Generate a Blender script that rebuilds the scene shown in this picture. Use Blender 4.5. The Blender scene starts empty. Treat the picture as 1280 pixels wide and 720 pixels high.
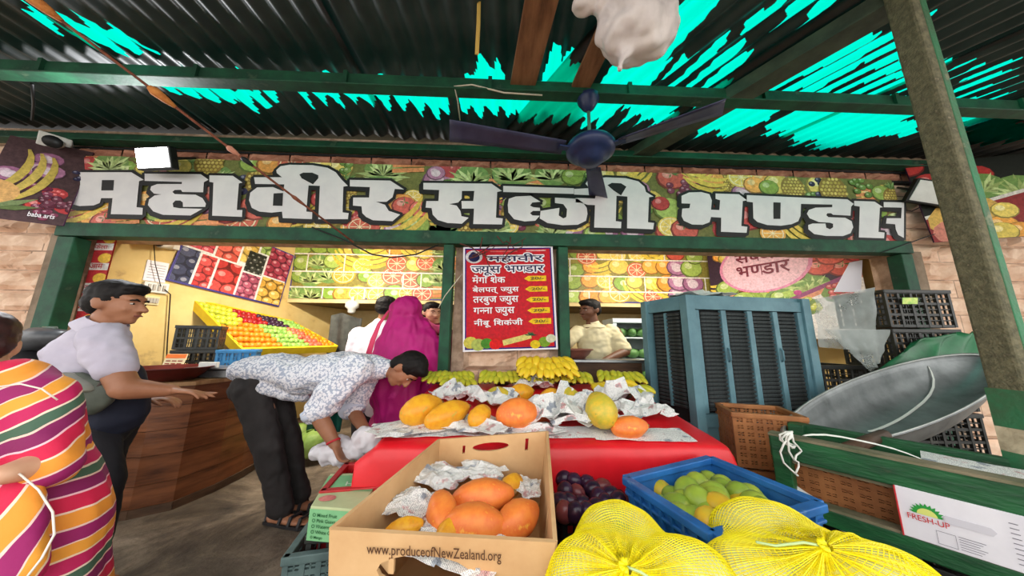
import bpy, bmesh, math, random
from mathutils import Vector, Matrix, noise
from mathutils.geometry import tessellate_polygon
PI = math.pi
SC = bpy.context.scene
COL = SC.collection
# ------------------------------------------------------------------ camera, sky, exposure
F = 360.0                                   # focal length in pixels of a 1280 x 720 frame
CAM = Vector((0, 0, 1.3))
_R = Matrix.Rotation(-math.radians(2.0), 3, 'Z') @ Matrix.Rotation(math.radians(90 + 10.2), 3, 'X') @ Matrix.Rotation(math.radians(0.55), 3, 'Z')
cd = bpy.data.cameras.new('camera'); cd.sensor_width = 36; cd.lens = 36 * F / 1280
cd.clip_start = 0.02; cd.clip_end = 300
cam = bpy.data.objects.new('camera', cd); COL.objects.link(cam)
cam.matrix_world = Matrix.Translation(CAM) @ _R.to_4x4()
SC.camera = cam
W = bpy.data.worlds.new('sky'); SC.world = W; W.use_nodes = True
_b = W.node_tree.nodes['Background']; _b.inputs[0].default_value = (1.0, 0.985, 0.96, 1); _b.inputs[1].default_value = 1.7
SC.view_settings.view_transform = 'Standard'; SC.view_settings.look = 'None'
SC.view_settings.gamma = 1; SC.view_settings.use_curve_mapping = False
SC.view_settings.exposure = 0.72

def ray(px, py):
    return (_R @ Vector(((px - 640) / F, (360 - py) / F, -1)))
def P(px, py, Y=None, Z=None, X=None):
    d = ray(px, py)
    t = (Y - CAM.y) / d.y if Y is not None else ((Z - CAM.z) / d.z if Z is not None else (X - CAM.x) / d.x)
    return CAM + d * t
def PP(px, py, pt, n):                      # pixel onto a plane through pt with normal n
    d = ray(px, py); n = Vector(n)
    return CAM + d * ((Vector(pt) - CAM).dot(n) / d.dot(n))

# ------------------------------------------------------------------ materials
MATS = {}
def lin(c):
    return tuple(((x / 255) / 12.92 if x / 255 <= .04045 else ((x / 255 + .055) / 1.055) ** 2.4) for x in c)
def newmat(name):
    m = bpy.data.materials.new(name); m.use_nodes = True
    nt = m.node_tree; b = nt.nodes['Principled BSDF']; MATS[name] = m
    return m, nt, b
def N(nt, typ, **kw):
    n = nt.nodes.new(typ)
    for k, v in kw.items():
        if k in ('scale', 'detail', 'rough', 'dist', 'rand'):
            n.inputs[{'scale': 'Scale', 'detail': 'Detail', 'rough': 'Roughness', 'dist': 'Distortion', 'rand': 'Randomness'}[k]].default_value = v
        else: setattr(n, k, v)
    return n
def ramp(nt, stops, interp='LINEAR'):
    r = nt.nodes.new('ShaderNodeValToRGB'); e = r.color_ramp; e.interpolation = interp
    while len(e.elements) < len(stops): e.elements.new(0.5)
    for el, (p, c) in zip(e.elements, stops): el.position = p; el.color = (*c, 1)
    return r
def coords(nt, scale=(1, 1, 1), rot=(0, 0, 0), kind='Object'):
    t = nt.nodes.new('ShaderNodeTexCoord'); m = nt.nodes.new('ShaderNodeMapping')
    m.inputs['Scale'].default_value = scale; m.inputs['Rotation'].default_value = rot
    nt.links.new(t.outputs[kind], m.inputs[0]); return m.outputs[0]
def mat(name, c1, c2=None, scale=8, rough=.6, metal=0, bump=0, bscale=None, c3=None, stretch=(1, 1, 1), spec=.4, detail=5, trans=0, world=False):
    """noise-mottled plain surface: c1 main colour, c2 patches, c3 rarer specks"""
    if name in MATS: return MATS[name]
    m, nt, b = newmat(name); L = nt.links.new
    c1 = lin(c1); c2 = lin(c2) if c2 else c1
    co = coords(nt, stretch)
    if world: co = nt.nodes.new('ShaderNodeNewGeometry').outputs['Position']
    n = N(nt, 'ShaderNodeTexNoise', scale=scale, detail=detail, rough=.6); L(co, n.inputs['Vector'])
    st = [(.36, c1), (.62, c2)]
    if c3: st.append((.72, lin(c3)))
    r = ramp(nt, st); L(n.outputs['Fac'], r.inputs[0]); L(r.outputs[0], b.inputs['Base Color'])
    b.inputs['Roughness'].default_value = rough; b.inputs['Metallic'].default_value = metal
    b.inputs['Specular IOR Level'].default_value = spec
    if trans: b.inputs['Transmission Weight'].default_value = trans
    if bump:
        n2 = N(nt, 'ShaderNodeTexNoise', scale=bscale or scale * 4, detail=6); L(co, n2.inputs['Vector'])
        bp = nt.nodes.new('ShaderNodeBump'); bp.inputs['Strength'].default_value = bump; bp.inputs['Distance'].default_value = .02
        L(n2.outputs['Fac'], bp.inputs['Height']); L(bp.outputs[0], b.inputs['Normal'])
    return m
def print_mat(name='print', rough=.45, sat=.95):
    """flat printed colours held per face"""
    if name in MATS: return MATS[name]
    m, nt, b = newmat(name); L = nt.links.new
    a = nt.nodes.new('ShaderNodeVertexColor'); a.layer_name = 'Col'
    n = N(nt, 'ShaderNodeTexNoise', scale=34, detail=7, rough=.7); L(coords(nt), n.inputs['Vector'])
    r = ramp(nt, [(.3, (.42, .42, .42)), (.68, (1.15, 1.13, 1.08))]); L(n.outputs['Fac'], r.inputs[0])
    mx = nt.nodes.new('ShaderNodeMix'); mx.data_type = 'RGBA'; mx.blend_type = 'MULTIPLY'; mx.inputs[0].default_value = .75
    hs = nt.nodes.new('ShaderNodeHueSaturation'); hs.inputs['Saturation'].default_value = sat; L(a.outputs[0], hs.inputs['Color']); L(hs.outputs[0], mx.inputs[6]); L(r.outputs[0], mx.inputs[7]); L(mx.outputs[2], b.inputs['Base Color'])
    b.inputs['Roughness'].default_value = rough; b.inputs['Specular IOR Level'].default_value = .25
    return m

# ------------------------------------------------------------------ mesh builder
class MB:
    def __init__(s): s.v = []; s.f = []; s.c = []; s.col = None
    def face(s, pts):
        i = len(s.v); s.v += [Vector(p) for p in pts]; s.f.append(tuple(range(i, i + len(pts)))); s.c.append(s.col)
    def box(s, c, size, rot=None, taper=1.0):
        c = Vector(c); h = Vector(size) / 2; i = len(s.v)
        for z in (-1, 1):
            k = taper if z > 0 else 1
            for x, y in ((-1, -1), (1, -1), (1, 1), (-1, 1)):
                p = Vector((x * h.x * k, y * h.y * k, z * h.z))
                s.v.append(c + (rot @ p if rot else p))
        for q in ((0, 3, 2, 1), (4, 5, 6, 7), (0, 1, 5, 4), (1, 2, 6, 5), (2, 3, 7, 6), (3, 0, 4, 7)):
            s.f.append(tuple(i + a for a in q)); s.c.append(s.col)
    def hexa(s, p):                                   # 8 corners: bottom 4 ccw, top 4 ccw
        i = len(s.v); s.v += [Vector(a) for a in p]
        for q in ((0, 3, 2, 1), (4, 5, 6, 7), (0, 1, 5, 4), (1, 2, 6, 5), (2, 3, 7, 6), (3, 0, 4, 7)):
            s.f.append(tuple(i + a for a in q)); s.c.append(s.col)
    def bar(s, a, b, w, h=None, up=(0, 0, 1)):        # rectangular bar from a to b
        a = Vector(a); b = Vector(b); h = h or w; d = (b - a); l = d.length; d = d / l
        up = Vector(up); x = d.cross(up)
        if x.length < 1e-4: x = d.cross(Vector((1, 0, 0)))
        x.normalize(); u = x.cross(d)
        s.box((a + b) / 2, (w, l, h), Matrix((x, d, u)).transposed())
    def loft(s, rings, cap=True, closed=True):
        n = len(rings[0]); i = len(s.v)
        for r in rings: s.v += [Vector(p) for p in r]
        for k in range(len(rings) - 1):
            for j in range(n if closed else n - 1):
                a = i + k * n + j; b = i + k * n + (j + 1) % n
                s.f.append((a, b, b + n, a + n)); s.c.append(s.col)
        if cap:
            s.f.append(tuple(i + j for j in reversed(range(n)))); s.c.append(s.col)
            o = i + (len(rings) - 1) * n; s.f.append(tuple(o + j for j in range(n))); s.c.append(s.col)
    def tube(s, pts, rad, n=8, side=None, round_ends=False, cap=True):
        pts = [Vector(p) for p in pts]; m = len(pts)
        if not isinstance(rad, (list, tuple)): rad = [rad] * m
        rad = [(r, r) if not isinstance(r, (list, tuple)) else tuple(r) for r in rad]
        tg = []
        for k in range(m):
            t = pts[min(k + 1, m - 1)] - pts[max(k - 1, 0)]
            tg.append(t.normalized() if t.length > 1e-9 else Vector((0, 0, 1)))
        ref = Vector(side) if side is not None else (Vector((0, 0, 1)) if abs(tg[0].z) < .9 else Vector((1, 0, 0)))
        fr = []
        for t in tg:
            x = ref - t * ref.dot(t)
            if x.length < 1e-5: x = t.orthogonal()
            x.normalize(); ref = x if side is None else Vector(side); fr.append((x, t.cross(x)))
        seq = []
        if round_ends:
            for q in (.15, .5, .8): seq.append((0, -math.sqrt(1 - q * q), q))
        for k in range(m): seq.append((k, 0, 1))
        if round_ends:
            for q in (.8, .5, .15): seq.append((m - 1, math.sqrt(1 - q * q), q))
        rings = []
        for k, off, q in seq:
            x, y = fr[k]; rx, ry = rad[k]; c = pts[k] + tg[k] * off * (rx + ry) / 2
            rings.append([c + x * math.cos(2 * PI * j / n) * rx * q + y * math.sin(2 * PI * j / n) * ry * q for j in range(n)])
        s.loft(rings, cap)
    def sphere(s, c, r, rot=None, n=10, m=7, fn=None):
        c = Vector(c); r = Vector(r) if isinstance(r, (list, tuple, Vector)) else Vector((r, r, r)); i = len(s.v)
        def pt(d):
            p = Vector((d.x * r.x, d.y * r.y, d.z * r.z))
            if fn: p = fn(p, d)
            return c + (rot @ p if rot else p)
        s.v.append(pt(Vector((0, 0, -1))))
        for a in range(1, m):
            th = -PI / 2 + PI * a / m
            for j in range(n):
                s.v.append(pt(Vector((math.cos(th) * math.cos(2 * PI * j / n), math.cos(th) * math.sin(2 * PI * j / n), math.sin(th)))))
        s.v.append(pt(Vector((0, 0, 1)))); top = len(s.v) - 1
        for j in range(n):
            s.f.append((i, i + 1 + (j + 1) % n, i + 1 + j)); s.c.append(s.col)
        for a in range(m - 2):
            for j in range(n):
                o = i + 1 + a * n; s.f.append((o + j, o + (j + 1) % n, o + n + (j + 1) % n, o + n + j)); s.c.append(s.col)
        o = i + 1 + (m - 2) * n
        for j in range(n):
            s.f.append((o + j, o + (j + 1) % n, top)); s.c.append(s.col)
    def lathe(s, prof, c=(0, 0, 0), n=20, rot=None, cap=True):
        c = Vector(c); rings = []
        for r, z in prof:
            ring = []
            for j in range(n):
                p = Vector((r * math.cos(2 * PI * j / n), r * math.sin(2 * PI * j / n), z)); ring.append(c + (rot @ p if rot else p))
            rings.append(ring)
        s.loft(rings, cap)
    def grid(s, fn, nu, nv):
        i = len(s.v)
        for b in range(nv + 1):
            for a in range(nu + 1): s.v.append(Vector(fn(a / nu, b / nv)))
        for b in range(nv):
            for a in range(nu):
                o = i + b * (nu + 1) + a; s.f.append((o, o + 1, o + nu + 2, o + nu + 1)); s.c.append(s.col)
    def mesh(s, name, smooth=False):
        me = bpy.data.meshes.new(name); me.from_pydata([tuple(p) for p in s.v], [], s.f)
        if any(c is not None for c in s.c):
            at = me.color_attributes.new('Col', 'FLOAT_COLOR', 'CORNER'); k = 0; buf = []
            for f, c in zip(s.f, s.c): buf += [x for _ in f for x in (*(c or (1, 1, 1)), 1)]
            at.data.foreach_set('color', buf)
        if smooth: me.polygons.foreach_set('use_smooth', [True] * len(me.polygons))
        me.update(); return me
    def build(s, name, m, parent=None, smooth=False, bevel=0, solid=0, subsurf=0, auto=None):
        o = bpy.data.objects.new(name, s.mesh(name, smooth)); COL.objects.link(o)
        if isinstance(m, str): m = MATS[m]
        if m: o.data.materials.append(m)
        if parent is not None: o.parent = parent; o.matrix_parent_inverse = Matrix.Translation(-parent.location) if parent.type == 'EMPTY' and parent.parent is None else Matrix.Identity(4)
        if solid: q = o.modifiers.new('solid', 'SOLIDIFY'); q.thickness = solid; q.offset = 0
        if subsurf: q = o.modifiers.new('sub', 'SUBSURF'); q.levels = subsurf; q.render_levels = subsurf
        if bevel: q = o.modifiers.new('bevel', 'BEVEL'); q.width = bevel; q.segments = 2; q.limit_method = 'ANGLE'
        return o
def thing(name, label, cat, loc=(0, 0, 0), group=None):
    o = bpy.data.objects.new(name, None); COL.objects.link(o); o.location = loc; o.empty_display_size = .1
    o['label'] = label; o['category'] = cat
    if group: o['group'] = group
    return o
def tag(o, label, cat, group=None, kind=None):
    o['label'] = label; o['category'] = cat
    if group: o['group'] = group
    if kind: o['kind'] = kind
    return o
def struct(o, label=None):
    o['kind'] = 'structure'
    if label: o['label'] = label
    return o
def root_struct(name, loc=(0, 0, 0), label=None):
    o = bpy.data.objects.new(name, None); COL.objects.link(o); o.location = loc; o.empty_display_size = .1
    return struct(o, label)
def inst(src_mesh, name, M, parent=None):
    o = bpy.data.objects.new(name, src_mesh); COL.objects.link(o); o.matrix_world = M
    if parent is not None: o.parent = parent; o.matrix_parent_inverse = Matrix.Translation(-parent.location)
    return o
def copy_thing(root, M, label=None):
    """copy a thing and its parts; M is its new world matrix"""
    r = root.copy(); COL.objects.link(r); r.matrix_world = M
    if label: r['label'] = label
    for ch in root.children:
        c = ch.copy(); COL.objects.link(c); c.parent = r; c.matrix_parent_inverse = ch.matrix_parent_inverse.copy()
    return r
def frame(d, up=(0, 0, 1)):                     # rotation whose local Y is d
    d = Vector(d).normalized(); x = d.cross(Vector(up))
    if x.length < 1e-4: x = d.cross(Vector((1, 0, 0)))
    x.normalize(); return Matrix((x, d, x.cross(d))).transposed()
def rz(a): return Matrix.Rotation(a, 3, 'Z')
def rot3(x=0, y=0, z=0):
    return Matrix.Rotation(z, 3, 'Z') @ Matrix.Rotation(y, 3, 'Y') @ Matrix.Rotation(x, 3, 'X')
def TR(loc, rot=None, sc=1):
    m = Matrix.Translation(Vector(loc)) @ (rot.to_4x4() if rot else Matrix.Identity(4))
    s = sc if isinstance(sc, (tuple, list)) else (sc, sc, sc)
    return m @ Matrix.Diagonal((*s, 1))
def remesh(o, voxel, smooth=4, rough=0, rs=14, zs=1.0):
    m = o.modifiers.new('r', 'REMESH'); m.mode = 'VOXEL'; m.voxel_size = voxel; m.use_smooth_shade = True
    if smooth: q = o.modifiers.new('s', 'SMOOTH'); q.iterations = smooth; q.factor = .5
    dg = bpy.context.evaluated_depsgraph_get(); dg.update()
    me = bpy.data.meshes.new_from_object(o.evaluated_get(dg)); o.modifiers.clear()
    mats = list(o.data.materials); o.data = me; me.materials.clear()
    for x in mats: me.materials.append(x)
    if rough:
        ns = [v.normal.copy() for v in me.vertices]
        for v, n in zip(me.vertices, ns): c = Vector((v.co.x, v.co.y, v.co.z * zs)) * rs; v.co += n * rough * (noise.noise(c) + .5 * noise.noise(c * 2.3))
    return o
# ------------------------------------------------------------------ surfaces
mat('stone_pink', (236, 206, 180), (212, 174, 146), 6, .85, bump=.35, bscale=16, c3=(150, 112, 86), world=True)
mat('mortar', (196, 168, 146), (150, 124, 104), 9, .9, bump=.3)
mat('brick_red', (188, 130, 106), (142, 90, 70), 7, .85, bump=.4, bscale=40, c3=(100, 66, 52), world=True)
mat('green_paint', (24, 84, 56), (16, 58, 40), 6, .62, bump=.12, bscale=30, c3=(70, 92, 70))
mat('green_wood', (26, 92, 50), (18, 66, 38), 5, .5, bump=.25, bscale=20, c3=(96, 92, 70), stretch=(1, 1, 4))
mat('yellow_wall', (226, 200, 134), (214, 184, 116), 3, .75, bump=.12, bscale=12, c3=(168, 138, 92))
mat('cream_wall', (230, 212, 160), (212, 190, 134), 3, .75, bump=.1)
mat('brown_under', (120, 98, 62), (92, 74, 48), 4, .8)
mat('dark', (26, 26, 27), (16, 16, 17), 6, .6)
mat('roof_dark', (30, 33, 33), (15, 17, 17), 10, .55, c3=(44, 46, 44))
mat('column_paint', (118, 112, 86), (84, 82, 62), 34, .8, bump=.5, bscale=120, c3=(140, 128, 104), detail=8)
mat('column_green', (44, 116, 76), (62, 96, 66), 9, .55, bump=.2, bscale=60, c3=(128, 128, 100))
def ground_mat():
    m, nt, b = newmat('ground'); L = nt.links.new; co = coords(nt)
    n = N(nt, 'ShaderNodeTexNoise', scale=1.6, detail=9, rough=.68, dist=.6); L(co, n.inputs['Vector'])
    r = ramp(nt, [(.3, lin((44, 36, 29))), (.46, lin((98, 84, 69))), (.6, lin((146, 129, 109))), (.76, lin((82, 69, 56)))]); L(n.outputs['Fac'], r.inputs[0])
    L(r.outputs[0], b.inputs['Base Color']); b.inputs['Roughness'].default_value = .8
    n2 = N(nt, 'ShaderNodeTexNoise', scale=7, detail=9, rough=.7); L(co, n2.inputs['Vector'])
    bp = nt.nodes.new('ShaderNodeBump'); bp.inputs['Strength'].default_value = .6; bp.inputs['Distance'].default_value = .05
    L(n2.outputs['Fac'], bp.inputs['Height']); L(bp.outputs[0], b.inputs['Normal'])
ground_mat()
def roof_mat():
    """corrugated sheet: dark grime over green translucent fibreglass that shows where it is clean"""
    m, nt, b = newmat('roof_sheet'); L = nt.links.new
    a = nt.nodes.new('ShaderNodeAttribute'); a.attribute_name = 'clear'
    co = coords(nt); n = N(nt, 'ShaderNodeTexNoise', scale=22, detail=6, rough=.65); L(co, n.inputs['Vector'])
    ma = nt.nodes.new('ShaderNodeMath'); ma.operation = 'MULTIPLY_ADD'; L(n.outputs['Fac'], ma.inputs[0]); ma.inputs[1].default_value = .7; L(a.outputs['Fac'], ma.inputs[2])
    r = ramp(nt, [(.78, (.005,) * 3), (.86, (1, 1, 1))]); L(ma.outputs[0], r.inputs[0])
    n2 = N(nt, 'ShaderNodeTexNoise', scale=6, detail=6); L(co, n2.inputs['Vector'])
    r2 = ramp(nt, [(.35, lin((13, 15, 15))), (.7, lin((42, 45, 43)))]); L(n2.outputs['Fac'], r2.inputs[0])
    L(r2.outputs[0], b.inputs['Base Color']); b.inputs['Roughness'].default_value = .42; b.inputs['Specular IOR Level'].default_value = .55
    t = nt.nodes.new('ShaderNodeBsdfTranslucent'); t.inputs[0].default_value = (.0, .42, .31, 1)
    mx = nt.nodes.new('ShaderNodeMixShader'); L(r.outputs[0], mx.inputs[0]); L(b.outputs[0], mx.inputs[1]); L(t.outputs[0], mx.inputs[2])
    L(mx.outputs[0], nt.nodes['Material Output'].inputs[0])
roof_mat()

# ------------------------------------------------------------------ ground and shop shell
D = 2.8
fl = MB()
def gz(u, v):
    x = -9 + 18 * u; y = -1 + 8 * v
    return (x, y, .018 * noise.noise(Vector((x * 1.3, y * 1.7, 0))) - .012)
fl.grid(gz, 90, 50); struct(fl.build('floor', 'ground', smooth=True), 'dark trodden stone ground')
st = MB(); st.box((0, -12, -.06), (60, 22, .04)); struct(st.build('floor_street', mat('street', (176, 168, 156), (150, 143, 132), 2, .9)), 'street ground in front of the stall')
LW0 = Vector((-4.02, 2.95, 0)); LW1 = Vector((-3.44, 4.8, 0))
def stone_mesh(seed, nx=9, nz=5):
    r = random.Random(seed); m = MB(); off = Vector((seed * 3.1, 0, 0))
    def fn(u, v):
        e = min(u, 1 - u, v, 1 - v); d = min(1, e * 9)
        h = .5 + .9 * noise.noise(Vector((u * 3.6, v * 1.8, 0)) + off) + .5 * noise.noise(Vector((u * 7, v * 3, 3)) + off)
        return (u - .5, -(.015 + .05 * max(0, h)) * d, v - .5)
    m.grid(fn, nx, nz)
    a = MB(); a.v = m.v; a.f = m.f; a.c = m.c
    me = a.mesh('stone', False); me.materials.append(MATS['stone_pink']); return me
STONES = [stone_mesh(i) for i in range(7)]
def stone_wall(parent, x0, x1, z0, z1, y, ch=.19, sl=.5, seed=0, gap=.012):
    r = random.Random(seed); z = z0; k = 0
    while z < z1 - .03:
        h = min(ch * r.uniform(.92, 1.08), z1 - z); x = x0 - (sl * .5 * (k % 2)) * (x1 - x0 > sl * 1.2); k += 1
        while x < x1 - .02:
            w = sl * r.uniform(.8, 1.25); a = max(x, x0); b = min(x + w, x1)
            if x1 - b < .1: b = x1; w = b - x
            if b - a > .06:
                o = inst(r.choice(STONES), 'stone', TR(((a + b) / 2, y, z + h / 2), None, (b - a - gap, 1, h - gap)), parent)
            x += w
        z += h
wf = root_struct('wall_front', (0, D, 0), 'front wall of rough pinkish stone blocks around the shop opening')
for nm, x0, x1, z0, z1 in (('wall_core', -9, -4.13, 0, 3.4), ('wall_core', 4.2, 9, 0, 3.4), ('wall_core', -.47, .56, 0, 2.25), ('wall_core', -4.13, 4.2, 2.25, 3.4)):
    m = MB(); m.box(((x0 + x1) / 2, D + .13, (z0 + z1) / 2), (x1 - x0, .22, z1 - z0)); m.build(nm, 'mortar', wf)
stone_wall(wf, -7.2, -4.13, .2, 3.38, D + .02, .19, .52, 1)
stone_wall(wf, 4.2, 7.6, .2, 3.05, D + .02, .19, .52, 2)
stone_wall(wf, -.36, .47, .6, 2.24, D + .02, .21, .46, 3)
BRK = stone_mesh(30, 5, 3); BRK.materials.clear(); BRK.materials.append(MATS['brick_red'])
for k in range(23):
    inst(BRK, 'brick', TR((-4.5 + k * .415, D - .02, 3.115), None, (.4, .8, .09)), wf)
m = MB(); m.box((.06, D + .0, 3.06), (9.2, .06, .025)); m.box((.06, D + .0, 3.172), (9.2, .06, .02)); m.build('mortar_joint', 'dark', wf)
# plaster jambs beside the opening
m = MB(); m.box((-4.16, D - .02, 1.12), (.12, .12, 2.24)); m.build('jamb', mat('jamb', (150, 132, 112), (120, 102, 84), 6, .9, bump=.3), wf)
m = MB(); m.box((4.27, D - .02, 1.12), (.14, .12, 2.24)); m.build('jamb', 'jamb', wf)

# green timber frame of the opening
tr = root_struct('trim_1', (0, D - .08, 0), 'dark green painted frame around the shop opening')
def part_box(name, c, s, m, parent, bevel=.006, rot=None):
    q = MB(); q.box(c, s, rot); return q.build(name, m, parent, bevel=bevel)
part_box('lintel', (.03, D - .06, 2.275), (8.35, .12, .13), 'green_paint', tr)
part_box('post', (-4.03, D - .06, 1.1), (.15, .12, 2.2), 'green_paint', tr)
part_box('post', (-.52, D - .06, 1.1), (.095, .12, 2.2), 'green_paint', tr)
part_box('post', (.59, D - .06, 1.1), (.095, .12, 2.2), 'green_paint', tr)
part_box('post', (4.12, D - .06, 1.1), (.12, .12, 2.2), 'green_paint', tr)

# interior
m = MB(); dd = (LW1 - LW0).normalized(); nn = Vector((-dd.y, dd.x, 0))
a = LW0; b = LW0 + dd * 3.4
m.hexa([a, b, b + nn * .15, a + nn * .15, a + Vector((0, 0, 3)), b + Vector((0, 0, 3)), b + nn * .15 + Vector((0, 0, 3)), a + nn * .15 + Vector((0, 0, 3))])
struct(m.build('wall_left', 'yellow_wall'), 'yellow plaster left wall inside the shop')
m = MB(); m.box((0.2, 6.1, 1.5), (9.5, .15, 3)); struct(m.build('wall_back', 'cream_wall'), 'cream back wall inside the shop')
m = MB(); m.box((4.55, 4.5, 1.5), (.15, 3.3, 3)); struct(m.build('wall_right', 'yellow_wall'), 'yellow right wall inside the shop')
m = MB(); m.box((.2, 4.5, 2.95), (9.2, 3.3, .1)); struct(m.build('ceiling_shop', 'cream_wall'), 'shop ceiling')
lo = root_struct('trim_2', (0, 4.8, 1.9), 'cream loft front along the back of the shop')
part_box('loft_front', (0.4, 4.79, 2.38), (8.2, .1, 1.04), 'cream_wall', lo)
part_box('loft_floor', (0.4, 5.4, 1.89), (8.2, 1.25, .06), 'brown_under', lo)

# ------------------------------------------------------------------ roof
ZR = 3.37
def inpoly(x, y, poly):
    c = False; j = len(poly) - 1
    for i in range(len(poly)):
        xi, yi = poly[i]; xj, yj = poly[j]
        if (yi > y) != (yj > y) and x < (xj - xi) * (y - yi) / (yj - yi) + xi: c = not c
        j = i
    return c
ZONES = [[(165, 100), (330, 108), (348, 128), (300, 133), (250, 124), (200, 117)],
         [(356, 104), (558, 116), (560, 152), (520, 140), (470, 133), (420, 130), (380, 128)],
         [(570, 116), (790, 122), (750, 160), (700, 152), (640, 150), (600, 150), (576, 142)],
         [(580, 118), (592, 92), (620, 92), (636, 118)], [(664, 125), (686, 78), (724, 74), (738, 125)],
         [(734, 125), (790, 56), (850, 6), (872, -12), (915, -12), (850, 58), (800, 125)],
         [(812, 125), (850, 75), (905, 50), (928, 75), (890, 125)], [(928, 35), (975, -12), (1050, -12), (1012, 32), (960, 30)],
         [(920, 125), (960, 88), (1010, 76), (1122, 40), (1150, 55), (1150, 135), (1000, 135)],
         [(1175, 72), (1232, 80), (1265, 105), (1250, 145), (1180, 145)],
         [(850, 168), (880, 120), (1000, 125), (965, 152), (900, 178)], [(960, 165), (1010, 128), (1150, 130), (1160, 165), (1100, 172), (1025, 188)],
         [(1195, 135), (1300, 130), (1300, 178), (1205, 182)], [(8, 8), (40, 26), (130, 36), (186, 62), (140, 68), (60, 42)],
         [(780, 118), (860, 122), (832, 158), (785, 152)]]
ZXY = [[P(x, y, Z=ZR)[:2] for x, y in z] for z in ZONES]
def clear_at(p, d, side):
    """clean fibreglass patches, ragged along the corrugation"""
    u = p.dot(side); k = math.floor(u / .14)
    q = p + d * (.10 * noise.noise(Vector((k * 1.7, 3, 0))) + .07 * math.sin(2 * PI * u / .14) + .05 * noise.noise(Vector((u * 30, 9, 1))))
    for i, z in enumerate(ZXY):
        if inpoly(q.x, q.y, z):
            if i in (6, 7, 8, 9): return 1.0 if math.sin(2 * PI * u / .13 + 2.2 * noise.noise(Vector((u * 3, p.dot(d) * 2.5, 5)))) < .25 else 0.0
            return 1.0
    return 0.0
ceil = root_struct('ceiling', (0, 1.5, ZR), 'dark corrugated awning roof with green translucent patches')
def sheet(c0, d, width, length, lam, z, amp=.018, res=.0155, rv=.035):
    """corrugated sheet from corner c0, running along d, width to the right of d"""
    d = Vector((d[0], d[1])).normalized(); s = Vector((d.y, -d.x)); c0 = Vector(c0)
    nu = int(width / res); nv = int(length / rv); m = MB()
    m.grid(lambda u, v: (*(c0 + s * (u * width) + d * (v * length)), z + amp * math.sin(2 * PI * u * width / lam)), nu, nv)
    o = m.build('roof_sheet', 'roof_sheet', ceil, smooth=True)
    at = o.data.attributes.new('clear', 'FLOAT', 'POINT'); sd = s
    at.data.foreach_set('value', [clear_at(Vector((p.x, p.y)), d, sd) for p in m.v])
    return o
for k in range(4):
    sheet((-6.9 + k * 1.88, .4), (.03, 1), 1.93, 2.42, .15, ZR + .045 + .012 * (k % 2))
dgA = P(760, 205, Z=ZR); dgB = P(1090, 0, Z=ZR); dgd = (Vector(dgA[:2]) - Vector(dgB[:2])).normalized()
sd = Vector((dgd.y, -dgd.x))
base = Vector(P(880, -5, Z=ZR)[:2]) - dgd * .9
for k in range(5):
    sheet(base + sd * (k * 1.22 - .42) - dgd * (.2 + .55 * k), dgd, 1.26, 2.9 + .45 * k, .13, ZR + .02 + .012 * (k % 2))
m = MB(); m.box((0, -.05, ZR + .08), (15, 1.0, .02)); m.build('roof_sheet', 'roof_dark', ceil)
m = MB(); m.box((.9, .75, ZR + .11), (2.6, .9, .02)); m.build('roof_sheet', 'roof_dark', ceil)
m = MB(); m.box((7.2, .9, ZR + .12), (5.5, 4, .02)); m.build('roof_sheet', 'roof_dark', ceil)
m = MB(); m.box((0, 2.95, ZR + .13), (16, .5, .03)); m.build('roof_flashing', 'roof_dark', ceil)

# roof beams and column
b1 = thing('roof_beam', 'long dark green roof beam running above the ceiling fan', 'beam', (0, 2.0, 3.2))
part_box('rail', (.2, 2.0, 3.285), (13, .07, .115), 'green_paint', b1)
part_box('flange', (.2, 1.985, 3.225), (13, .1, .014), 'green_paint', b1)
for k in range(9): part_box('clip', (-4.6 + k * 1.12, 1.958, 3.285), (.03, .03, .12), 'green_paint', b1, 0)
b2 = thing('roof_beam', 'dark green beam along the wall just above the row of bricks', 'beam', (0, 2.72, 3.2))
part_box('rail', (.2, 2.73, 3.235), (12, .07, .1), 'green_paint', b2)
part_box('flange', (.2, 2.7, 3.19), (12, .1, .014), 'green_paint', b2)
b3 = thing('roof_beam', 'grey green beam crossing the roof diagonally behind the column', 'beam', (dgA.x, dgA.y, 3.2))
q = MB(); e = Vector((dgB.x, dgB.y, 3.29)) + (Vector((dgB.x - dgA.x, dgB.y - dgA.y, 0)) * .45); s0 = Vector((dgA.x, dgA.y, 3.29)) + Vector((dgd.x, dgd.y, 0)) * -.22
q.bar(s0, e, .13, .11); q.build('rail', mat('grey_green', (70, 80, 62), (48, 56, 44), 6, .6, bump=.15), b3, bevel=.008)
q = MB(); q.bar(s0 + Vector((0, 0, -.06)), e + Vector((0, 0, -.06)), .17, .015); q.build('flange', 'grey_green', b3)

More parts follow.
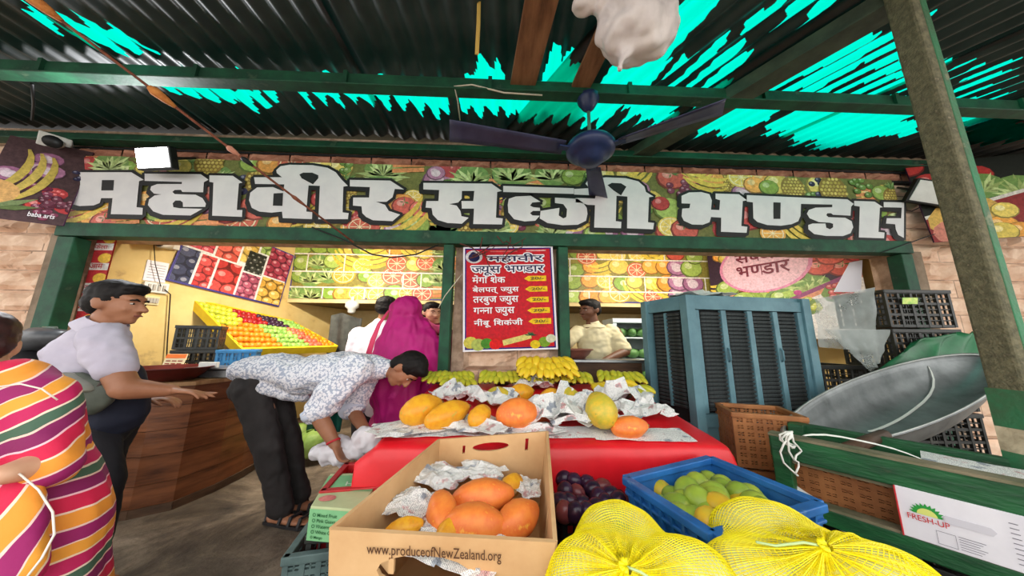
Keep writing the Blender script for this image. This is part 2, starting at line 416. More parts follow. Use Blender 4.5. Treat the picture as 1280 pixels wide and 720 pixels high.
# column: deep narrow steel post; its left side and its front are seen
cl = thing('column', 'thick olive steel column with a bright green painted front edge at the right', 'column', (1.92, 1.25, 0))
cyf = 1.16; cfl = P(1233, 300, Y=cyf); cfr = P(1253, 300, Y=cyf); cyb = P(1187, 300, X=cfl.x).y
cw = cfr.x - cfl.x; cdp = cyb - cyf; ccx = cfl.x + cw / 2; ccy = (cyf + cyb) / 2
m = MB(); m.box((ccx, ccy + .01, 1.66), (cw, cdp, 3.3)); m.build('shaft', 'column_paint', cl, bevel=.012)
m = MB(); m.box((ccx + cw * .26, cyf + .011, 1.66), (cw * .46, .008, 3.26)); m.build('green_stripe', 'column_green', cl, bevel=.006)
for zz, hh_, mm_ in ((1.03, .16, 'column_green'), (.9, .1, 'whitewash'), (.8, .1, 'column_green'), (.6, .3, 'whitewash')):
    if mm_ == 'whitewash': mat('whitewash', (204, 190, 160), (160, 146, 120), 10, .85, c3=(96, 112, 84), bump=.3)
    m = MB(); m.box((ccx, ccy + .01, zz), (cw + .008, cdp + .008, hh_)); m.build('painted_band', mm_, cl)
m = MB(); m.box((ccx, ccy, .015), (cw * 2, cdp * 1.3, .03)); m.build('base_plate', 'column_paint', cl)

# lamps: the lit floodlight over the sign, and two bulbs inside the shop
def lamp(name, loc, power, size=.3, color=(1, .95, .85), rot=(0, 0, 0), kind='AREA', parent=None, sy=None):
    l = bpy.data.lights.new(name, kind); l.energy = power; l.color = color
    if kind == 'AREA':
        l.size = size
        if sy: l.shape = 'RECTANGLE'; l.size_y = sy
    else: l.shadow_soft_size = size
    o = bpy.data.objects.new(name, l); COL.objects.link(o); o.location = loc; o.rotation_euler = rot
    return o

def lit_mat(name, color, strength):
    m, nt, b = newmat(name); b.inputs['Emission Color'].default_value = (*color, 1); b.inputs['Emission Strength'].default_value = strength; return m
# tube lamps that light the two halves of the shop from behind the lintel
for k, (x, lb) in enumerate(((-2.2, 'tube lamp behind the lintel over the left half of the shop'), (2.3, 'tube lamp behind the lintel over the right half of the shop'))):
    t = thing('tube_lamp', lb, 'lamp', (x, 3.05, 2.55))
    m = MB(); m.tube([(x - .6, 3.05, 2.55), (x + .6, 3.05, 2.55)], .018, 8); m.build('tube', lit_mat('tube_glow', (1, .93, .8), 6) if k == 0 else MATS['tube_glow'], t)
    m = MB(); m.box((x, 3.02, 2.6), (1.3, .05, .05)); m.build('fixture', mat('fixture_white', (230, 230, 225), None, 4, .5), t)
    lamp('tube_light', (x, 3.1, 2.5), 46 if k == 0 else 34, 1.2, (1, .93, .8), (math.radians(35), 0, 0), sy=.08)
# ------------------------------------------------------------------ shared builders for furniture and produce
def panel(mb, o, ex, ey, outline, holes=(), th=.01):
    """flat board with holes: outline and holes are 2-d loops in the (ex, ey) frame, extruded both ways"""
    o = Vector(o); ex = Vector(ex); ey = Vector(ey); n = ex.cross(ey).normalized() * (th / 2)
    loops = [outline] + list(holes)
    flat = [p for l in loops for p in l]
    tris = tessellate_polygon([[Vector((x, y, 0)) for x, y in l] for l in loops])
    i = len(mb.v)
    for sgn in (1, -1): mb.v += [o + ex * x + ey * y + n * sgn for x, y in flat]
    k = len(flat)
    for t in tris:
        mb.f.append(tuple(i + a for a in t)); mb.c.append(mb.col)
        mb.f.append(tuple(i + k + a for a in reversed(t))); mb.c.append(mb.col)
    b = 0
    for l in loops:
        for j in range(len(l)):
            a1 = i + b + j; a2 = i + b + (j + 1) % len(l)
            mb.f.append((a1, a2, a2 + k, a1 + k)); mb.c.append(mb.col)
        b += len(l)
def oval(cx, cy, rx, ry, n=16): return [(cx + rx * math.cos(2 * PI * j / n), cy + ry * math.sin(2 * PI * j / n)) for j in range(n)]
def rect(x0, y0, x1, y1): return [(x0, y0), (x1, y0), (x1, y1), (x0, y1)]
def text_mesh(s, size=1, bold=0.0, shear=0):
    c = bpy.data.curves.new('t', 'FONT'); c.body = s; c.size = size; c.offset = bold * size; c.shear = shear; c.resolution_u = 3
    o = bpy.data.objects.new('t', c); COL.objects.link(o)
    dg = bpy.context.evaluated_depsgraph_get(); dg.update()
    me = bpy.data.meshes.new_from_object(o.evaluated_get(dg)); bpy.data.objects.remove(o); bpy.data.curves.remove(c)
    return me
def letters(s, name, m, parent, o, ex, ey, height=None, width=None, bold=0.0):
    """flat lettering: lower-left corner o, fitted to width and height along ex, ey"""
    me = text_mesh(s, 1, bold); xs = [v.co.x for v in me.vertices]; ys = [v.co.y for v in me.vertices]
    x0, x1, y0, y1 = min(xs), max(xs), min(ys), max(ys)
    ex = Vector(ex).normalized(); ey = Vector(ey).normalized(); n = ex.cross(ey)
    sx = width / (x1 - x0) if width else None; sy = height / (y1 - y0) if height else None
    sx = sx or sy; sy = sy or sx
    for v in me.vertices: v.co = Vector(o) + ex * ((v.co.x - x0) * sx) + ey * ((v.co.y - y0) * sy) + n * .0015
    ob = bpy.data.objects.new(name, me); COL.objects.link(ob); me.materials.clear(); me.materials.append(MATS[m] if isinstance(m, str) else m)
    if parent is not None: ob.parent = parent; ob.matrix_parent_inverse = Matrix.Translation(-parent.location) if parent.type == 'EMPTY' else Matrix.Identity(4)
    return ob

mat('plastic_black', (44, 46, 44), (30, 32, 31), 9, .45, c3=(66, 66, 60))
mat('plastic_blue', (40, 108, 178), (30, 88, 152), 8, .42, c3=(96, 142, 186))
mat('plastic_blue2', (56, 132, 186), (44, 108, 160), 8, .45)
mat('plastic_brown', (176, 116, 68), (146, 92, 52), 8, .55)
mat('plastic_red', (196, 36, 40), (160, 26, 30), 6, .45)
mat('plastic_teal', (112, 140, 142), (84, 108, 112), 8, .5)
mat('wood_counter', (132, 80, 48), (98, 56, 32), 3, .35, bump=.12, bscale=14, stretch=(1, 1, 7), c3=(62, 34, 20))
mat('wood_dark', (92, 66, 46), (62, 44, 30), 4, .7, bump=.2, stretch=(1, 1, 5))
mat('plank_wood', (150, 104, 70), (116, 76, 48), 3, .75, bump=.15, stretch=(5, 1, 1), c3=(92, 58, 36))
mat('steel', (176, 180, 182), (136, 140, 142), 6, .3, .85)
mat('white_plastic', (232, 232, 228), (214, 214, 208), 5, .4)
mat('black', (14, 14, 15), None, 5, .5)
mat('maroon', (110, 34, 30), (80, 24, 22), 5, .35)
mat('cloth_red', (228, 26, 40), (206, 18, 30), 3, .38, bump=.18, bscale=5, spec=.5)

def crate(M, w, d, h, m, label, cols=5, rows=3, name='plastic_crate', group=None, th=.012, cat='crate', solid=False):
    """open plastic box: floor, rim and four lattice sides (or solid sides)"""
    r = thing(name, label, cat, group=group)
    q = MB(); q.box((0, 0, .01), (w * .94, d * .94, .016)); q.build('bottom', m, r)
    q = MB(); hr = .03
    for sx in (-1, 1): q.box((sx * (w / 2 - .012), 0, h - hr / 2), (.03, d, hr))
    for sy in (-1, 1): q.box((0, sy * (d / 2 - .012), h - hr / 2), (w, .03, hr))
    q.build('rim', m, r, bevel=.004)
    for k, (ln, ax, s) in enumerate(((w, 0, -1), (w, 0, 1), (d, 1, -1), (d, 1, 1))):
        q = MB(); off = (d if ax == 0 else w) / 2 - th
        def bx(u, z, su, sz, t=th):
            if ax == 0: q.box((u, s * off, z), (su, t, sz))
            else: q.box((s * off, u, z), (t, su, sz))
        if solid:
            bx(0, h / 2, ln * .97, h - .02)
            for c in range(cols + 1): bx(-ln / 2 + .02 + (ln - .04) * c / cols, h / 2, .012, h - .01, th * 2.4)
        else:
            for c in range(cols + 1): bx(-ln / 2 + .015 + (ln - .03) * c / cols, h / 2, .02, h - .01, th * 1.3)
            for v in range(rows + 1): bx(0, .015 + (h - .04) * v / rows, ln * .97, .02)
            for c in range(cols):
                for v in range(rows):       # diagonal lattice in each cell
                    uu = -ln / 2 + .015 + (ln - .03) * (c + .5) / cols; zz = .015 + (h - .04) * (v + .5) / rows
                    bx(uu, zz, .007, (h - .04) / rows, th * .7); bx(uu, zz, (ln - .03) / cols, .007, th * .7)
        q.build('side', m, r)
    r.matrix_world = M
    return r

# ------------------------------------------------------------------ curved wooden counter
ct = thing('shop_counter', 'curved varnished wooden counter with a red bowl on it', 'counter', (-2.9, 2.8, 0))
CP = [(-3.92, 2.44), (-3.4, 2.42), (-2.95, 2.42), (-2.7, 2.46), (-2.52, 2.58), (-2.46, 2.85), (-2.46, 3.1), (-2.5, 3.38)]
CZ = [0, .2, .4, .58, .76, .91]
for k in range(5):
    q = MB()
    rg = []
    for zz in (CZ[k] + .0015, CZ[k + 1] - .0015):
        rg.append(([Vector((x, y, zz)) for x, y in CP], [Vector((x - .05, y + .06, zz)) for x, y in CP]))
    (a, ai), (b, bi) = rg
    for j in range(len(CP) - 1):
        q.face((a[j], a[j + 1], b[j + 1], b[j])); q.face((ai[j + 1], ai[j], bi[j], bi[j + 1]))
        q.face((b[j], b[j + 1], bi[j + 1], bi[j])); q.face((a[j + 1], a[j], ai[j], ai[j + 1]))
    q.face((a[-1], ai[-1], bi[-1], b[-1])); q.face((a[0], b[0], bi[0], ai[0]))
    q.build('plank', 'wood_counter', ct)
q = MB(); ol = [(x + .03, y - .03) for x, y in CP] + [(-3.74, 3.38), (-3.93, 2.98)]
panel(q, (0, 0, .925), (1, 0, 0), (0, 1, 0), ol, th=.03); q.build('counter_top', mat('wood_top', (176, 138, 98), (140, 104, 70), 3, .35, stretch=(1, 5, 1)), ct)
q = MB()
for zz in (.02,):
    for j in range(len(CP) - 1): q.bar(Vector((*CP[j], zz)) + Vector((.012, -.012, 0)), Vector((*CP[j + 1], zz)) + Vector((.012, -.012, 0)), .015, .06)
q.build('plinth', 'wood_dark', ct)

def bowl(c, R, h, name, label, m, n=26, tilt=None, base=.62, th=.012):
    q = MB(); pr = [(.001, 0), (R * base, 0), (R * (base * .4 + .6), h * .5), (R, h), (R + .012, h + .004), (R + .012, h - .004), (R - th, h - th), (R * (base * .4 + .6) - th, h * .5), (R * base - th, th), (.001, th)]
    q.lathe(pr, (0, 0, 0), n, None, cap=False); o = q.build(name, m, smooth=True); tag(o, label, 'bowl')
    o.matrix_world = TR(c, tilt); return o
bb = P(212, 466, Y=2.62); bowl((bb.x - .02, 2.62, .941), .27, .105, 'serving_bowl', 'wide dark red bowl standing on the wooden counter', 'maroon')
# steel weighing scale on the counter
sp = P(270, 470, Y=2.8)
sc_ = thing('weighing_scale', 'flat silver weighing scale on the counter beside the red bowl', 'scale', (sp.x, 2.85, .941))
part_box('body', (sp.x, 2.88, .975), (.4, .26, .065), 'steel', sc_); part_box('tray', (sp.x, 2.88, 1.022), (.46, .3, .014), 'steel', sc_)
part_box('display', (sp.x - .06, 2.78, 1.052), (.16, .03, .05), 'white_plastic', sc_)
# price card
pc = P(211, 447, Y=2.92); ca = thing('price_card', 'small folded price card with orange top standing on the counter', 'card', (pc.x, 2.92, .941))
q = MB(); panel(q, (pc.x - .07, 2.92, .941), (1, 0, 0), (0, .25, .97), rect(0, 0, .19, .2), th=.004); q.build('sheet', mat('card_paper', (246, 232, 190), None, 5, .6), ca)
q = MB(); panel(q, (pc.x - .07, 2.914, .941), (1, 0, 0), (0, .25, .97), rect(.004, .16, .186, .198), th=.004); q.build('header', mat('card_orange', (236, 120, 40), None, 5, .6), ca)
q = MB()
for k in range(5):
    for c in range(3): panel(q, (pc.x - .07, 2.915, .941), (1, 0, 0), (0, .25, .97), rect(.02 + c * .055, .025 + k * .026, .06 + c * .055, .035 + k * .026), th=.002)
q.build('printed_lines', mat('ink_red', (150, 60, 40), None, 5, .6), ca)

cr0 = P(250, 430, Y=3.2)
crate(TR((cr0.x, 3.2, .942), rz(.5)), .34, .22, .225, MATS['plastic_black'], 'lower black plastic crate on the counter beside the price card', 4, 2)
crate(TR((cr0.x, 3.2, 1.169), rz(.5)), .34, .22, .245, MATS['plastic_black'], 'upper black plastic crate stacked beside the tilted fruit rack', 4, 2)
crate(TR((P(299, 445, Y=3.2).x, 3.2, .942), rz(.45)), .32, .2, .23, MATS['plastic_blue2'], 'bright blue plastic crate on the counter next to the black crates', 5, 2)

# ------------------------------------------------------------------ tilted fruit display rack with fruit
def fruit_mesh(name, r, m, kind='round', n=12, mm=8):
    q = MB()
    def fn(p, d):
        if kind == 'apple':
            k = 1 - .28 * max(0, abs(d.z) - .75) / .25; return Vector((p.x, p.y, p.z * k))
        if kind == 'mango':
            return Vector((p.x * 1.0, p.y * 1.28, p.z)) + Vector((.08 * r * (d.y ** 2), 0, 0))
        if kind == 'pear': return Vector((p.x * (1 - .25 * d.z), p.y * (1 - .25 * d.z), p.z * 1.2))
        return p
    q.sphere((0, 0, 0), r, None, n, mm, fn)
    if kind in ('apple', 'round', 'mango') and r > .02: q.tube([(0, 0, r * .8), (0, r * .04, r * 1.06)], r * .06, 5)
    me = q.mesh(name, True); me.materials.append(MATS[m] if isinstance(m, str) else m); return me
mat('fruit_lime', (206, 204, 62), (172, 184, 50), 12, .4)
mat('fruit_orange', (246, 142, 28), (234, 118, 18), 30, .45, bump=.1, bscale=200)
mat('fruit_red', (186, 34, 38), (140, 22, 30), 8, .3, c3=(222, 120, 70))
mat('fruit_plum', (62, 34, 62), (40, 22, 44), 10, .28, c3=(110, 52, 66))
mat('fruit_green', (160, 196, 96), (122, 170, 74), 10, .4)
mat('fruit_pome', (214, 118, 84), (186, 82, 66), 10, .4, c3=(232, 170, 100))
mat('fruit_guava', (170, 184, 66), (138, 160, 54), 11, .38, c3=(224, 196, 70))
mat('fruit_mango', (232, 182, 44), (200, 178, 56), 9, .38, c3=(150, 168, 60))
FR = {k: fruit_mesh(k, r, m, kd) for k, r, m, kd in (('lime', .042, 'fruit_lime', 'round'), ('orange', .042, 'fruit_orange', 'round'), ('apple', .042, 'fruit_red', 'apple'),
      ('plum', .038, 'fruit_plum', 'round'), ('green_apple', .042, 'fruit_green', 'apple'), ('pomegranate', .045, 'fruit_pome', 'round'))}
mat('rack_yellow', (236, 206, 40), (216, 184, 30), 6, .5)
# rack plane: corners from the photo, leaning back along the left wall
rA = P(240, 378, Y=3.7); rB = P(300, 440, Y=3.5); rC = P(420, 436, Y=4.4); rD = P(362, 404, Y=4.6)
rk = thing('fruit_rack', 'tilted yellow display rack full of fruit against the left wall', 'rack', (rA + rC) * .5)
rn = (rB - rA).cross(rD - rA).normalized()
if rn.z < 0: rn = -rn
ex = rD - rA; ey = rB - rA
q = MB(); q.hexa([rA - rn * .05, rB - rn * .05, rC - rn * .05, rD - rn * .05, rA - rn * .03, rB - rn * .03, rC - rn * .03, rD - rn * .03]); q.build('back_board', mat('rack_wood', (120, 92, 50), (92, 68, 36), 4, .7), rk)
for a, b in ((rA, rB), (rB, rC), (rC, rD), (rD, rA)):
    q = MB(); q.bar(a, b, .03, .1, rn); q.build('edge', 'rack_yellow', rk)
for t in (.32, .66):
    q = MB(); q.bar(rA.lerp(rD, t), rB.lerp(rC, t), .014, .05, rn); q.build('divider', 'rack_yellow', rk)
for p in (rB, rC, rA, rD):
    q = MB(); q.bar((p.x, p.y, 0.0), (p.x, p.y, p.z - .05), .04); q.build('leg', 'rack_wood', rk)
rr = random.Random(5)
nU, nV = 20, 8
for i in range(nU):
    for j in range(nV):
        u = (i + .6 + .18 * (rr.random() - .5)) / (nU + .2); v = (j + .65 + .2 * (rr.random() - .5)) / (nV + .3)
        p = rA * (1 - u) * (1 - v) + rD * u * (1 - v) + rC * u * v + rB * (1 - u) * v + rn * (.02 + .008 * rr.random())
        if v < .42: k = 'lime' if u < .3 else ('apple' if u < .55 else ('plum' if u < .8 else 'green_apple'))
        else: k = ('lime' if v < .55 and u < .22 else 'orange') if u < .42 else ('green_apple' if u < .68 else ('pomegranate' if u < .86 else 'orange'))
        lb = {'lime': ('yellow sweet lime in the tilted rack', 'lime'), 'orange': ('orange in the tilted rack by the left wall', 'orange'), 'apple': ('red apple in the tilted rack by the left wall', 'apple'),
              'plum': ('dark plum at the top of the tilted rack', 'plum'), 'green_apple': ('pale green apple in the tilted rack', 'apple'), 'pomegranate': ('reddish pomegranate in the tilted rack', 'pomegranate')}[k]
        o = inst(FR[k], 'sweet_lime' if k == 'lime' else k, TR(p, rot3(rr.random() * 6, rr.random() * 6), rr.uniform(.92, 1.06)))
        tag(o, lb[0], lb[1], lb[1] + 's piled in the tilted display rack')

# ------------------------------------------------------------------ fruit table under the red cloth
TX0, TX1, TY0, TY1 = -.58, 1.12, 1.5, 2.66
def tz(y): return .805 + (y - TY0) / (TY1 - TY0) * .115
tb = thing('fruit_table', 'long wooden fruit table hidden under a red plastic cloth', 'table', (.27, 2.1, 0))
q = MB(); q.hexa([(TX0 + .02, TY0 + .02, tz(TY0) - .05), (TX1 - .02, TY0 + .02, tz(TY0) - .05), (TX1 - .02, TY1, tz(TY1) - .05), (TX0 + .02, TY1, tz(TY1) - .05),
                  (TX0 + .02, TY0 + .02, tz(TY0) - .012), (TX1 - .02, TY0 + .02, tz(TY0) - .012), (TX1 - .02, TY1, tz(TY1) - .012), (TX0 + .02, TY1, tz(TY1) - .012)]); q.build('table_top', 'wood_dark', tb)
for x in (TX0 + .08, TX1 - .08):
    for y in (TY0 + .08, TY1 - .08): part_box('leg', (x, y, (tz(y) - .05) / 2), (.06, .06, tz(y) - .05), 'wood_dark', tb)
q = MB()
prof = [(TY1 + .02, .78), (TY1 + .02, .9)] + [(TY1 - (TY1 - TY0) * k / 14, None) for k in range(15)] + [(TY0 - .02, .785), (TY0 - .03, .7), (TY0 - .035, .6), (TY0 - .045, .48), (TY0 - .05, .36)]
xs = [(TX1 + .05, -.42), (TX1 + .04, -.24), (TX1 + .03, -.1), (TX1 + .01, -.02)] + [(TX1 - (TX1 - TX0) * k / 18, 0) for k in range(19)] + [(TX0 - .02, -.02), (TX0 - .05, -.08), (TX0 - .13, -.18), (TX0 - .22, -.27)]
rings = []
for (y, z) in prof:
    row = []
    for (x, dz) in xs:
        zz = (z if z is not None else tz(y)); top = z is None
        if x < TX0 and y < 1.62: dz *= .35; x = TX0 - (TX0 - x) * .4
        if not top: dz = 0 if dz == 0 else dz * .4
        rip = .012 * noise.noise(Vector((x * 5, y * 5, zz * 4)))
        zz += dz + (.004 * noise.noise(Vector((x * 9, y * 9, 0))) if top else 0)
        if z is not None and y < TY0: y2 = y + .03 * math.sin(x * 13 + 1) * (.8 - zz) - abs(rip)
        else: y2 = y
        if dz < -.05: x = x + .03 * math.sin(y * 15)
        row.append((x, y2, max(zz, .3)))
    rings.append(row)
q.loft(rings, cap=False, closed=False)
tag(q.build('tablecloth', 'cloth_red', smooth=True, solid=.004, subsurf=1), 'red plastic cloth draped over the fruit table', 'tablecloth')
crate(TR((-.66, 1.6, .38), rz(.15)), .3, .3, .26, MATS['plastic_red'], 'small red plastic crate under the lifted edge of the red cloth', 3, 2, solid=True)

# newspapers ----------------------------------------------------------------
def news_mat():
    m, nt, b = newmat('newsprint'); L = nt.links.new
    co = coords(nt, (1, 1, 1)); n = N(nt, 'ShaderNodeTexNoise', scale=13, detail=3); L(co, n.inputs['Vector'])
    w = nt.nodes.new('ShaderNodeTexWave'); w.bands_direction = 'DIAGONAL'; w.inputs['Scale'].default_value = 90; w.inputs['Distortion'].default_value = 9; w.inputs['Detail'].default_value = 3; w.inputs['Detail Scale'].default_value = 4; L(co, w.inputs['Vector'])
    r = ramp(nt, [(.0, lin((120, 120, 126))), (.16, lin((176, 174, 176))), (.3, lin((240, 238, 234))), (1, lin((246, 244, 240)))]); L(w.outputs['Fac'], r.inputs[0])
    r2 = ramp(nt, [(0, lin((70, 80, 104))), (.36, lin((130, 142, 166))), (.41, (1, 1, 1)), (.62, (1, 1, 1)), (.66, lin((214, 120, 124))), (.7, lin((120, 116, 120)))]); L(n.outputs['Fac'], r2.inputs[0])
    mx = nt.nodes.new('ShaderNodeMix'); mx.data_type = 'RGBA'; mx.blend_type = 'MULTIPLY'; mx.inputs[0].default_value = .75
    L(r.outputs[0], mx.inputs[6]); L(r2.outputs[0], mx.inputs[7]); L(mx.outputs[2], b.inputs['Base Color']); b.inputs['Roughness'].default_value = .75
news_mat()
def crumple(c, size, seed, label, amp=.5, rot=None, n=11, name='crumpled_newspaper', m='newsprint', cat='newspaper', group=None):
    """sheet pulled up into sharp random folds"""
    r = random.Random(seed); q = MB(); off = Vector((seed * 7.3, seed * 1.9, 0)); sx, sy = size
    def fn(u, v):
        a = u - .5; b = v - .5; p = Vector((a * 2.6, b * 2.6, 0)) + off
        h = noise.noise(p * 1.2) + .6 * abs(noise.noise(p * 2.6)) + .3 * noise.noise(p * 5)
        edge = 1 - .5 * max(abs(a), abs(b)) * 2
        return (sx * (a + .14 * noise.noise(p * 2.1 + Vector((5, 0, 0)))), sy * (b + .14 * noise.noise(p * 2.1 + Vector((0, 9, 0)))), max(0.002, (h * .55 + .4) * amp * min(sx, sy) * edge))
    q.grid(fn, n, n)
    o = q.build(name, m, solid=.002); tag(o, label, cat, group); o.matrix_world = TR(c, rot); return o

# papayas -------------------------------------------------------------------
def papaya_mat(name, c1, c2, c3):
    return mat(name, c1, c2, 6, .42, c3=c3, bump=.06, bscale=40)
papaya_mat('papaya_yellow', (238, 176, 40), (226, 150, 34), (196, 170, 56))
papaya_mat('papaya_orange', (240, 140, 60), (232, 116, 50), (246, 180, 70))
papaya_mat('papaya_green', (182, 174, 58), (222, 184, 56), (140, 150, 60))
mat('papaya_tip', (168, 120, 70), (120, 90, 50), 20, .7)
def papaya_mesh(seed, m):
    q = MB(); r = random.Random(seed); ph = r.random() * 6
    pr = [(-.5, .03), (-.47, .1), (-.42, .15), (-.3, .22), (-.12, .27), (.08, .275), (.25, .225), (.38, .155), (.46, .1), (.5, .045)]
    rings = []
    for t, rad in pr:
        rings.append([Vector((math.cos(2 * PI * j / 20) * rad * (1 + .05 * math.cos(5 * 2 * PI * j / 20 + ph)), t, math.sin(2 * PI * j / 20) * rad * (1 + .05 * math.cos(5 * 2 * PI * j / 20 + ph)))) for j in range(20)])
    q.loft([list(reversed(x)) for x in rings]); me = q.mesh('flesh', True); me.materials.append(MATS[m]); return me
def tip_mesh():
    q = MB(); q.tube([(0, .47, 0), (0, .505, 0), (.006, .54, .004)], [.06, .045, .03], 8)
    me = q.mesh('stem_end', True); me.materials.append(MATS['papaya_tip']); return me
PAP = {k: papaya_mesh(i, 'papaya_' + k) for i, k in enumerate(('yellow', 'orange', 'green'))}; TIP = tip_mesh()
def papaya(a, b, fat, kind, label, roll=0, group=None):
    """from blossom end a to stem end b (world points); fat = width / length"""
    a = Vector(a); b = Vector(b); L = (b - a).length; M = TR((a + b) / 2, frame(b - a) @ Matrix.Rotation(roll, 3, 'Y'), (L * fat / .55, L, L * fat / .55))
    r = thing('papaya', label, 'papaya', group=group)
    for nm, me in (('flesh', PAP[kind]), ('stem_end', TIP)):
        o = bpy.data.objects.new(nm, me); COL.objects.link(o); o.parent = r
    r.matrix_world = M; return r
def on_table(px, py, dz=0.0):
    p = P(px, py, Z=.86)
    for _ in range(4): p = P(px, py, Z=tz(p.y) + dz)
    return p
PT = [((527, 512), .29, .60, .55, .25, 'yellow', 'plump yellow papaya at the left end of the table'), ((560, 518), .34, .44, .75, .2, 'yellow', 'long yellow papaya lying second from the left on newspaper'),
      ((600, 520), .22, .6, 1.1, .3, 'yellow', 'small deep yellow papaya standing beside the big orange one'), ((647, 518), .28, .68, .1, .1, 'orange', 'big orange papaya in the middle of the table'),
      ((622, 495), .22, .6, -.4, .2, 'green', 'greenish yellow papaya behind the small yellow one'), ((650, 492), .24, .58, .2, .2, 'yellow', 'yellow papaya at the back behind the big orange one'),
      ((688, 497), .22, .6, .5, .2, 'yellow', 'yellow papaya wrapped in paper behind the crumpled sheets'), ((714, 497), .28, .46, 2.2, .5, 'green', 'slim olive green papaya leaning in paper'),
      ((751, 512), .27, .74, 1.7, .75, 'green', 'stout yellow green papaya standing among newspaper at the right'), ((787, 534), .24, .5, .15, .05, 'orange', 'orange papaya half hidden in newspaper at the front right')]
for c, L_, f, yaw, pit, k, lb in PT:
    r_ = .8 * L_ * f / 2 + abs(math.sin(pit)) * L_ * .28
    c = on_table(*c, r_ * .95); dv = Vector((math.cos(yaw) * math.cos(pit) * 1.15, math.sin(yaw) * math.cos(pit), math.sin(pit))) * L_ / 2
    dv *= .74; f *= 1.12; papaya(c - dv, c + dv, f, k, lb)
NP = [((520, 536), (0.425, 0.270), 0.18, 'newspaper sheet under the plump yellow papaya'), ((600, 536), (0.375, 0.270), 0.45, 'newspaper crumpled beside the small deep yellow papaya'), ((570, 500), (0.325, 0.270), 0.83, 'newspaper crumpled behind the long yellow papaya'),
      ((620, 508), (0.300, 0.243), 0.90, 'newspaper tucked above the small yellow papaya'), ((666, 488), (0.325, 0.243), 0.90, 'newspaper crumpled at the back behind the orange papaya'), ((690, 528), (0.375, 0.324), 0.83, 'newspaper crumpled to the right of the big orange papaya'),
      ((716, 512), (0.350, 0.297), 0.90, 'newspaper wrapped round the slim olive papaya'), ((735, 532), (0.375, 0.270), 0.75, 'newspaper crumpled in front of the stout papaya'), ((778, 508), (0.350, 0.324), 0.90, 'newspaper crumpled right of the stout papaya'),
      ((800, 520), (0.325, 0.270), 0.68, 'newspaper folded behind the half hidden orange papaya'), ((660, 540), (0.375, 0.189), 0.38, 'newspaper sheet under the big orange papaya'), ((640, 478), (0.325, 0.189), 0.75, 'newspaper crumpled in front of the bananas')]
for k, (p, s, am, lb) in enumerate(NP):
    c = on_table(*p); crumple(c, s, k + 3, lb, am, rot3(z=random.Random(k).uniform(-.5, .5)))
def flat_sheet(px, py, w, d, a, label, seed):
    c = on_table(px, py); q = MB(); off = Vector((seed * 3.3, 0, 0)); R_ = rz(a)
    def fn(u, v):
        p = R_ @ Vector(((u - .5) * w, (v - .5) * d, 0)) + c
        return (p.x, p.y, tz(p.y) + .006 + .010 * abs(noise.noise(p * 8 + off)))
    q.grid(fn, 12, 6); return tag(q.build('newspaper_sheet', 'newsprint', solid=.0015), label, 'newspaper')
flat_sheet(800, 544, .5, .16, -.05, 'flat folded newspaper along the front right edge of the table', 1)
flat_sheet(690, 542, .5, .14, .03, 'flat newspaper along the front middle of the table', 2)
flat_sheet(555, 540, .46, .14, .05, 'flat newspaper along the front left edge of the table', 3)

# bananas -------------------------------------------------------------------
mat('banana', (222, 202, 52), (176, 184, 50), 7, .45, c3=(206, 190, 46))
mat('banana_yellow', (242, 208, 48), (230, 194, 42), 7, .42)
mat('banana_tip', (70, 56, 30), (40, 32, 20), 20, .7)
def banana_mesh(m):
    q = MB(); pts = []; rad = []
    for k in range(9):
        t = k / 8; a = -.55 + 1.35 * t; pts.append((0, -.13 * math.sin(a) * 1.0 - .07, .13 * (math.cos(a) - .85))); rad.append((.008, .011, .017, .0195, .0205, .0205, .019, .014, .006)[k])
    q.tube(pts, rad, 7); me = q.mesh('banana', True); me.materials.append(MATS[m]); me.materials.append(MATS['banana_tip'])
    for f in me.polygons:
        if min(v for v in f.vertices) >= 7 * 7 + 0: f.material_index = 1 if min(f.vertices) >= 7 * 8 - 7 + 7 else 0
    return me
BAN = {k: banana_mesh(k) for k in ('banana', 'banana_yellow')}
q = MB(); q.sphere((0, 0, 0), (.03, .025, .02), n=8, m=5); CROWN = q.mesh('crown', True); CROWN.materials.append(MATS['banana_tip'])
def bunch(c, n, width, label, a=0, sc=1.0, tilt=0, kind='banana', layers=2, fan=.9):
    r = thing('banana_bunch', label, 'bananas'); rr = random.Random(int(c[0] * 1000) + n)
    o = bpy.data.objects.new('crown', CROWN); COL.objects.link(o); o.parent = r; o.matrix_basis = TR((0, .02, .015), None, (2.2, 1, 1))
    for l in range(layers):
        nn = n - l
        for k in range(nn):
            t = (k / max(1, nn - 1) - .5)
            M = TR((t * width * .62, .05 * l, .035 + .038 * l + rr.uniform(-.003, .003)), rot3(-.2 + .1 * l + rr.uniform(-.1, .1), 0, t * fan + rr.uniform(-.06, .06)), (1.45, 1, 1.2))
            b = bpy.data.objects.new('banana', BAN[kind]); COL.objects.link(b); b.parent = r; b.matrix_basis = M
    r.matrix_world = TR(c, rot3(tilt, 0, a), sc); return r
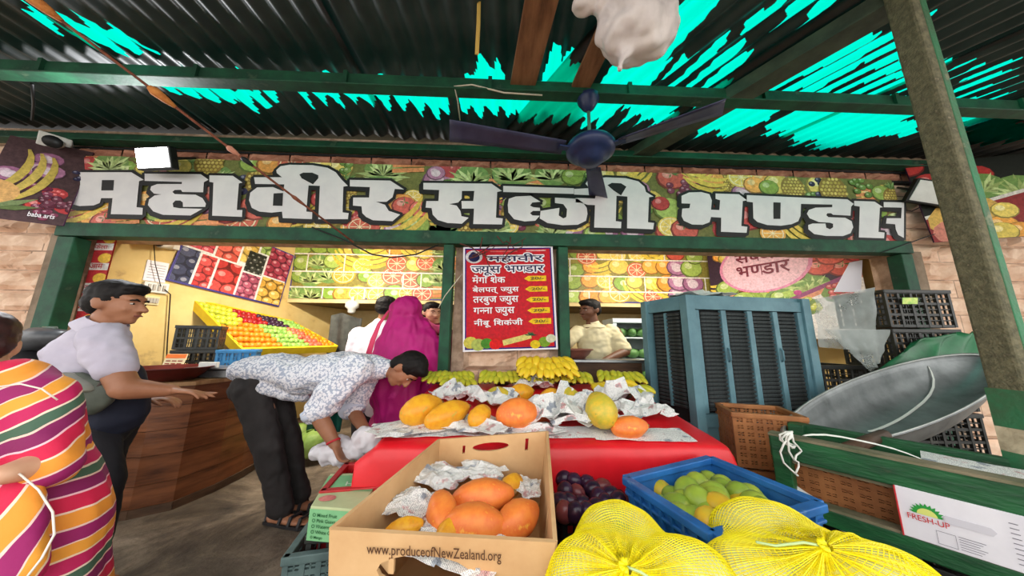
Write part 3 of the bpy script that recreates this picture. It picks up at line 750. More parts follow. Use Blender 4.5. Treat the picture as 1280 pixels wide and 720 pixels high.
BN = [((571, 474), 10, .42, 'green tipped banana bunch at the left end of the back row', .1, 1, 0, 'banana', 2), ((572, 492), 6, .26, 'small banana bunch just behind the plump yellow papaya', .1, .9, 0, 'banana', 1),
      ((627, 474), 9, .36, 'banana bunch second from the left in the back row', 0, 1, 0, 'banana', 2), ((662, 480), 7, .3, 'banana bunch lying under the left of the highest pile', .1, 1, 0, 'banana', 2), ((706, 480), 8, .34, 'low banana bunch to the right below the highest pile', -.05, 1, 0, 'banana', 2),
      ((755, 476), 8, .36, 'pale green banana bunch below the vendor', -.1, 1.05, 0, 'banana', 2), ((762, 497), 9, .34, 'ripe yellow banana hand lying in front of the back row', .35, 1.1, .1, 'banana_yellow', 1), ((797, 503), 4, .16, 'small banana bunch at the right end of the table', .9, 1.0, 0, 'banana', 1)]
for p, n, s, lb, a, sc, tl, kd, ly in BN:
    c = on_table(p[0], p[1], .0); bunch((c.x, min(c.y + .1, 2.58), tz(min(c.y + .1, 2.58))), n, s, lb, a, sc, tl, kd, ly)
c = P(684, 470, Y=2.45); bunch((c.x, 2.52, c.z - .03), 10, .38, 'large yellow banana bunch on top of the pile', .02, 1.15, .1, 'banana_yellow', 3, 1.2)
# ------------------------------------------------------------------ air cooler
mat('cooler_blue', (100, 140, 150), (80, 118, 130), 4, .5, c3=(62, 92, 100), bump=.06)
mat('cooler_dark', (30, 34, 36), (18, 20, 22), 6, .8)
co_ = thing('air_cooler', 'tall weathered blue metal air cooler with louvred panels', 'air cooler', (1.9, 2.4, .45))
cz0, cz1 = .47, 1.665
f0 = Vector((1.455, 2.2, 0)); f1 = Vector((2.52, 2.32, 0)); bk = Vector((-.11, .42, 0))
fx = (f1 - f0); fn_ = Vector((fx.y, -fx.x, 0)).normalized()
def UP(z): return Vector((0, 0, z))
inset = .025; g0 = f0 + fx.normalized() * inset - fn_ * inset; g1 = f1 - fx.normalized() * inset - fn_ * inset
q = MB(); q.hexa([g0 + UP(cz0 + .02), g1 + UP(cz0 + .02), g1 + bk * .9 + UP(cz0 + .02), g0 + bk * .9 + UP(cz0 + .02), g0 + UP(cz1 - .02), g1 + UP(cz1 - .02), g1 + bk * .9 + UP(cz1 - .02), g0 + bk * .9 + UP(cz1 - .02)]); q.build('inner_pad', 'cooler_dark', co_)
q = MB(); q.hexa([f0 + UP(cz1 - .04), f1 + UP(cz1 - .04), f1 + bk + UP(cz1 - .04), f0 + bk + UP(cz1 - .04), f0 + UP(cz1), f1 + UP(cz1), f1 + bk + UP(cz1), f0 + bk + UP(cz1)]); q.build('top_cover', 'cooler_blue', co_, bevel=.006)
q = MB(); q.hexa([f0 + UP(cz0), f1 + UP(cz0), f1 + bk + UP(cz0), f0 + bk + UP(cz0), f0 + UP(cz0 + .22), f1 + UP(cz0 + .22), f1 + bk + UP(cz0 + .22), f0 + bk + UP(cz0 + .22)]); q.build('water_tank', 'cooler_blue', co_, bevel=.006)
for p in (f0, f1, f0 + bk, f1 + bk):
    q = MB(); q.box(p + UP((cz0 + cz1) / 2), (.075, .075, cz1 - cz0 - .01), rz(math.atan2(fx.y, fx.x))); q.build('corner_post', 'cooler_blue', co_, bevel=.004)
q = MB(); q.bar(f0 + UP(cz1 - .075), f1 + UP(cz1 - .075), .04, .08); q.build('front_rail', 'cooler_blue', co_)
q = MB(); q.bar(f0 + UP(cz0 + .26), f1 + UP(cz0 + .26), .04, .09); q.build('front_rail', 'cooler_blue', co_)
q = MB(); q.bar(f0 + UP(cz1 - .075), f0 + bk + UP(cz1 - .075), .04, .08); q.build('side_rail', 'cooler_blue', co_)
lw = fx.length; slat_w = .185
sl = MB(); sl.box((0, 0, 0), (1, .016, .018), rot3(.5)); SLM = sl.mesh('louvre_slat'); SLM.materials.append(mat('cooler_slat', (74, 82, 84), (48, 52, 52), 5, .6))
ang = math.atan2(fx.y, fx.x); u = fx.normalized(); zs0, zs1 = cz0 + .32, cz1 - .13; ns = 25
for c in range(4):
    cx = .075 + (lw - .15) * (c + .5) / 4
    for k in range(ns):
        zz = zs0 + (zs1 - zs0) * (k + .5) / ns
        inst(SLM, 'louvre_slat', TR(f0 + u * cx + UP(zz), rz(ang), (slat_w, 1, 1)), co_)
for c in range(5):
    cx = .06 + (lw - .12) * c / 4
    q = MB(); q.box(f0 + u * cx + UP((zs0 + zs1) / 2) + fn_ * .004, (.045, .03, zs1 - zs0 + .02), rz(ang)); q.build('mullion', 'cooler_blue', co_, bevel=.003)
for c in (1, 3):
    q = MB(); p = f0 + u * (.06 + (lw - .12) * c / 4) + UP(1.2) + fn_ * .035; q.tube([p + fn_ * -.02 + UP(-.05), p + UP(-.035), p + UP(.035), p + fn_ * -.02 + UP(.05)], .008, 6); q.build('panel_handle', 'cooler_blue', co_, smooth=True)
ang2 = math.atan2(bk.y, bk.x)
for k in range(ns):
    zz = zs0 + (zs1 - zs0) * (k + .5) / ns
    inst(SLM, 'louvre_slat', TR(f0 + bk * .5 + UP(zz), rz(ang2 + PI), (.27, 1, 1)), co_)
q = MB(); q.box(f0 + bk * .5 + UP((zs0 + zs1) / 2) - u * .006, (.02, .02, zs1 - zs0), rz(ang2)); q.build('mullion', 'cooler_blue', co_)
for p in (f0, f1, f0 + bk, f1 + bk):
    q = MB(); q.bar((p.x, p.y, 0), (p.x, p.y, cz0), .05); q.build('stand_leg', 'cooler_dark', co_)

# ------------------------------------------------------------------ cardboard box of papayas in front
mat('cardboard', (212, 172, 124), (196, 152, 104), 4, .8, bump=.08, bscale=14, c3=(180, 136, 92))
mat('cardboard_in', (190, 146, 98), (172, 126, 82), 4, .85, bump=.06)
mat('ink_brown', (84, 52, 32), None, 5, .7)
bx = thing('cardboard_box', 'open brown cardboard produce box holding orange papayas', 'box', (-.2, 1.1, .5))
FL = P(414, 660, Y=.86); FR_ = P(694, 676, Y=.86); BL = P(549, 549, Y=1.42); BR = P(684, 539, Y=1.42)
nrm = (FR_ - FL).cross(BL - FL).normalized(); hh = .33
dn = (-nrm * .8 + Vector((0, 0, -1)) * .4).normalized()
ins = .035
def low(p, c): return p + dn * hh + (c - p) * .07
cen = (FL + FR_ + BL + BR) / 4
bFL, bFR, bBL, bBR = (low(p, cen) for p in (FL, FR_, BL, BR))
def wall(name, tl, tr_, bl, br, holes=(), label=None, m='cardboard'):
    """board between four corners with holes given in fractions of width and height (0,0 lower left)"""
    q = MB(); nn = (tr_ - tl).cross(bl - tl).normalized() * .006
    def pt(x, y): return (bl.lerp(br, x)).lerp(tl.lerp(tr_, x), y)
    out = [(k / 10, 0) for k in range(11)] + [(1 - k / 10, 1) for k in range(11)]
    loops = [out] + list(holes); flat = [p for l in loops for p in l]
    tris = tessellate_polygon([[Vector((x, y, 0)) for x, y in l] for l in loops]); k = len(flat)
    q.v = [pt(x, y) + nn * s for s in (1, -1) for x, y in flat]
    for t in tris: q.f += [tuple(t), tuple(a + k for a in reversed(t))]; q.c += [None, None]
    b = 0
    for l in loops:
        for j in range(len(l)): q.f.append((b + j, b + (j + 1) % len(l), b + k + (j + 1) % len(l), b + k + j)); q.c.append(None)
        b += len(l)
    return q.build(name, m, bx)
fw = wall('front_wall', FL, FR_, bFL, bFR, [oval(.42, .72, .21, .13), rect(.262, .7, .285, .82), rect(.65, .66, .672, .78)])
wall('back_wall', BL, BR, bBL, bBR, [oval(.48, .86, .17, .055), rect(.22, .8, .245, .9), rect(.8, .78, .83, .93)])
wall('side_wall', FL, BL, bFL, bBL)
wall('side_wall', FR_, BR, bFR, bBR, [rect(.3, .5, .35, .86)])
q = MB(); q.face((bFL, bFR, bBR, bBL)); q.build('bottom', 'cardboard', bx, solid=.01)
exb = (FR_ - FL); eyb = (FL - bFL)
letters('www.produceofNewZealand.org', 'printed_text', 'ink_brown', bx, FL + exb * .165 - eyb.normalized() * .058 + exb.cross(eyb).normalized() * .009, exb, eyb, width=exb.length * .59, height=.034, bold=.004)
# papayas in the box
def in_box(px, py, t):                        # point under the rim plane, t below
    p = PP(px, py, FL - nrm * t, nrm); return p
for c, L_, f, yaw, pit, k, lb in (((603, 622), .2, .52, .1, .12, 'orange', 'orange papaya lying uppermost in the cardboard box'), ((553, 642), .17, .6, 1.9, .3, 'orange', 'dull orange papaya at the left of the papayas in the box'),
      ((592, 657), .18, .58, .05, 0, 'orange', 'orange red papaya at the front of the cardboard box'), ((647, 650), .16, .62, .7, .2, 'orange', 'orange papaya at the right end of the cardboard box'),
      ((640, 606), .12, .6, 1.0, 0, 'yellow', 'small yellow papaya at the back right of the box'), ((563, 662), .12, .55, 1.2, .2, 'yellow', 'small yellow papaya peeping out at the front of the box'),
      ((505, 660), .1, .5, .2, .2, 'yellow', 'small yellow papaya at the left front corner of the box')):
    p = in_box(*c, .075); dv = Vector((math.cos(yaw) * math.cos(pit) * 1.15, math.sin(yaw) * math.cos(pit), math.sin(pit))) * L_ / 2
    papaya(p - dv, p + dv, f, k, lb)
for k, (c, s, am, lb) in enumerate((((548, 598), (.22, .16), .45, 'crumpled newspaper at the back left inside the cardboard box'), ((600, 592), (.2, .14), .4, 'crumpled newspaper at the back inside the cardboard box'), ((510, 632), (.16, .16), .4, 'crumpled newspaper at the left inside the cardboard box'),
      ((655, 612), (.12, .12), .5, 'crumpled newspaper at the right inside the cardboard box'), ((545, 668), (.22, .1), .25, 'crumpled newspaper at the front inside the cardboard box'), ((575, 680), (.26, .2), .2, 'newspaper lining the bottom of the cardboard box'))):
    crumple(in_box(*c, .09), s, 30 + k, lb, am, frame(BL - FL, nrm))
# stool that carries the box and sacks
mat('crate_grey', (96, 118, 116), (72, 92, 92), 8, .55)
crate(TR((-.2, 1.12, .0), rz(.03)), .75, .6, .47, MATS['plastic_black'], 'black plastic crate carrying the cardboard box', 5, 3)
crate(TR(P(412, 700, Z=.34), rz(.2)), .26, .3, .12, MATS['crate_grey'], 'grey green plastic crate under the green carton', 4, 2)

# green printed carton
mat('carton_green', (134, 196, 142), (116, 178, 126), 5, .7)
mat('carton_side', (196, 206, 160), (180, 190, 144), 5, .75)
gc = thing('fruit_carton', 'flat green and tan printed fruit carton beside the man in sandals', 'carton', (-.8, 1.5, .45))
gA = P(388, 634, Y=1.33); gB = P(450, 636, Y=1.3); zc = (gA.z + gB.z) / 2; gA.z = gB.z = zc
gC = P(480, 590, Z=zc); gD = P(413, 592, Z=zc); hC = Vector((0, 0, -.12))
q = MB(); q.hexa([gA + hC, gB + hC, gC + hC, gD + hC, gA, gB, gC, gD]); q.build('body', 'carton_side', gc, bevel=.004)
q = MB(); e = Vector((0, 0, .002)); q.face((gA.lerp(gD, .42) + e, gB.lerp(gC, .42) + e, gB.lerp(gC, .9) + e, gA.lerp(gD, .9) + e)); q.build('green_panel', 'carton_green', gc)
fnn = (gB - gA).cross(Vector((0, 0, 1))).normalized() * .002
q = MB(); q.face((gA + hC + fnn, gB + hC + fnn, gB + fnn - UP(.008), gA + fnn - UP(.008))); q.build('green_side', 'carton_green', gc)
for k, t in enumerate(('O Mixed Fruit', 'O Pink Guava', 'O Watermelon', 'O White Guava', 'O Mango')):
    letters(t, 'printed_text', mat('ink_green', (30, 92, 50), None, 5, .7), gc, gA + (gB - gA) * .08 - UP(.034 + .02 * k) + fnn * 1.6, gB - gA, (0, 0, 1), height=.013, bold=.01)
letters('H', 'printed_text', mat('ink_pale', (210, 226, 200), None, 5, .7), gc, gA.lerp(gD, .6) + (gB - gA) * .5 + e * 1.5, gB - gA, gD - gA, height=.04, bold=.02)
q = MB(); q.sphere(gA.lerp(gD, .22) + (gB - gA) * .25 + e, (.035, .025, .002), n=12, m=4); q.build('printed_flower', mat('ink_pink', (222, 140, 130), (200, 110, 110), 30, .7), gc)

gm = (gA + gB + gC + gD) / 4
crate(TR((gm.x + .02, gm.y + .02, 0), rz(.1)), .26, .24, zc - .122, MATS['plastic_black'], 'black plastic crate under the green printed carton', 3, 4)
# ------------------------------------------------------------------ plums in clear bag, blue crate of guavas
rr = random.Random(11)
PLM = {k: fruit_mesh(k, .033, m, 'round', 12, 8) for k, m in (('plum', 'fruit_plum'), ('red_plum', mat('fruit_redplum', (128, 62, 62), (96, 40, 48), 8, .3)))}
pl_bed = MB()
n_ = 0
for (px, py, t) in ((704, 598, 0), (718, 601, 0), (735, 604, 0), (706, 614, 0), (722, 617, 1), (740, 611, 0), (712, 628, 0), (728, 630, 0), (754, 608, 1), (748, 622, 0), (763, 618, 0), (705, 640, 1), (719, 641, 0), (734, 641, 0), (757, 630, 0), (772, 626, 0), (701, 627, 0), (745, 634, 0)):
    p = P(px, py, Z=.66 + .02 * rr.random()); n_ += 1
    o = inst(PLM['red_plum' if t else 'plum'], 'plum', TR(p, rot3(rr.random() * 6, rr.random() * 6), (1.2, 1, 1)))
    tag(o, 'reddish plum among the dark plums beside the cardboard box' if t else 'dark purple plum heaped beside the cardboard box', 'plum', 'reddish plums beside the box' if t else 'dark plums beside the box')
pc_ = P(735, 618, Z=.62)
crate(TR((pc_.x, pc_.y, .40), rz(.1)), .34, .3, .22, MATS['plastic_black'], 'black crate under the heap of plums', 4, 2)
def blue_crate():
    r = thing('plastic_crate', 'bright blue plastic crate of green guavas and yellow mangoes', 'crate', (.8, 1.25, .5))
    zt = .765; L_, B_, R_, F_ = (P(782, 600, Z=zt), P(888, 574, Z=zt), P(1027, 632, Z=zt), P(892, 672, Z=zt))
    c = (L_ + B_ + R_ + F_) / 4; cs = [L_, F_, R_, B_]; h = .17
    def lo(p, k=.9): return c + (p - c) * k - Vector((0, 0, h))
    q = MB(); q.face([lo(p, .93) + UP(.004) for p in cs]); q.build('bottom', 'plastic_blue', r, solid=.01)
    for j in range(4):
        a, b = cs[j], cs[(j + 1) % 4]; la, lb = lo(a), lo(b); out = ((a + b) / 2 - c).normalized() * .006
        q = MB(); q.face((la, lb, b, a)); q.build('side', 'plastic_blue', r, solid=.01)
        q = MB(); q.bar(a, b, .036, .026); q.bar(a - UP(.04) + (c - a) * .02 + out, b - UP(.04) + (c - b) * .02 + out, .02, .012); q.build('rim', 'plastic_blue', r, bevel=.004)
        for k in range(1, 8):
            t = k / 8; q = MB(); q.bar(la.lerp(lb, t) + out, a.lerp(b, t) + out, .01, .022, out); q.build('rib', 'plastic_blue', r)
    for k in range(4):
        t = .52 + .05 * k; q = MB(); p = L_.lerp(B_, t) * .5 + lo(L_).lerp(lo(B_), t) * .5 + (c - L_.lerp(B_, .5)).normalized() * .012 + UP(.03); q.box(p, (.016, .004, .045), rz(.4)); q.build('vent_slot', 'black', r)
    return c, cs
bc, bcs = blue_crate()
GV = {k: fruit_mesh(k, .043, m, kd, 14, 9) for k, m, kd in (('guava', 'fruit_guava', 'round'), ('mango', 'fruit_mango', 'mango'), ('green_guava', mat('fruit_guava2', (156, 178, 62), (126, 152, 52), 9, .38, c3=(186, 190, 80)), 'pear'))}
GL = [(825, 614, 1), (845, 632, 2), (858, 612, 2), (826, 634, 2), (850, 648, 0), (872, 605, 0), (886, 603, 0), (903, 608, 0), (890, 620, 2), (873, 618, 0), (908, 616, 2), (925, 618, 2), (868, 634, 0), (884, 641, 2), (899, 635, 1), (909, 628, 0), (929, 630, 1), (945, 632, 0), (910, 645, 0), (866, 652, 2), (888, 652, 1), (840, 622, 0), (855, 628, 0), (875, 628, 2), (915, 636, 2), (938, 622, 0), (895, 625, 0), (838, 644, 0), (925, 645, 0), (955, 640, 0)]
for k, (px, py, t) in enumerate(GL):
    p = P(px, py, Z=.715 + .02 * ((k * 7) % 3 - 1)); nm = ('guava', 'mango', 'green_guava')[t]
    o = inst(GV[nm], 'mango' if t == 1 else 'guava', TR(p, rot3(rr.random() * 6, rr.random() * 6, rr.random() * 6), rr.uniform(.95, 1.12)))
    if t == 1: tag(o, 'golden mango among the guavas in the blue crate', 'mango', 'mangoes in the blue crate')
    elif t == 2: tag(o, 'pear shaped green guava in the blue crate', 'guava', 'pear shaped guavas in the blue crate')
    else: tag(o, 'round yellow green guava in the blue crate', 'guava', 'round guavas in the blue crate')
crate(TR((bc.x, bc.y, .0), rz(.38)),   .36, .28, .575, MATS['plastic_black'], 'black plastic crate standing under the bright blue crate', 5, 4)

# ------------------------------------------------------------------ yellow net sacks
mat('net', (244, 230, 20), (236, 216, 10), 20, .45)
mat('net_twine', (190, 214, 150), None, 5, .5)
mat('melon', (236, 238, 196), (222, 226, 160), 6, .5, c3=(188, 200, 110))
def sack(c, R, knot, fruits, label, seed, twine):
    """net drawn over fruit and gathered into a knot; fruits = (offset, radius)"""
    c = Vector(c); r_ = thing('net_sack', label, 'sack', c); kd = Vector(knot).normalized()
    x = kd.orthogonal().normalized(); y = kd.cross(x); NU, NV = 156, 72; rnd = random.Random(seed); ph = [rnd.random() * 6 for _ in range(4)]
    def rad(d):
        best = .55
        num = 0; den = 0
        for o, s in fruits:                       # distance at which the ray leaves each fruit
            b = d.dot(o); disc = b * b - o.dot(o) + s * s
            if disc > 0: best = max(best, b + math.sqrt(disc))
        return best
    def surf(u, v):
        th = .05 + v * (PI - .06); a = 2 * PI * u
        d = kd * math.cos(th) + (x * math.cos(a) + y * math.sin(a)) * math.sin(th)
        e = rad(d); k = 0
        for (da, dt) in ((.16, 0), (-.16, 0), (0, .16), (0, -.16), (.3, .0), (-.3, 0), (0, .3), (0, -.3)):
            t2 = th + dt; a2 = a + da / max(.3, math.sin(th)); e += rad(kd * math.cos(t2) + (x * math.cos(a2) + y * math.sin(a2)) * math.sin(t2))
        e /= 9
        g = max(0, 1 - th / .75); e = e * (1 + .03 * math.sin(a * 11 + ph[0]) * min(1, g * 2) + .02 * math.sin(a * 23 + ph[1]) * min(1, g * 2)) + g * g * .04
        e += .025 * noise.noise(d * 4 + Vector((seed, 0, 0)))
        return c + Vector((d.x * R[0], d.y * R[1], d.z * R[2])) * e * 1.02
    q = MB(); q.grid(surf, NU, NV); o = q.build('net', 'net', r_); w = o.modifiers.new('w', 'WIREFRAME'); w.thickness = .0027; w.use_even_offset = False; w.use_boundary = False
    top = c + Vector((kd.x * R[0], kd.y * R[1], kd.z * R[2])) * 1.03
    q = MB()
    for k in range(9):
        a = 2 * PI * k / 14 + rnd.random() * .3; side = (x * math.cos(a) + y * math.sin(a)); q.tube([top - kd * .03 + side * .035, top - kd * .008 + side * .012, top + kd * .004 + side * .005, top + kd * (.004 + .004 * rnd.random()) + side * .014], [.003, .005, .006, .003], 5)
    q.build('knot', 'net', r_, smooth=True)
    q = MB(); q.tube([top, top + Vector(twine) * .3 + kd * .01, top + Vector(twine) * .7 - kd * .01, top + Vector(twine)], .003, 5); q.build('twine', 'net_twine', r_, smooth=True)
    for o, s in fruits:
        q = MB(); q.sphere(c + Vector((o.x * R[0], o.y * R[1], o.z * R[2])), Vector(R) * s * .93, None, 18, 12); q.build('melon', 'melon', r_, smooth=True)
V_ = Vector
c1 = P(792, 692, Y=.86)
sack((c1.x, .86, c1.z - .10), (.24, .2, .2), (-.3, -.62, .78), [(V_((-.45, -.2, .25)), .55), (V_((.4, -.35, .3)), .55), (V_((.0, .45, .3)), .55), (V_((-.1, -.6, -.2)), .5), (V_((.5, .3, -.1)), .5), (V_((-.5, .3, -.2)), .5), (V_((0, 0, -.5)), .5)], 'yellow net sack of pale melons beside the cardboard box', 1, (.10, -.03, -.03))
c2 = P(1012, 690, Y=.84)
sack((c2.x, .84, c2.z - .09), (.32, .22, .2), (-.22, -.5, .85), [(V_((-.55, -.2, .2)), .5), (V_((.05, -.4, .35)), .5), (V_((.5, -.1, .05)), .5), (V_((-.1, .45, .3)), .5), (V_((-.4, -.5, -.2)), .5), (V_((.4, .4, -.1)), .5), (V_((.3, -.4, -.2)), .5), (V_((0, 0, -.5)), .5)], 'larger yellow net sack of melons in front of the blue crate', 2, (-.12, .05, -.02))
for x, lb in ((c1.x, 'black plastic crate under the yellow net sack next to the cardboard box'), (c2.x + .02, 'black plastic crate under the larger yellow net sack')):
    crate(TR((x, .82, 0)), .42, .28, .52, MATS['plastic_black'], lb, 4, 4)
# ------------------------------------------------------------------ green market cart at the right
cA = P(962, 556, Z=.77); cB = P(1290, 630, Z=.77); cu = (cB - cA).normalized(); cn = Vector((cu.y, -cu.x, 0))
if cn.dot(CAM - cA) < 0: cn = -cn
def CPt(px, py, off=0.0): return PP(px, py, cA + cn * off, cn)
cB2 = cA + (cB - cA) * 1.35
ck = thing('market_cart', 'green painted wooden market cart with two rails under the metal pan', 'cart', (cA.x, cA.y, 0))
def rail(name, a, b, h, t=.04, m='green_wood'):
    q = MB(); q.bar(a - cn * t / 2, b - cn * t / 2, t, h); return q.build(name, m, ck, bevel=.006)
rail('top_rail', cA, cB2, .105)
q = MB(); q.bar(cA + UP(.056) - cn * .03, cB2 + UP(.056) - cn * .03, .07, .012); q.build('rail_cap', mat('worn_wood', (132, 122, 98), (86, 92, 66), 6, .8, bump=.2, stretch=(1, 1, 4)), ck)
l0 = CPt(1025, 642); l1 = CPt(1252, 724); lu = (l1 - l0)
l0 = Vector((l0.x, l0.y, l0.z)); l1z = l0 + cu * 1.0; lz = (l0.z + l1.z) / 2
lA = Vector((cA.x, cA.y, lz)); lB = Vector((cB2.x, cB2.y, lz))
rail('lower_rail', lA + cu * .05, lB, .07)
q = MB(); q.bar(lA + UP(.04) - cn * .03 + cu * .05, lB + UP(.04) - cn * .03, .06, .012); q.build('rail_cap', 'worn_wood', ck)
for t in (.0, 1.0):
    for dpt in (.03, .41):
        p = cA.lerp(cB2, t) - cn * dpt + cu * (.04 if t == 0 else -.04); q = MB(); q.box((p.x, p.y, .41), (.07, .07, .82), rz(math.atan2(cu.y, cu.x))); q.build('post', 'green_wood', ck, bevel=.005)
for k in range(3):
    p0 = cA - cn * (.08 + .13 * k) + UP(-.06); p1 = cB2 - cn * (.08 + .13 * k) + UP(-.06); q = MB(); q.bar(p0, p1, .11, .02); q.build('slat', 'worn_wood', ck)
for k in range(3):
    p0 = lA - cn * (.1 + .13 * k) + UP(-.03); p1 = lB - cn * (.1 + .15 * k) + UP(-.03); q = MB(); q.bar(p0, p1, .1, .02); q.build('slat', 'worn_wood', ck)
rail('back_rail', cA - cn * .44, cB2 - cn * .44, .1)

# white fruit carton with the printed emblem
fc = thing('fruit_carton', 'white cardboard fruit carton with a green sun emblem on the cart', 'carton', (1.7, 1.2, .5))
TL, BLc = CPt(1117, 606, .006), CPt(1128, 668, .006); TRc = CPt(1300, 654, .006)
eu = (TRc - TL); eu.z = 0; eu.normalize(); wcar = (TRc - TL).dot(eu) * 1.15; hcar = (TL - BLc).z; TL2 = Vector((TL.x, TL.y, (TL.z)))
O = TL2 - UP(hcar); dpt = -cn * .24
q = MB(); q.hexa([O, O + eu * wcar, O + eu * wcar + dpt, O + dpt, O + UP(hcar), O + eu * wcar + UP(hcar), O + eu * wcar + dpt + UP(hcar), O + dpt + UP(hcar)]); q.build('body', mat('carton_white', (228, 226, 232), (216, 214, 222), 5, .7, bump=.04), fc, bevel=.003)
q = MB(); q.bar(O + cn * .001, O + UP(hcar) + cn * .001, .004, .006, cn); q.build('red_edge', mat('ink_red2', (200, 44, 50), None, 5, .6), fc)
def cpt(x, y, k=.003): return O + eu * (x * wcar) + UP(y * hcar) + cn * k
letters('FRESH-UP', 'printed_text', 'ink_red2', fc, cpt(.06, .40), eu, (0, 0, 1), height=.02, width=.095, bold=.006)
q = MB(); sc0 = cpt(.06, .40) + eu * .048 + UP(.026); pts = []
for k in range(23):
    a = PI * k / 22; r_ = .042 if k % 2 else .032; pts.append(sc0 + eu * (-math.cos(a) * r_) + UP(math.sin(a) * r_))
for k in range(22): q.face((sc0, pts[k + 1], pts[k]))
q.build('green_sun', mat('ink_green2', (40, 150, 60), None, 5, .6), fc)
q = MB(); pts = [sc0 + eu * (-math.cos(PI * k / 12) * .024) + UP(math.sin(PI * k / 12) * .024) + cn * .001 for k in range(13)]
for k in range(12): q.face((sc0 + cn * .001, pts[k + 1], pts[k]))
q.build('yellow_sun', mat('ink_lime', (214, 220, 120), None, 5, .6), fc)
q = MB()
for k in range(9): q.face([cpt(.70, .82 - .085 * k), cpt(.70 + .05, .82 - .085 * k), cpt(.75, .835 - .085 * k), cpt(.70, .835 - .085 * k)])
for k in range(6): q.face([cpt(.38, .30 - .045 * k), cpt(.54 - .02 * (k % 3), .30 - .045 * k), cpt(.54 - .02 * (k % 3), .31 - .045 * k), cpt(.38, .31 - .045 * k)])
for a, b in (((.24, .06), (.36, .06)), ((.24, .3), (.36, .3))): q.face([cpt(*a), cpt(*b), cpt(b[0], b[1] + .008), cpt(a[0], a[1] + .008)])
for xx in (.24, .36): q.face([cpt(xx, .06), cpt(xx + .003, .06), cpt(xx + .003, .308), cpt(xx, .308)])
pl_ = q.build('printed_lines', mat('ink_grey', (120, 116, 128), None, 5, .7), fc)
pl_['kind'] = 'stuff'
q = MB(); panel(q, cpt(.30, .50, .002), eu, (0, 0, 1), [(0, .012), (.008, 0), (.10, 0), (.11, .014), (.10, .026), (.008, .026)], th=.002); q.build('hand_hole_flap', mat('carton_flap', (206, 204, 212), None, 5, .7), fc)

# newspapers and bar on the cart
n0 = CPt(1192, 578, -.08); n1 = CPt(1262, 545, -.45)
q = MB(); o_ = cA.lerp(cB2, .5); 
def nsp(u, v):
    p = cA + cu * (.47 + .3 * u) - cn * (.07 + .33 * v); return (p.x, p.y, cA.z + .0 + .02 * v + .006 * noise.noise(p * 7))
q.grid(nsp, 8, 8); tag(q.build('newspaper_stack', 'newsprint', solid=.012), 'stack of white newspapers lying on the green cart by the column', 'newspaper')
q = MB(); q.tube([cA + cu * .26 - cn * .06 + UP(.035), cA + cu * .36 - cn * .6 + UP(.035)], .028, 10); tag(q.build('wooden_pole', 'wood_dark', smooth=True), 'dark round wooden pole lying on the cart under the pan', 'pole')

# brown basket crates ------------------------------------------------------
bc1 = P(953, 520, Y=1.95)
crate(TR((bc1.x + .03, 2.03, .52), rz(-.35)), .40, .34, .33, MATS['plastic_brown'], 'tan basket crate standing left of the cart against the cooler', 7, 7, name='basket_crate', th=.008)
crate(TR((bc1.x + .03, 2.03, .18), rz(-.35)), .40, .34, .33, MATS['plastic_brown'], 'tan basket crate underneath the one beside the cooler', 7, 7, name='basket_crate', th=.008)
p = cA + cu * .2 - cn * .23
crate(TR((p.x + .02, p.y, lz - .0), rz(math.atan2(cu.y, cu.x))), .36, .26, .21, MATS['plastic_brown'], 'tan basket crate on the lower shelf at the left end of the cart', 6, 5, name='basket_crate', th=.008)
p = cA + cu * .57 - cn * .43
crate(TR((p.x + .02, p.y, lz), rz(math.atan2(cu.y, cu.x))), .34, .3, .21, MATS['plastic_brown'], 'tan basket crate on the lower shelf behind the white carton', 6, 5, name='basket_crate', th=.008)
for k, (t, z, lb) in enumerate(((.22, .0, 'dark plastic crate on the ground under the left end of the cart'), (.6, .0, 'dark plastic crate on the ground under the white carton'))):
    p = cA + cu * t - cn * .3; crate(TR((p.x, p.y, z), rz(math.atan2(cu.y, cu.x))), .36, .34, lz - .1, MATS['plastic_black'], lb, 5, 4)
# white plastic sheet hanging over the shelf
q = MB()
s0, s1 = CPt(1003, 590, -.02), CPt(1120, 612, -.02)
def hang(u, v):
    p = cA + cu * (.05 + .36 * u) - cn * (.055 - .03 * v) ; zt_ = lz + .10 - .03 * u - .07 * abs(math.sin(u * PI * .9)); p.z = zt_ - .08 * v * (1 - .5 * u); return p + cn * (.006 * math.sin(u * 17))
q.grid(hang, 14, 3); tag(q.build('plastic_sheet', mat('sheet_white', (214, 214, 210), (190, 190, 186), 5, .5), smooth=True, solid=.002), 'crumpled white plastic sheet hanging on the lower shelf of the cart', 'sheet')

# big aluminium pan --------------------------------------------------------
mat('aluminium', (150, 154, 154), (120, 124, 124), 5, .42, .55, c3=(92, 96, 96), bump=.06, bscale=12)
pn = thing('metal_pan', 'huge dented aluminium pan tilted on the cart with a white strap in it', 'pan')
PR = .60
pfar = P(1140, 452, Y=2.19); pnear = P(1108, 546, Y=1.62); pcn = (pfar + pnear) / 2; e1 = P(986, 524, Y=1.9) - pcn; e2 = (pfar - pnear) / 2; e3 = (-e1).cross(e2).normalized()
PM = Matrix.Translation(pcn) @ Matrix((-e1 / PR, e2 / PR, e3 * .72)).transposed().to_4x4()
prf = [(.001, -.30), (.22, -.296), (.36, -.27), (.46, -.21), (.53, -.13), (.575, -.05), (PR, 0), (PR + .018, .004), (PR + .018, -.006), (PR - .002, -.014), (.567, -.06), (.52, -.143), (.45, -.223), (.35, -.283), (.21, -.309), (.001, -.313)]
q = MB(); q.lathe(prf, n=48, cap=False); q.v = [PM @ v for v in q.v]; q.build('bowl', 'aluminium', pn, smooth=True)
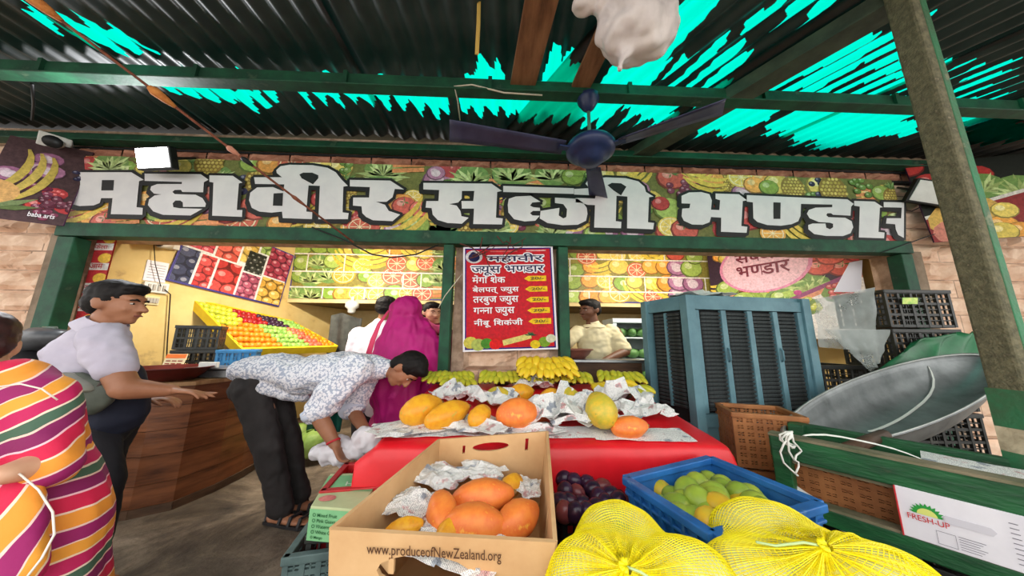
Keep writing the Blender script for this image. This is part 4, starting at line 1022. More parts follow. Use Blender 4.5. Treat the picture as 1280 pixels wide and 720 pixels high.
q = MB(); q.tube([(PR * math.cos(2 * PI * k / 48), PR * math.sin(2 * PI * k / 48), .0) for k in range(49)], .012, 6); q.v = [PM @ v for v in q.v]; q.build('rolled_rim', mat('alu_bright', (190, 192, 188), (160, 164, 160), 5, .4, .5), pn, smooth=True)
mat('strap_white', (226, 226, 218), None, 5, .5)
def strap(pts, w, name, label, m='strap_white', cat='strap'):
    q = MB(); pts = [Vector(p) for p in pts]; rings = []
    for k, p in enumerate(pts):
        t = (pts[min(k + 1, len(pts) - 1)] - pts[max(0, k - 1)]).normalized(); s = t.cross(Vector((.2, -.6, .7))).normalized() * w; rings.append((p - s, p + s))
    q.loft(rings, cap=False, closed=False); return tag(q.build(name, m, smooth=True, solid=.002, subsurf=1), label, cat)
def inpan(x, y):
    r_ = min(math.hypot(x, y), .58)
    for (ra, za), (rb, zb) in zip(prf[:7], prf[1:7]):
        if ra <= r_ <= rb: z = za + (zb - za) * (r_ - ra) / (rb - ra); break
    else: z = -.02
    return PM @ Vector((x, y, z + .012))
strap([inpan(*p) for p in ((.10, .56), (.16, .45), (.14, .3), (.05, .17), (-.02, .06), (-.10, .0), (-.17, -.03), (-.2, 0))], .008, 'white_strap', 'long white plastic strap curling inside the aluminium pan')
kp = CPt(1000, 545, .02)
strap([kp + Vector(v) for v in ((0, 0, 0), (.1, -.02, .02), (.22, -.06, .0), (.34, -.1, -.02), (.42, -.14, -.06))], .006, 'white_strap', 'white strap lying along the top rail of the cart')
q = MB(); rr = random.Random(4)
for k in range(7):
    a = rr.random() * 6; pts = [kp + Vector((-.04, 0, .02))]
    for j in range(6): pts.append(pts[-1] + Vector((.03 * math.cos(a + j * 1.1), .01 * math.sin(j), -.012 - .03 * rr.random() * (k % 2) + .012 * math.sin(a + j))))
    q.tube(pts, .0045, 5)
tag(q.build('string_tangle', 'strap_white', smooth=True), 'tangle of white string knotted at the left end of the cart rail', 'string')
# green tarpaulin behind the pan
q = MB(); ga, gb, gc_, gd = P(1075, 478, Y=2.24), P(1235, 462, Y=2.24), P(1230, 412, Y=2.27), P(1150, 424, Y=2.27)
def tarp(u, v):
    p = ga.lerp(gb, u).lerp(gd.lerp(gc_, u), v); return p + Vector((0, .05, .05)) * noise.noise(Vector((u * 6, v * 2, 1))) + UP(.03 * math.sin(v * PI) * math.sin(u * 14))
q.grid(tarp, 22, 8); tag(q.build('green_tarpaulin', mat('tarp_green', (38, 112, 70), (28, 88, 54), 5, .45, bump=.1), smooth=True, solid=.01), 'green tarpaulin bunched behind the aluminium pan', 'tarpaulin')

# black crates stacked by the right wall
k0 = P(1134, 386, Y=2.4)
hs = .335; zt0 = P(1134, 360, Y=2.3).z
for k in range(5):
    z0 = zt0 - hs * (k + 1); lb = ('topmost black lattice crate of the tall stack by the right wall', 'second black lattice crate from the top of the tall stack', 'third black lattice crate from the top of the tall stack', 'fourth black lattice crate of the tall stack by the right wall', 'lowest black crate of the tall stack by the right wall')[k]
    crate(TR((k0.x + .0, 2.51, max(z0, .0)), rz(-.03)), .58, .4, hs - .012 if z0 > 0 else hs + z0 - .012, MATS['plastic_black'], lb, 5, 3, th=.016)
k1 = P(1058, 470, Y=2.3)
for k, (m_, lb) in enumerate((('plastic_black', 'black crate on the left stack behind the hanging plastic sheet'), ('plastic_red', 'dark red crate second from the top behind the pan'), ('plastic_black', 'black crate at the foot of the stack behind the pan'))):
    crate(TR((k1.x + .1, 2.62, (.78, .45, .0)[k] + (.0 if k < 2 else .1)), rz(.04)), .56, .36, .33, MATS[m_], lb, 4, 3)
q = MB(); q.face([P(1128, 372, Y=2.30), P(1147, 372, Y=2.30), P(1147, 380, Y=2.30), P(1128, 380, Y=2.30)]); tag(q.build('crate_label', mat('label_green', (140, 200, 80), (210, 220, 120), 20, .5), solid=.002), 'small bright green label on the topmost black crate', 'label')
# translucent plastic sheet over the crates
def film():
    m, nt, b = newmat('film'); L = nt.links.new
    b.inputs['Base Color'].default_value = (*lin((150, 160, 156)), 1); b.inputs['Roughness'].default_value = .35
    t = nt.nodes.new('ShaderNodeBsdfTransparent'); mx = nt.nodes.new('ShaderNodeMixShader')
    n = N(nt, 'ShaderNodeTexNoise', scale=7, detail=4); L(coords(nt), n.inputs['Vector']); r = ramp(nt, [(.35, (.42,) * 3), (.65, (.62,) * 3)]); L(n.outputs['Fac'], r.inputs[0])
    L(r.outputs[0], mx.inputs[0]); L(t.outputs[0], mx.inputs[1]); L(b.outputs[0], mx.inputs[2]); L(mx.outputs[0], nt.nodes['Material Output'].inputs[0])
film()
q = MB(); fa, fb, fc2, fd = P(1018, 374, Y=2.26), P(1094, 359, Y=2.26), P(1096, 440, Y=2.25), P(1024, 434, Y=2.24)
q.grid(lambda u, v: fa.lerp(fb, u).lerp(fd.lerp(fc2, u), v) + Vector((0, .025, 0)) * noise.noise(Vector((u * 4, v * 4, 2))), 14, 12)
tag(q.build('plastic_sheet', 'film', smooth=True), 'clear grey plastic sheet hanging in front of the black crates', 'sheet')
q = MB(); fa, fb, fc2, fd = P(1030, 412, Y=2.23), P(1113, 412, Y=2.24), P(1100, 452, Y=2.22), P(1090, 466, Y=2.22)
q.grid(lambda u, v: fa.lerp(fb, u).lerp(fd.lerp(fc2, u), v ** .8) + Vector((0, .02, 0)) * noise.noise(Vector((u * 5, v * 4, 7))), 12, 10)
tag(q.build('plastic_bag', 'film', smooth=True), 'thin clear plastic bag pointing downwards below the grey sheet', 'bag')
# ------------------------------------------------------------------ printed banners and posters
print_mat(); print_mat('print_vivid', .5, 1.25); print_mat('print_sign', .5, .9)
def clip_poly(poly, x0, y0, x1, y1):
    for ax, lim, sg in ((0, x0, 1), (0, x1, -1), (1, y0, 1), (1, y1, -1)):
        out = []
        for i in range(len(poly)):
            a = poly[i - 1]; b = poly[i]; da = (a[ax] - lim) * sg; db = (b[ax] - lim) * sg
            if (da >= 0) != (db >= 0):
                t = da / (da - db); out.append((a[0] + (b[0] - a[0]) * t, a[1] + (b[1] - a[1]) * t))
            if db >= 0: out.append(b)
        poly = out
        if len(poly) < 3: return []
    return poly
class Print:
    """flat print on a plane: lower-left o, axes ex, ey, size w x h; later shapes lie on earlier ones"""
    def __init__(s, o, ex, ey, w, h, seed=0, step=.00009):
        s.o = Vector(o); s.ex = Vector(ex).normalized(); s.ey = Vector(ey).normalized(); s.n = s.ex.cross(s.ey).normalized()
        s.w = w; s.h = h; s.q = MB(); s.k = 0; s.step = step; s.r = random.Random(seed); s.clip = (0, 0, w, h)
    def poly(s, pts, c, lift=True):
        pts = clip_poly(list(pts), *s.clip)
        if len(pts) < 3: return
        s.q.col = lin(c); s.k += 1 if lift else 0
        s.q.face([s.o + s.ex * x + s.ey * y + s.n * (.001 + s.k * s.step) for x, y in pts])
    def cpoly(s, pts, c):                       # concave outline
        s.q.col = lin(c); s.k += 1
        for t in tessellate_polygon([[Vector((x, y, 0)) for x, y in pts]]):
            s.q.face([s.o + s.ex * pts[i][0] + s.ey * pts[i][1] + s.n * (.001 + s.k * s.step) for i in t])
    def rect(s, x0, y0, x1, y1, c): s.poly([(x0, y0), (x1, y0), (x1, y1), (x0, y1)], c)
    def disc(s, x, y, r, c, sx=1.0, a=0, n=12, sy=1.0):
        ca, sa = math.cos(a), math.sin(a); s.poly([(x + (math.cos(t) * r * sx) * ca - math.sin(t) * r * sy * sa, y + (math.cos(t) * r * sx) * sa + math.sin(t) * r * sy * ca) for t in [2 * PI * j / n for j in range(n)]], c)
    def var(s, c, d=22): k = s.r.uniform(-d, d); return tuple(max(0, min(255, x + k)) for x in c)
    def line(s, x0, y0, x1, y1, w, c):
        dx, dy = x1 - x0, y1 - y0; l = math.hypot(dx, dy) or 1; nx, ny = -dy / l * w / 2, dx / l * w / 2
        s.poly([(x0 + nx, y0 + ny), (x1 + nx, y1 + ny), (x1 - nx, y1 - ny), (x0 - nx, y0 - ny)], c)
    def ball(s, x, y, r, c):
        s.disc(x, y, r, tuple(v * .62 for v in c), 1.25); s.disc(x + r * .05, y + r * .06, r * .9, c, 1.25); s.disc(x - r * .3, y + r * .32, r * .34, tuple(min(255, v * .6 + 110) for v in c), 1.25)
    def slice(s, x, y, r, c):
        s.disc(x, y, r, c, 1.25, n=16); s.disc(x, y, r * .86, (250, 240, 200), 1.25, n=16); s.disc(x, y, r * .78, s.var(c, 12), 1.25, n=16)
        for j in range(4): a = PI * j / 4; s.line(x - r * .9 * math.cos(a), y - r * .72 * math.sin(a), x + r * .9 * math.cos(a), y + r * .72 * math.sin(a), r * .07, (250, 236, 190))
    def banana(s, x, y, r, a, c=(238, 206, 60)):
        for k in range(3):
            pts = []; o = k * r * .36
            for j in range(8): t = -1.1 + 2.2 * j / 7; pts.append((math.sin(t) * r * 1.5, -math.cos(t) * r + o + r * .6))
            for j in range(8): t = 1.1 - 2.2 * j / 7; pts.append((math.sin(t) * r * 1.45, -math.cos(t) * r * .62 + o + r * .5))
            ca, sa = math.cos(a), math.sin(a); pts = [(x + u * ca - v * sa, y + u * sa + v * ca) for u, v in pts]
            cx = [clip_poly([pts[i], pts[i + 1], pts[14 - i], pts[15 - i]], *s.clip) for i in range(7)]
            s.k += 1; s.q.col = lin(s.var(c, 16))
            for p in cx:
                if len(p) > 2: s.q.face([s.o + s.ex * u + s.ey * v + s.n * (.001 + s.k * s.step) for u, v in p])
    def leaf(s, x, y, r, c=(110, 160, 70), n=9, a0=.2, a1=2.9):
        for j in range(n):
            a = a0 + (a1 - a0) * j / (n - 1) + s.r.uniform(-.1, .1); l = r * s.r.uniform(.8, 1.3); w = r * .13
            s.poly([(x, y), (x + math.cos(a) * l * .5 * 1.2 - math.sin(a) * w, y + math.sin(a) * l * .5 + math.cos(a) * w), (x + math.cos(a) * l * 1.2, y + math.sin(a) * l), (x + math.cos(a) * l * .5 * 1.2 + math.sin(a) * w, y + math.sin(a) * l * .5 - math.cos(a) * w)], s.var(c, 34), j == 0)
    def cluster(s, x, y, r, c, n=9, rr=.34):
        for j in range(n): a = s.r.random() * 6.3; d = s.r.random() ** .5 * r; s.ball(x + math.cos(a) * d * 1.2, y + math.sin(a) * d, r * rr, s.var(c, 18))
    def pine(s, x, y, r):
        s.disc(x, y, r, (150, 120, 40), 1.0, n=14, sy=1.1)
        for j in range(-3, 4):
            for k in range(-3, 4):
                if abs(j) + abs(k) < 5: s.disc(x + (j + .5 * (k % 2)) * r * .27, y + k * r * .27, r * .12, s.var((214, 190, 80), 26), n=5)
        s.leaf(x, y + r * .9, r * .8, (120, 160, 80), 7, .6, 2.5)
    def fruit(s, x, y, r, kind=None):
        kind = kind or s.r.choice(('orange', 'slice', 'lemon', 'apple', 'tomato', 'green', 'lettuce', 'banana', 'grape', 'pine', 'carrot', 'kiwi', 'onion', 'pome'))
        if kind == 'orange': s.ball(x, y, r, s.var((242, 164, 40), 14))
        elif kind == 'slice': s.slice(x, y, r, s.r.choice(((246, 176, 40), (244, 214, 80), (222, 96, 60))))
        elif kind == 'lemon': s.ball(x, y, r, s.var((240, 214, 92), 14))
        elif kind == 'apple': s.ball(x, y, r, s.var((206, 52, 48), 20))
        elif kind == 'tomato': s.ball(x, y, r, s.var((222, 90, 70), 14)); s.leaf(x, y + r * .4, r * .5, (90, 130, 60), 5, 0, 6)
        elif kind == 'green': s.ball(x, y, r, s.var((160, 190, 80), 20))
        elif kind == 'lettuce': s.disc(x, y, r, (120, 160, 80), 1.3); s.leaf(x, y - r * .5, r * 1.3, (186, 208, 130), 11, 0, 3.1)
        elif kind == 'banana': s.banana(x, y, r * 1.5, s.r.uniform(-.8, .8))
        elif kind == 'grape': s.cluster(x, y, r, s.r.choice(((58, 56, 92), (110, 150, 60), (130, 50, 80))), 9)
        elif kind == 'pine': s.pine(x, y, r * 1.1)
        elif kind == 'carrot':
            a = s.r.uniform(-.5, .5)
            for k in range(3): s.line(x - r * 1.4, y + (k - 1) * r * .5, x + r * 1.3 * math.cos(a), y + (k - 1) * r * .5 + r * math.sin(a), r * .38, s.var((236, 146, 74), 16))
        elif kind == 'kiwi': s.disc(x, y, r, (120, 96, 50), 1.25); s.disc(x, y, r * .86, (140, 180, 60), 1.25); s.disc(x, y, r * .3, (226, 230, 180), 1.25)
        elif kind == 'onion': s.ball(x, y, r, s.var((180, 120, 160), 14)); s.disc(x, y, r * .5, (230, 210, 224), 1.2)
        elif kind == 'pome': s.disc(x, y, r, (190, 50, 56), 1.2); s.cluster(x, y, r * .6, (226, 96, 96), 6)
    def fill(s, rmin, rmax, kinds=None, area=None, cover=1.2):
        x0, y0, x1, y1 = area or s.clip; A = (x1 - x0) * (y1 - y0); rm = (rmin + rmax) / 2; n = int(A / (rm * rm * 3.2) * cover)
        for _ in range(n): s.fruit(s.r.uniform(x0, x1), s.r.uniform(y0, y1), s.r.uniform(rmin, rmax), s.r.choice(kinds) if kinds else None)
    def build(s, name, parent, m='print'):
        o = s.q.build(name, m, parent); o['kind'] = 'stuff'; return o
def deva(tokens, name, m, parent, o, ex, ey, width=None, height=None, lift=.002, bold=.012, outline=None, om=None, shear=0):
    """Devanagari lettering; a token ending in ~ is a half letter (its stem is cut off)"""
    vs = []; fs = []; x = 0
    for t in tokens:
        if t == ' ': x += .28; continue
        half = t.endswith('~'); me = text_mesh(t.rstrip('~'), 1, bold); b = bmesh.new(); b.from_mesh(me); xm = max(v.co.x for v in b.verts); adv = xm
        if half:
            cutx = xm - .17; bmesh.ops.bisect_plane(b, geom=b.verts[:] + b.edges[:] + b.faces[:], plane_co=(cutx, 0, 0), plane_no=(1, 0, 0), clear_outer=True); adv = cutx
        b.verts.index_update(); i = len(vs); vs += [(v.co.x + x, v.co.y) for v in b.verts]; fs += [tuple(i + v.index for v in f.verts) for f in b.faces]; b.free(); x += adv - .01
    x0, x1 = min(v[0] for v in vs), max(v[0] for v in vs); y0, y1 = min(v[1] for v in vs), max(v[1] for v in vs)
    sx = (width / (x1 - x0)) if width else height / (y1 - y0); sy = height / (y1 - y0) if height else sx
    ex = Vector(ex).normalized(); ey = Vector(ey).normalized(); n = ex.cross(ey); o = Vector(o); res = None
    def put(nm, mm, off, l):
        q = MB()
        for kk, (dx, dy) in enumerate(off):
            i = len(q.v); q.v += [o + ex * ((vx - x0) * sx + dx + shear * (vy - y0) * sy) + ey * ((vy - y0) * sy + dy) + n * (l + .0002 * kk) for vx, vy in vs]; q.f += [tuple(i + a for a in f) for f in fs]; q.c += [None] * len(fs)
        return q.build(nm, mm, parent)
    if outline: put('letter_outline', om, [(math.cos(a) * outline, math.sin(a) * outline) for a in [PI * k / 4 for k in range(8)]], lift)
    return put(name, m, [(0, 0)], lift + .003)

# ---- the long shop sign -----------------------------------------------------
SY = D - .075
TLs, TRs, BLs, BRs = P(80, 196, Y=SY), P(1128, 231, Y=SY), P(77, 280, Y=SY), P(1122, 311, Y=SY)
sz0 = 2.345; sz1 = 3.05; sx0 = (TLs.x + BLs.x) / 2; sx1 = (TRs.x + BRs.x) / 2
sg = thing('shop_sign', 'long shop sign with big white Hindi letters on a fruit print', 'sign', ((sx0 + sx1) / 2, SY, sz0))
part_box('backing_board', ((sx0 + sx1) / 2, SY + .016, (sz0 + sz1) / 2), (sx1 - sx0, .03, sz1 - sz0), mat('sign_base', (96, 92, 48), (70, 76, 40), 5, .6), sg, 0)
pr = Print((sx0, SY, sz0), (1, 0, 0), (0, 0, 1), sx1 - sx0, sz1 - sz0, 3, .000004)
pr.rect(0, 0, pr.w, pr.h, (120, 124, 60))
pr.fill(.09, .14, ('lettuce', 'green', 'pine', 'lemon', 'carrot', 'grape'), (0, pr.h * .55, pr.w, pr.h), .8)
pr.fill(.09, .14, ('banana', 'tomato', 'slice', 'apple', 'lemon', 'green', 'carrot', 'onion'), (0, 0, pr.w, pr.h * .35), .8)
pr.fill(.08, .14, None, (0, 0, pr.w, pr.h), .7)
for px, py, k, r_ in ((100, 268, 'banana', .13), (112, 205, 'apple', .08), (140, 205, 'lettuce', .13), (185, 212, 'lemon', .1), (225, 210, 'lemon', .1), (262, 204, 'pine', .13), (315, 205, 'green', .1), (338, 206, 'orange', .11), (365, 206, 'slice', .11), (400, 207, 'lemon', .1), (430, 206, 'grape', .1), (480, 212, 'lettuce', .15), (512, 208, 'carrot', .12), (545, 217, 'onion', .08), (590, 222, 'lettuce', .14), (640, 218, 'lettuce', .16), (690, 218, 'lettuce', .14), (715, 222, 'green', .1), (865, 212, 'lemon', .1), (880, 232, 'banana', .12), (925, 222, 'slice', .12), (942, 232, 'orange', .1), (960, 235, 'green', .09), (990, 236, 'pine', .12), (1040, 238, 'pine', .14), (1075, 236, 'grape', .1), (1100, 242, 'green', .09), (1115, 248, 'pine', .1), (835, 262, 'green', .13), (838, 284, 'slice', .11), (855, 288, 'tomato', .12), (825, 255, 'apple', .08), (505, 258, 'tomato', .1), (525, 262, 'tomato', .09), (515, 280, 'banana', .13), (965, 292, 'slice', .11), (1000, 298, 'banana', .12), (1070, 302, 'tomato', .09), (1110, 305, 'apple', .1), (450, 284, 'slice', .1), (350, 280, 'orange', .1), (130, 278, 'tomato', .1), (160, 276, 'carrot', .1), (230, 278, 'banana', .11), (620, 285, 'lettuce', .11), (690, 288, 'lettuce', .11), (790, 292, 'onion', .1)):
    p = P(px, py, Y=SY); pr.fruit(p.x - sx0, p.z - sz0, r_, k)
pr.build('fruit_print', sg, 'print_sign')
mat('letter_white', (224, 222, 222), (214, 212, 214), 5, .5); mat('letter_black', (22, 20, 20), None, 5, .5)
C1 = lambda L: [(70 + u / 5.818, 190 + v / 5.818) for u, v in L]
C2 = lambda L: [(280 + u / 5.333, 190 + v / 5.333) for u, v in L]
C3 = lambda L: [(500 + u / 5.333, 190 + v / 5.333) for u, v in L]
C4 = lambda L: [(700 + u / 5.333, 190 + v / 5.333) for u, v in L]
C5 = lambda L: [(900 + u / 5.333, 200 + v / 5.333) for u, v in L]
GLY = [
 (C1([(88, 158), (572, 158), (662, 213), (628, 222), (610, 410), (655, 415), (652, 465), (425, 460), (437, 345), (355, 345), (345, 380), (300, 398), (200, 402), (150, 390), (115, 360), (105, 285), (180, 285), (188, 212), (92, 208)]), [C1([(362, 215), (450, 215), (444, 290), (357, 290)])]),
 (C1([(668, 168), (1072, 172), (1128, 212), (1095, 230), (1090, 303), (940, 300), (930, 285), (885, 286), (868, 300), (885, 316), (1035, 320), (1085, 345), (1110, 385), (1105, 408), (945, 408), (943, 375), (925, 362), (890, 362), (870, 382), (875, 410), (920, 418), (1085, 422), (1000, 470), (800, 465), (730, 440), (692, 395), (700, 355), (740, 325), (790, 318), (735, 312), (708, 285), (715, 260), (760, 243), (935, 243), (938, 228), (668, 220)]), []),
 ([(265, 221), (294, 221.5), (306, 230), (301.5, 231), (299, 264), (306, 264), (305.5, 272.5), (268.5, 271), (270, 230), (265, 229)], []),
 (C2([(215, 178), (400, 178), (365, 150), (362, 130), (390, 105), (450, 95), (600, 98), (700, 115), (755, 145), (790, 190), (835, 235), (805, 240), (800, 410), (840, 415), (835, 455), (640, 455), (650, 235), (575, 232), (560, 405), (600, 408), (598, 455), (405, 448), (400, 405), (330, 412), (250, 405), (200, 380), (182, 330), (190, 280), (235, 245), (340, 243), (410, 272), (415, 225), (222, 222)]), [C2([(515, 160), (540, 148), (600, 148), (640, 165), (640, 185), (605, 225), (530, 185)]), C2([(345, 285), (408, 282), (403, 368), (340, 366)])]),
 (C2([(848, 195), (1115, 200), (1205, 258), (1145, 255), (1130, 310), (1090, 340), (1020, 340), (1080, 360), (1105, 400), (1180, 425), (1130, 468), (1000, 462), (955, 440), (930, 415), (925, 370), (868, 365), (870, 312), (975, 312), (980, 243), (848, 238)]), []),
 (C3([(160, 215), (610, 220), (680, 268), (648, 275), (640, 445), (685, 450), (680, 490), (490, 487), (495, 385), (415, 385), (412, 335), (490, 335), (497, 268), (415, 268), (413, 320), (390, 345), (330, 355), (380, 365), (405, 400), (412, 435), (460, 445), (415, 485), (320, 480), (255, 460), (222, 425), (215, 382), (175, 378), (180, 335), (260, 335), (265, 262), (160, 258)]), []),
 (C3([(688, 235), (1155, 250), (1155, 288), (688, 275)]), []),
 (C3([(725, 320), (770, 305), (870, 300), (935, 340), (880, 345), (865, 365), (885, 375), (930, 380), (932, 400), (885, 400), (865, 415), (880, 430), (930, 432), (900, 465), (830, 470), (760, 455), (722, 410), (718, 360)]), []),
 (C3([(1030, 312), (1180, 320), (1215, 345), (1240, 380), (1245, 420), (1235, 465), (1180, 492), (1080, 495), (980, 480), (930, 450), (935, 400), (1060, 380), (1055, 430), (1085, 450), (1105, 440), (1110, 390), (1085, 355), (1030, 348)]), []),
 (C4([(90, 255), (190, 250), (165, 220), (185, 192), (300, 178), (430, 183), (515, 205), (555, 240), (565, 275), (615, 305), (585, 310), (578, 475), (618, 480), (612, 522), (440, 515), (442, 305), (370, 300), (365, 468), (402, 472), (400, 515), (222, 510), (228, 362), (180, 360), (130, 345), (100, 345), (100, 314), (228, 318), (232, 298), (90, 292)]), [C4([(310, 230), (340, 215), (400, 218), (435, 240), (400, 298), (350, 265)])]),
 (C4([(800, 300), (850, 278), (930, 275), (985, 290), (1000, 330), (995, 392), (1050, 395), (1055, 330), (1025, 320), (1025, 285), (1180, 290), (1232, 330), (1205, 335), (1195, 500), (1235, 505), (1230, 545), (1060, 538), (1062, 445), (995, 440), (985, 475), (940, 492), (870, 490), (815, 465), (800, 435), (805, 385), (852, 382), (858, 352), (800, 350)]), []),
 (C5([(165, 242), (525, 258), (520, 380), (505, 415), (460, 435), (390, 445), (300, 440), (235, 420), (208, 395), (205, 290), (165, 285)]), [C5([(340, 290), (388, 292), (386, 400), (340, 400)])]),
 (C5([(523, 258), (830, 270), (872, 300), (855, 318), (850, 378), (735, 372), (722, 362), (697, 362), (690, 375), (705, 388), (815, 392), (858, 415), (868, 455), (850, 495), (800, 513), (690, 512), (610, 500), (572, 468), (570, 440), (600, 430), (685, 430), (690, 458), (715, 468), (735, 455), (735, 432), (715, 425), (640, 420), (580, 395), (562, 365), (575, 340), (620, 325), (730, 322), (730, 305), (523, 300)]), []),
 (C5([(875, 280), (1010, 285), (1065, 322), (1045, 325), (1035, 485), (1075, 490), (1072, 528), (905, 522), (912, 318), (875, 312)]), []),
 (C5([(1070, 288), (1205, 290), (1203, 525), (1165, 505), (1150, 470), (1145, 435), (1085, 430), (1090, 395), (1185, 395), (1190, 325), (1070, 322)]), [])]
def glyph_part(loops, m, name, y):
    q = MB()
    for l in loops:
        pts = [P(x, yy, Y=SY) for x, yy in l]; pts = [Vector((p.x, y, p.z)) for p in pts]
        for t in tessellate_polygon([pts]): q.face([pts[i] for i in t])
    return q.build(name, m, sg)
def outline_part(l, wd, dx, dy, y):
    q = MB(); pts = [P(x + dx, yy + dy, Y=SY) for x, yy in l]
    for a, b in zip(pts, pts[1:] + pts[:1]):
        d = Vector((b.x - a.x, 0, b.z - a.z)); L = d.length
        if L < 1e-5: continue
        d /= L; n = Vector((-d.z, 0, d.x)) * wd; a = Vector((a.x, y, a.z)) - d * wd * .6; b = Vector((b.x, y, b.z)) + d * wd * .6
        e_ = Vector((0, -.00004 * len(q.f), 0)); q.face((a + n + e_, b + n + e_, b - n + e_, a - n + e_))
    return q
for body, holes in GLY:
    qa = outline_part(body, .028, 0, 0, SY - .022)
    for k in range(1, 4):
        q2 = outline_part(body, .022, -.9 * k, .9 * k, SY - .022 + .0008 * k)
        i = len(qa.v); qa.v += q2.v; qa.f += [tuple(i + a for a in f) for f in q2.f]; qa.c += q2.c
    g = glyph_part([body], 'letter_white', 'letter', SY - .026)
    o = qa.build('letter_outline', 'letter_black', g)
    for h in holes:
        hq = glyph_part([h], 'letter_black', 'letter_counter', SY - .0275); hq.parent = g; hq.matrix_parent_inverse = Matrix.Identity(4)

# ---- juice menu poster on the pillar ---------------------------------------
MY = D - .085
mA = P(583, 440, Y=MY); mB_ = P(698, 436, Y=MY); mC = P(690, 308, Y=MY); mD = P(575, 309, Y=MY)
wX = (mB_ - mA); hX = (mD - mA); mw = (wX.length + (mC - mD).length) / 2; mh = (hX.length + (mC - mB_).length) / 2
exm = ((mB_ - mA) + (mC - mD)).normalized(); eym = ((mD - mA) + (mC - mB_)).normalized(); eym = (eym - exm * eym.dot(exm)).normalized()
cm_ = (mA + mB_ + mC + mD) / 4; Om = cm_ - exm * mw / 2 - eym * mh / 2; nm_ = exm.cross(eym)
mp = thing('menu_poster', 'red juice menu poster with white Hindi text and yellow price tags', 'poster', cm_)
q = MB(); panel(q, Om + nm_ * .002, exm, eym, rect(0, 0, mw, mh), th=.004); q.build('sheet', mat('paper_white', (236, 232, 238), None, 5, .5), mp)
pr = Print(Om + nm_ * .004, exm, eym, mw, mh, 9, .00004)
def mx(u): return u * mw
def my(v): return v * mh
pr.rect(mx(.02), my(.015), mx(.98), my(.985), (52, 40, 120)); pr.rect(mx(.035), my(.028), mx(.965), my(.972), (206, 16, 34))
pr.rect(mx(.04), my(.03), mx(.96), my(.12), (206, 60, 60))
for u, v, r_, c in ((.08, .08, .07, (210, 200, 120)), (.16, .06, .07, (180, 190, 120)), (.25, .07, .06, (90, 140, 70)), (.34, .06, .06, (226, 90, 90)), (.86, .07, .06, (130, 160, 80)), (.93, .1, .05, (214, 214, 190)), (.76, .05, .05, (226, 200, 80))): pr.disc(mx(u), my(v), r_ * mw * .9, c, 1.2)
pr.line(mx(.42), my(.07), mx(.72), my(.13), .05, (226, 214, 150)); pr.leaf(mx(.72), my(.13), .05, (40, 90, 60), 7)
pr.disc(mx(.12), my(.9), .066, (226, 220, 224), 1.25, n=20); pr.disc(mx(.12), my(.895), .046, (40, 40, 80), 1.2, n=14); pr.disc(mx(.11), my(.93), .02, (40, 40, 80), 1.2, n=10)
for k in range(5):
    v = .675 - k * .103; u0 = .665 + .008 * k; pr.poly([(mx(u0), my(v)), (mx(u0 + .05), my(v + .026)), (mx(u0 + .245), my(v + .026)), (mx(u0 + .245), my(v - .026)), (mx(u0 + .05), my(v - .026))], (250, 208, 70))
pr.line(mx(.3), my(.952), mx(.6), my(.952), .012, (226, 140, 140)); pr.line(mx(.7), my(.955), mx(.92), my(.955), .013, (240, 190, 190))
pr.build('printed_sheet', mp, 'print_vivid')
def mpt(u, v): return Om + exm * mx(u) + eym * my(v) + nm_ * .012
mat('ink_white', (240, 236, 240), None, 5, .5); mat('ink_navy', (30, 24, 74), None, 5, .5); mat('ink_dark', (60, 40, 20), None, 5, .5)
deva(['महावीर'], 'title_text', 'ink_navy', mp, mpt(.27, .835), exm, eym, width=mw * .62, height=mh * .09, outline=.011, om='ink_white', bold=.015)
deva(['ज~', 'यूस', ' ', 'भ', 'ण~', 'डार'], 'title_text', 'ink_navy', mp, mpt(.09, .71), exm, eym, width=mw * .8, height=mh * .095, outline=.011, om='ink_white', bold=.015)
for k, (tk, wd) in enumerate(((['में', 'गो', ' ', 'शेक'], .36), (['बेल', 'प', 'त्', ' ', 'ज~', 'युस'], .50), (['तरबुज', ' ', 'ज~', 'युस'], .49), (['ग', 'न~', 'ना', ' ', 'ज~', 'युस'], .44), (['नीं', 'बू', ' ', 'िशकं', 'जी'], .52))):
    deva(tk, 'menu_line', 'ink_white', mp, mpt(.1 + .004 * k, .635 - k * .105), exm, eym, width=mw * wd, height=mh * .082, bold=.016)
    letters('20/-', 'price_text', 'ink_dark', mp, mpt(.735 + .006 * k, .662 - k * .103) + nm_ * .002, exm, eym, width=mw * .15, height=mh * .026, bold=.012)

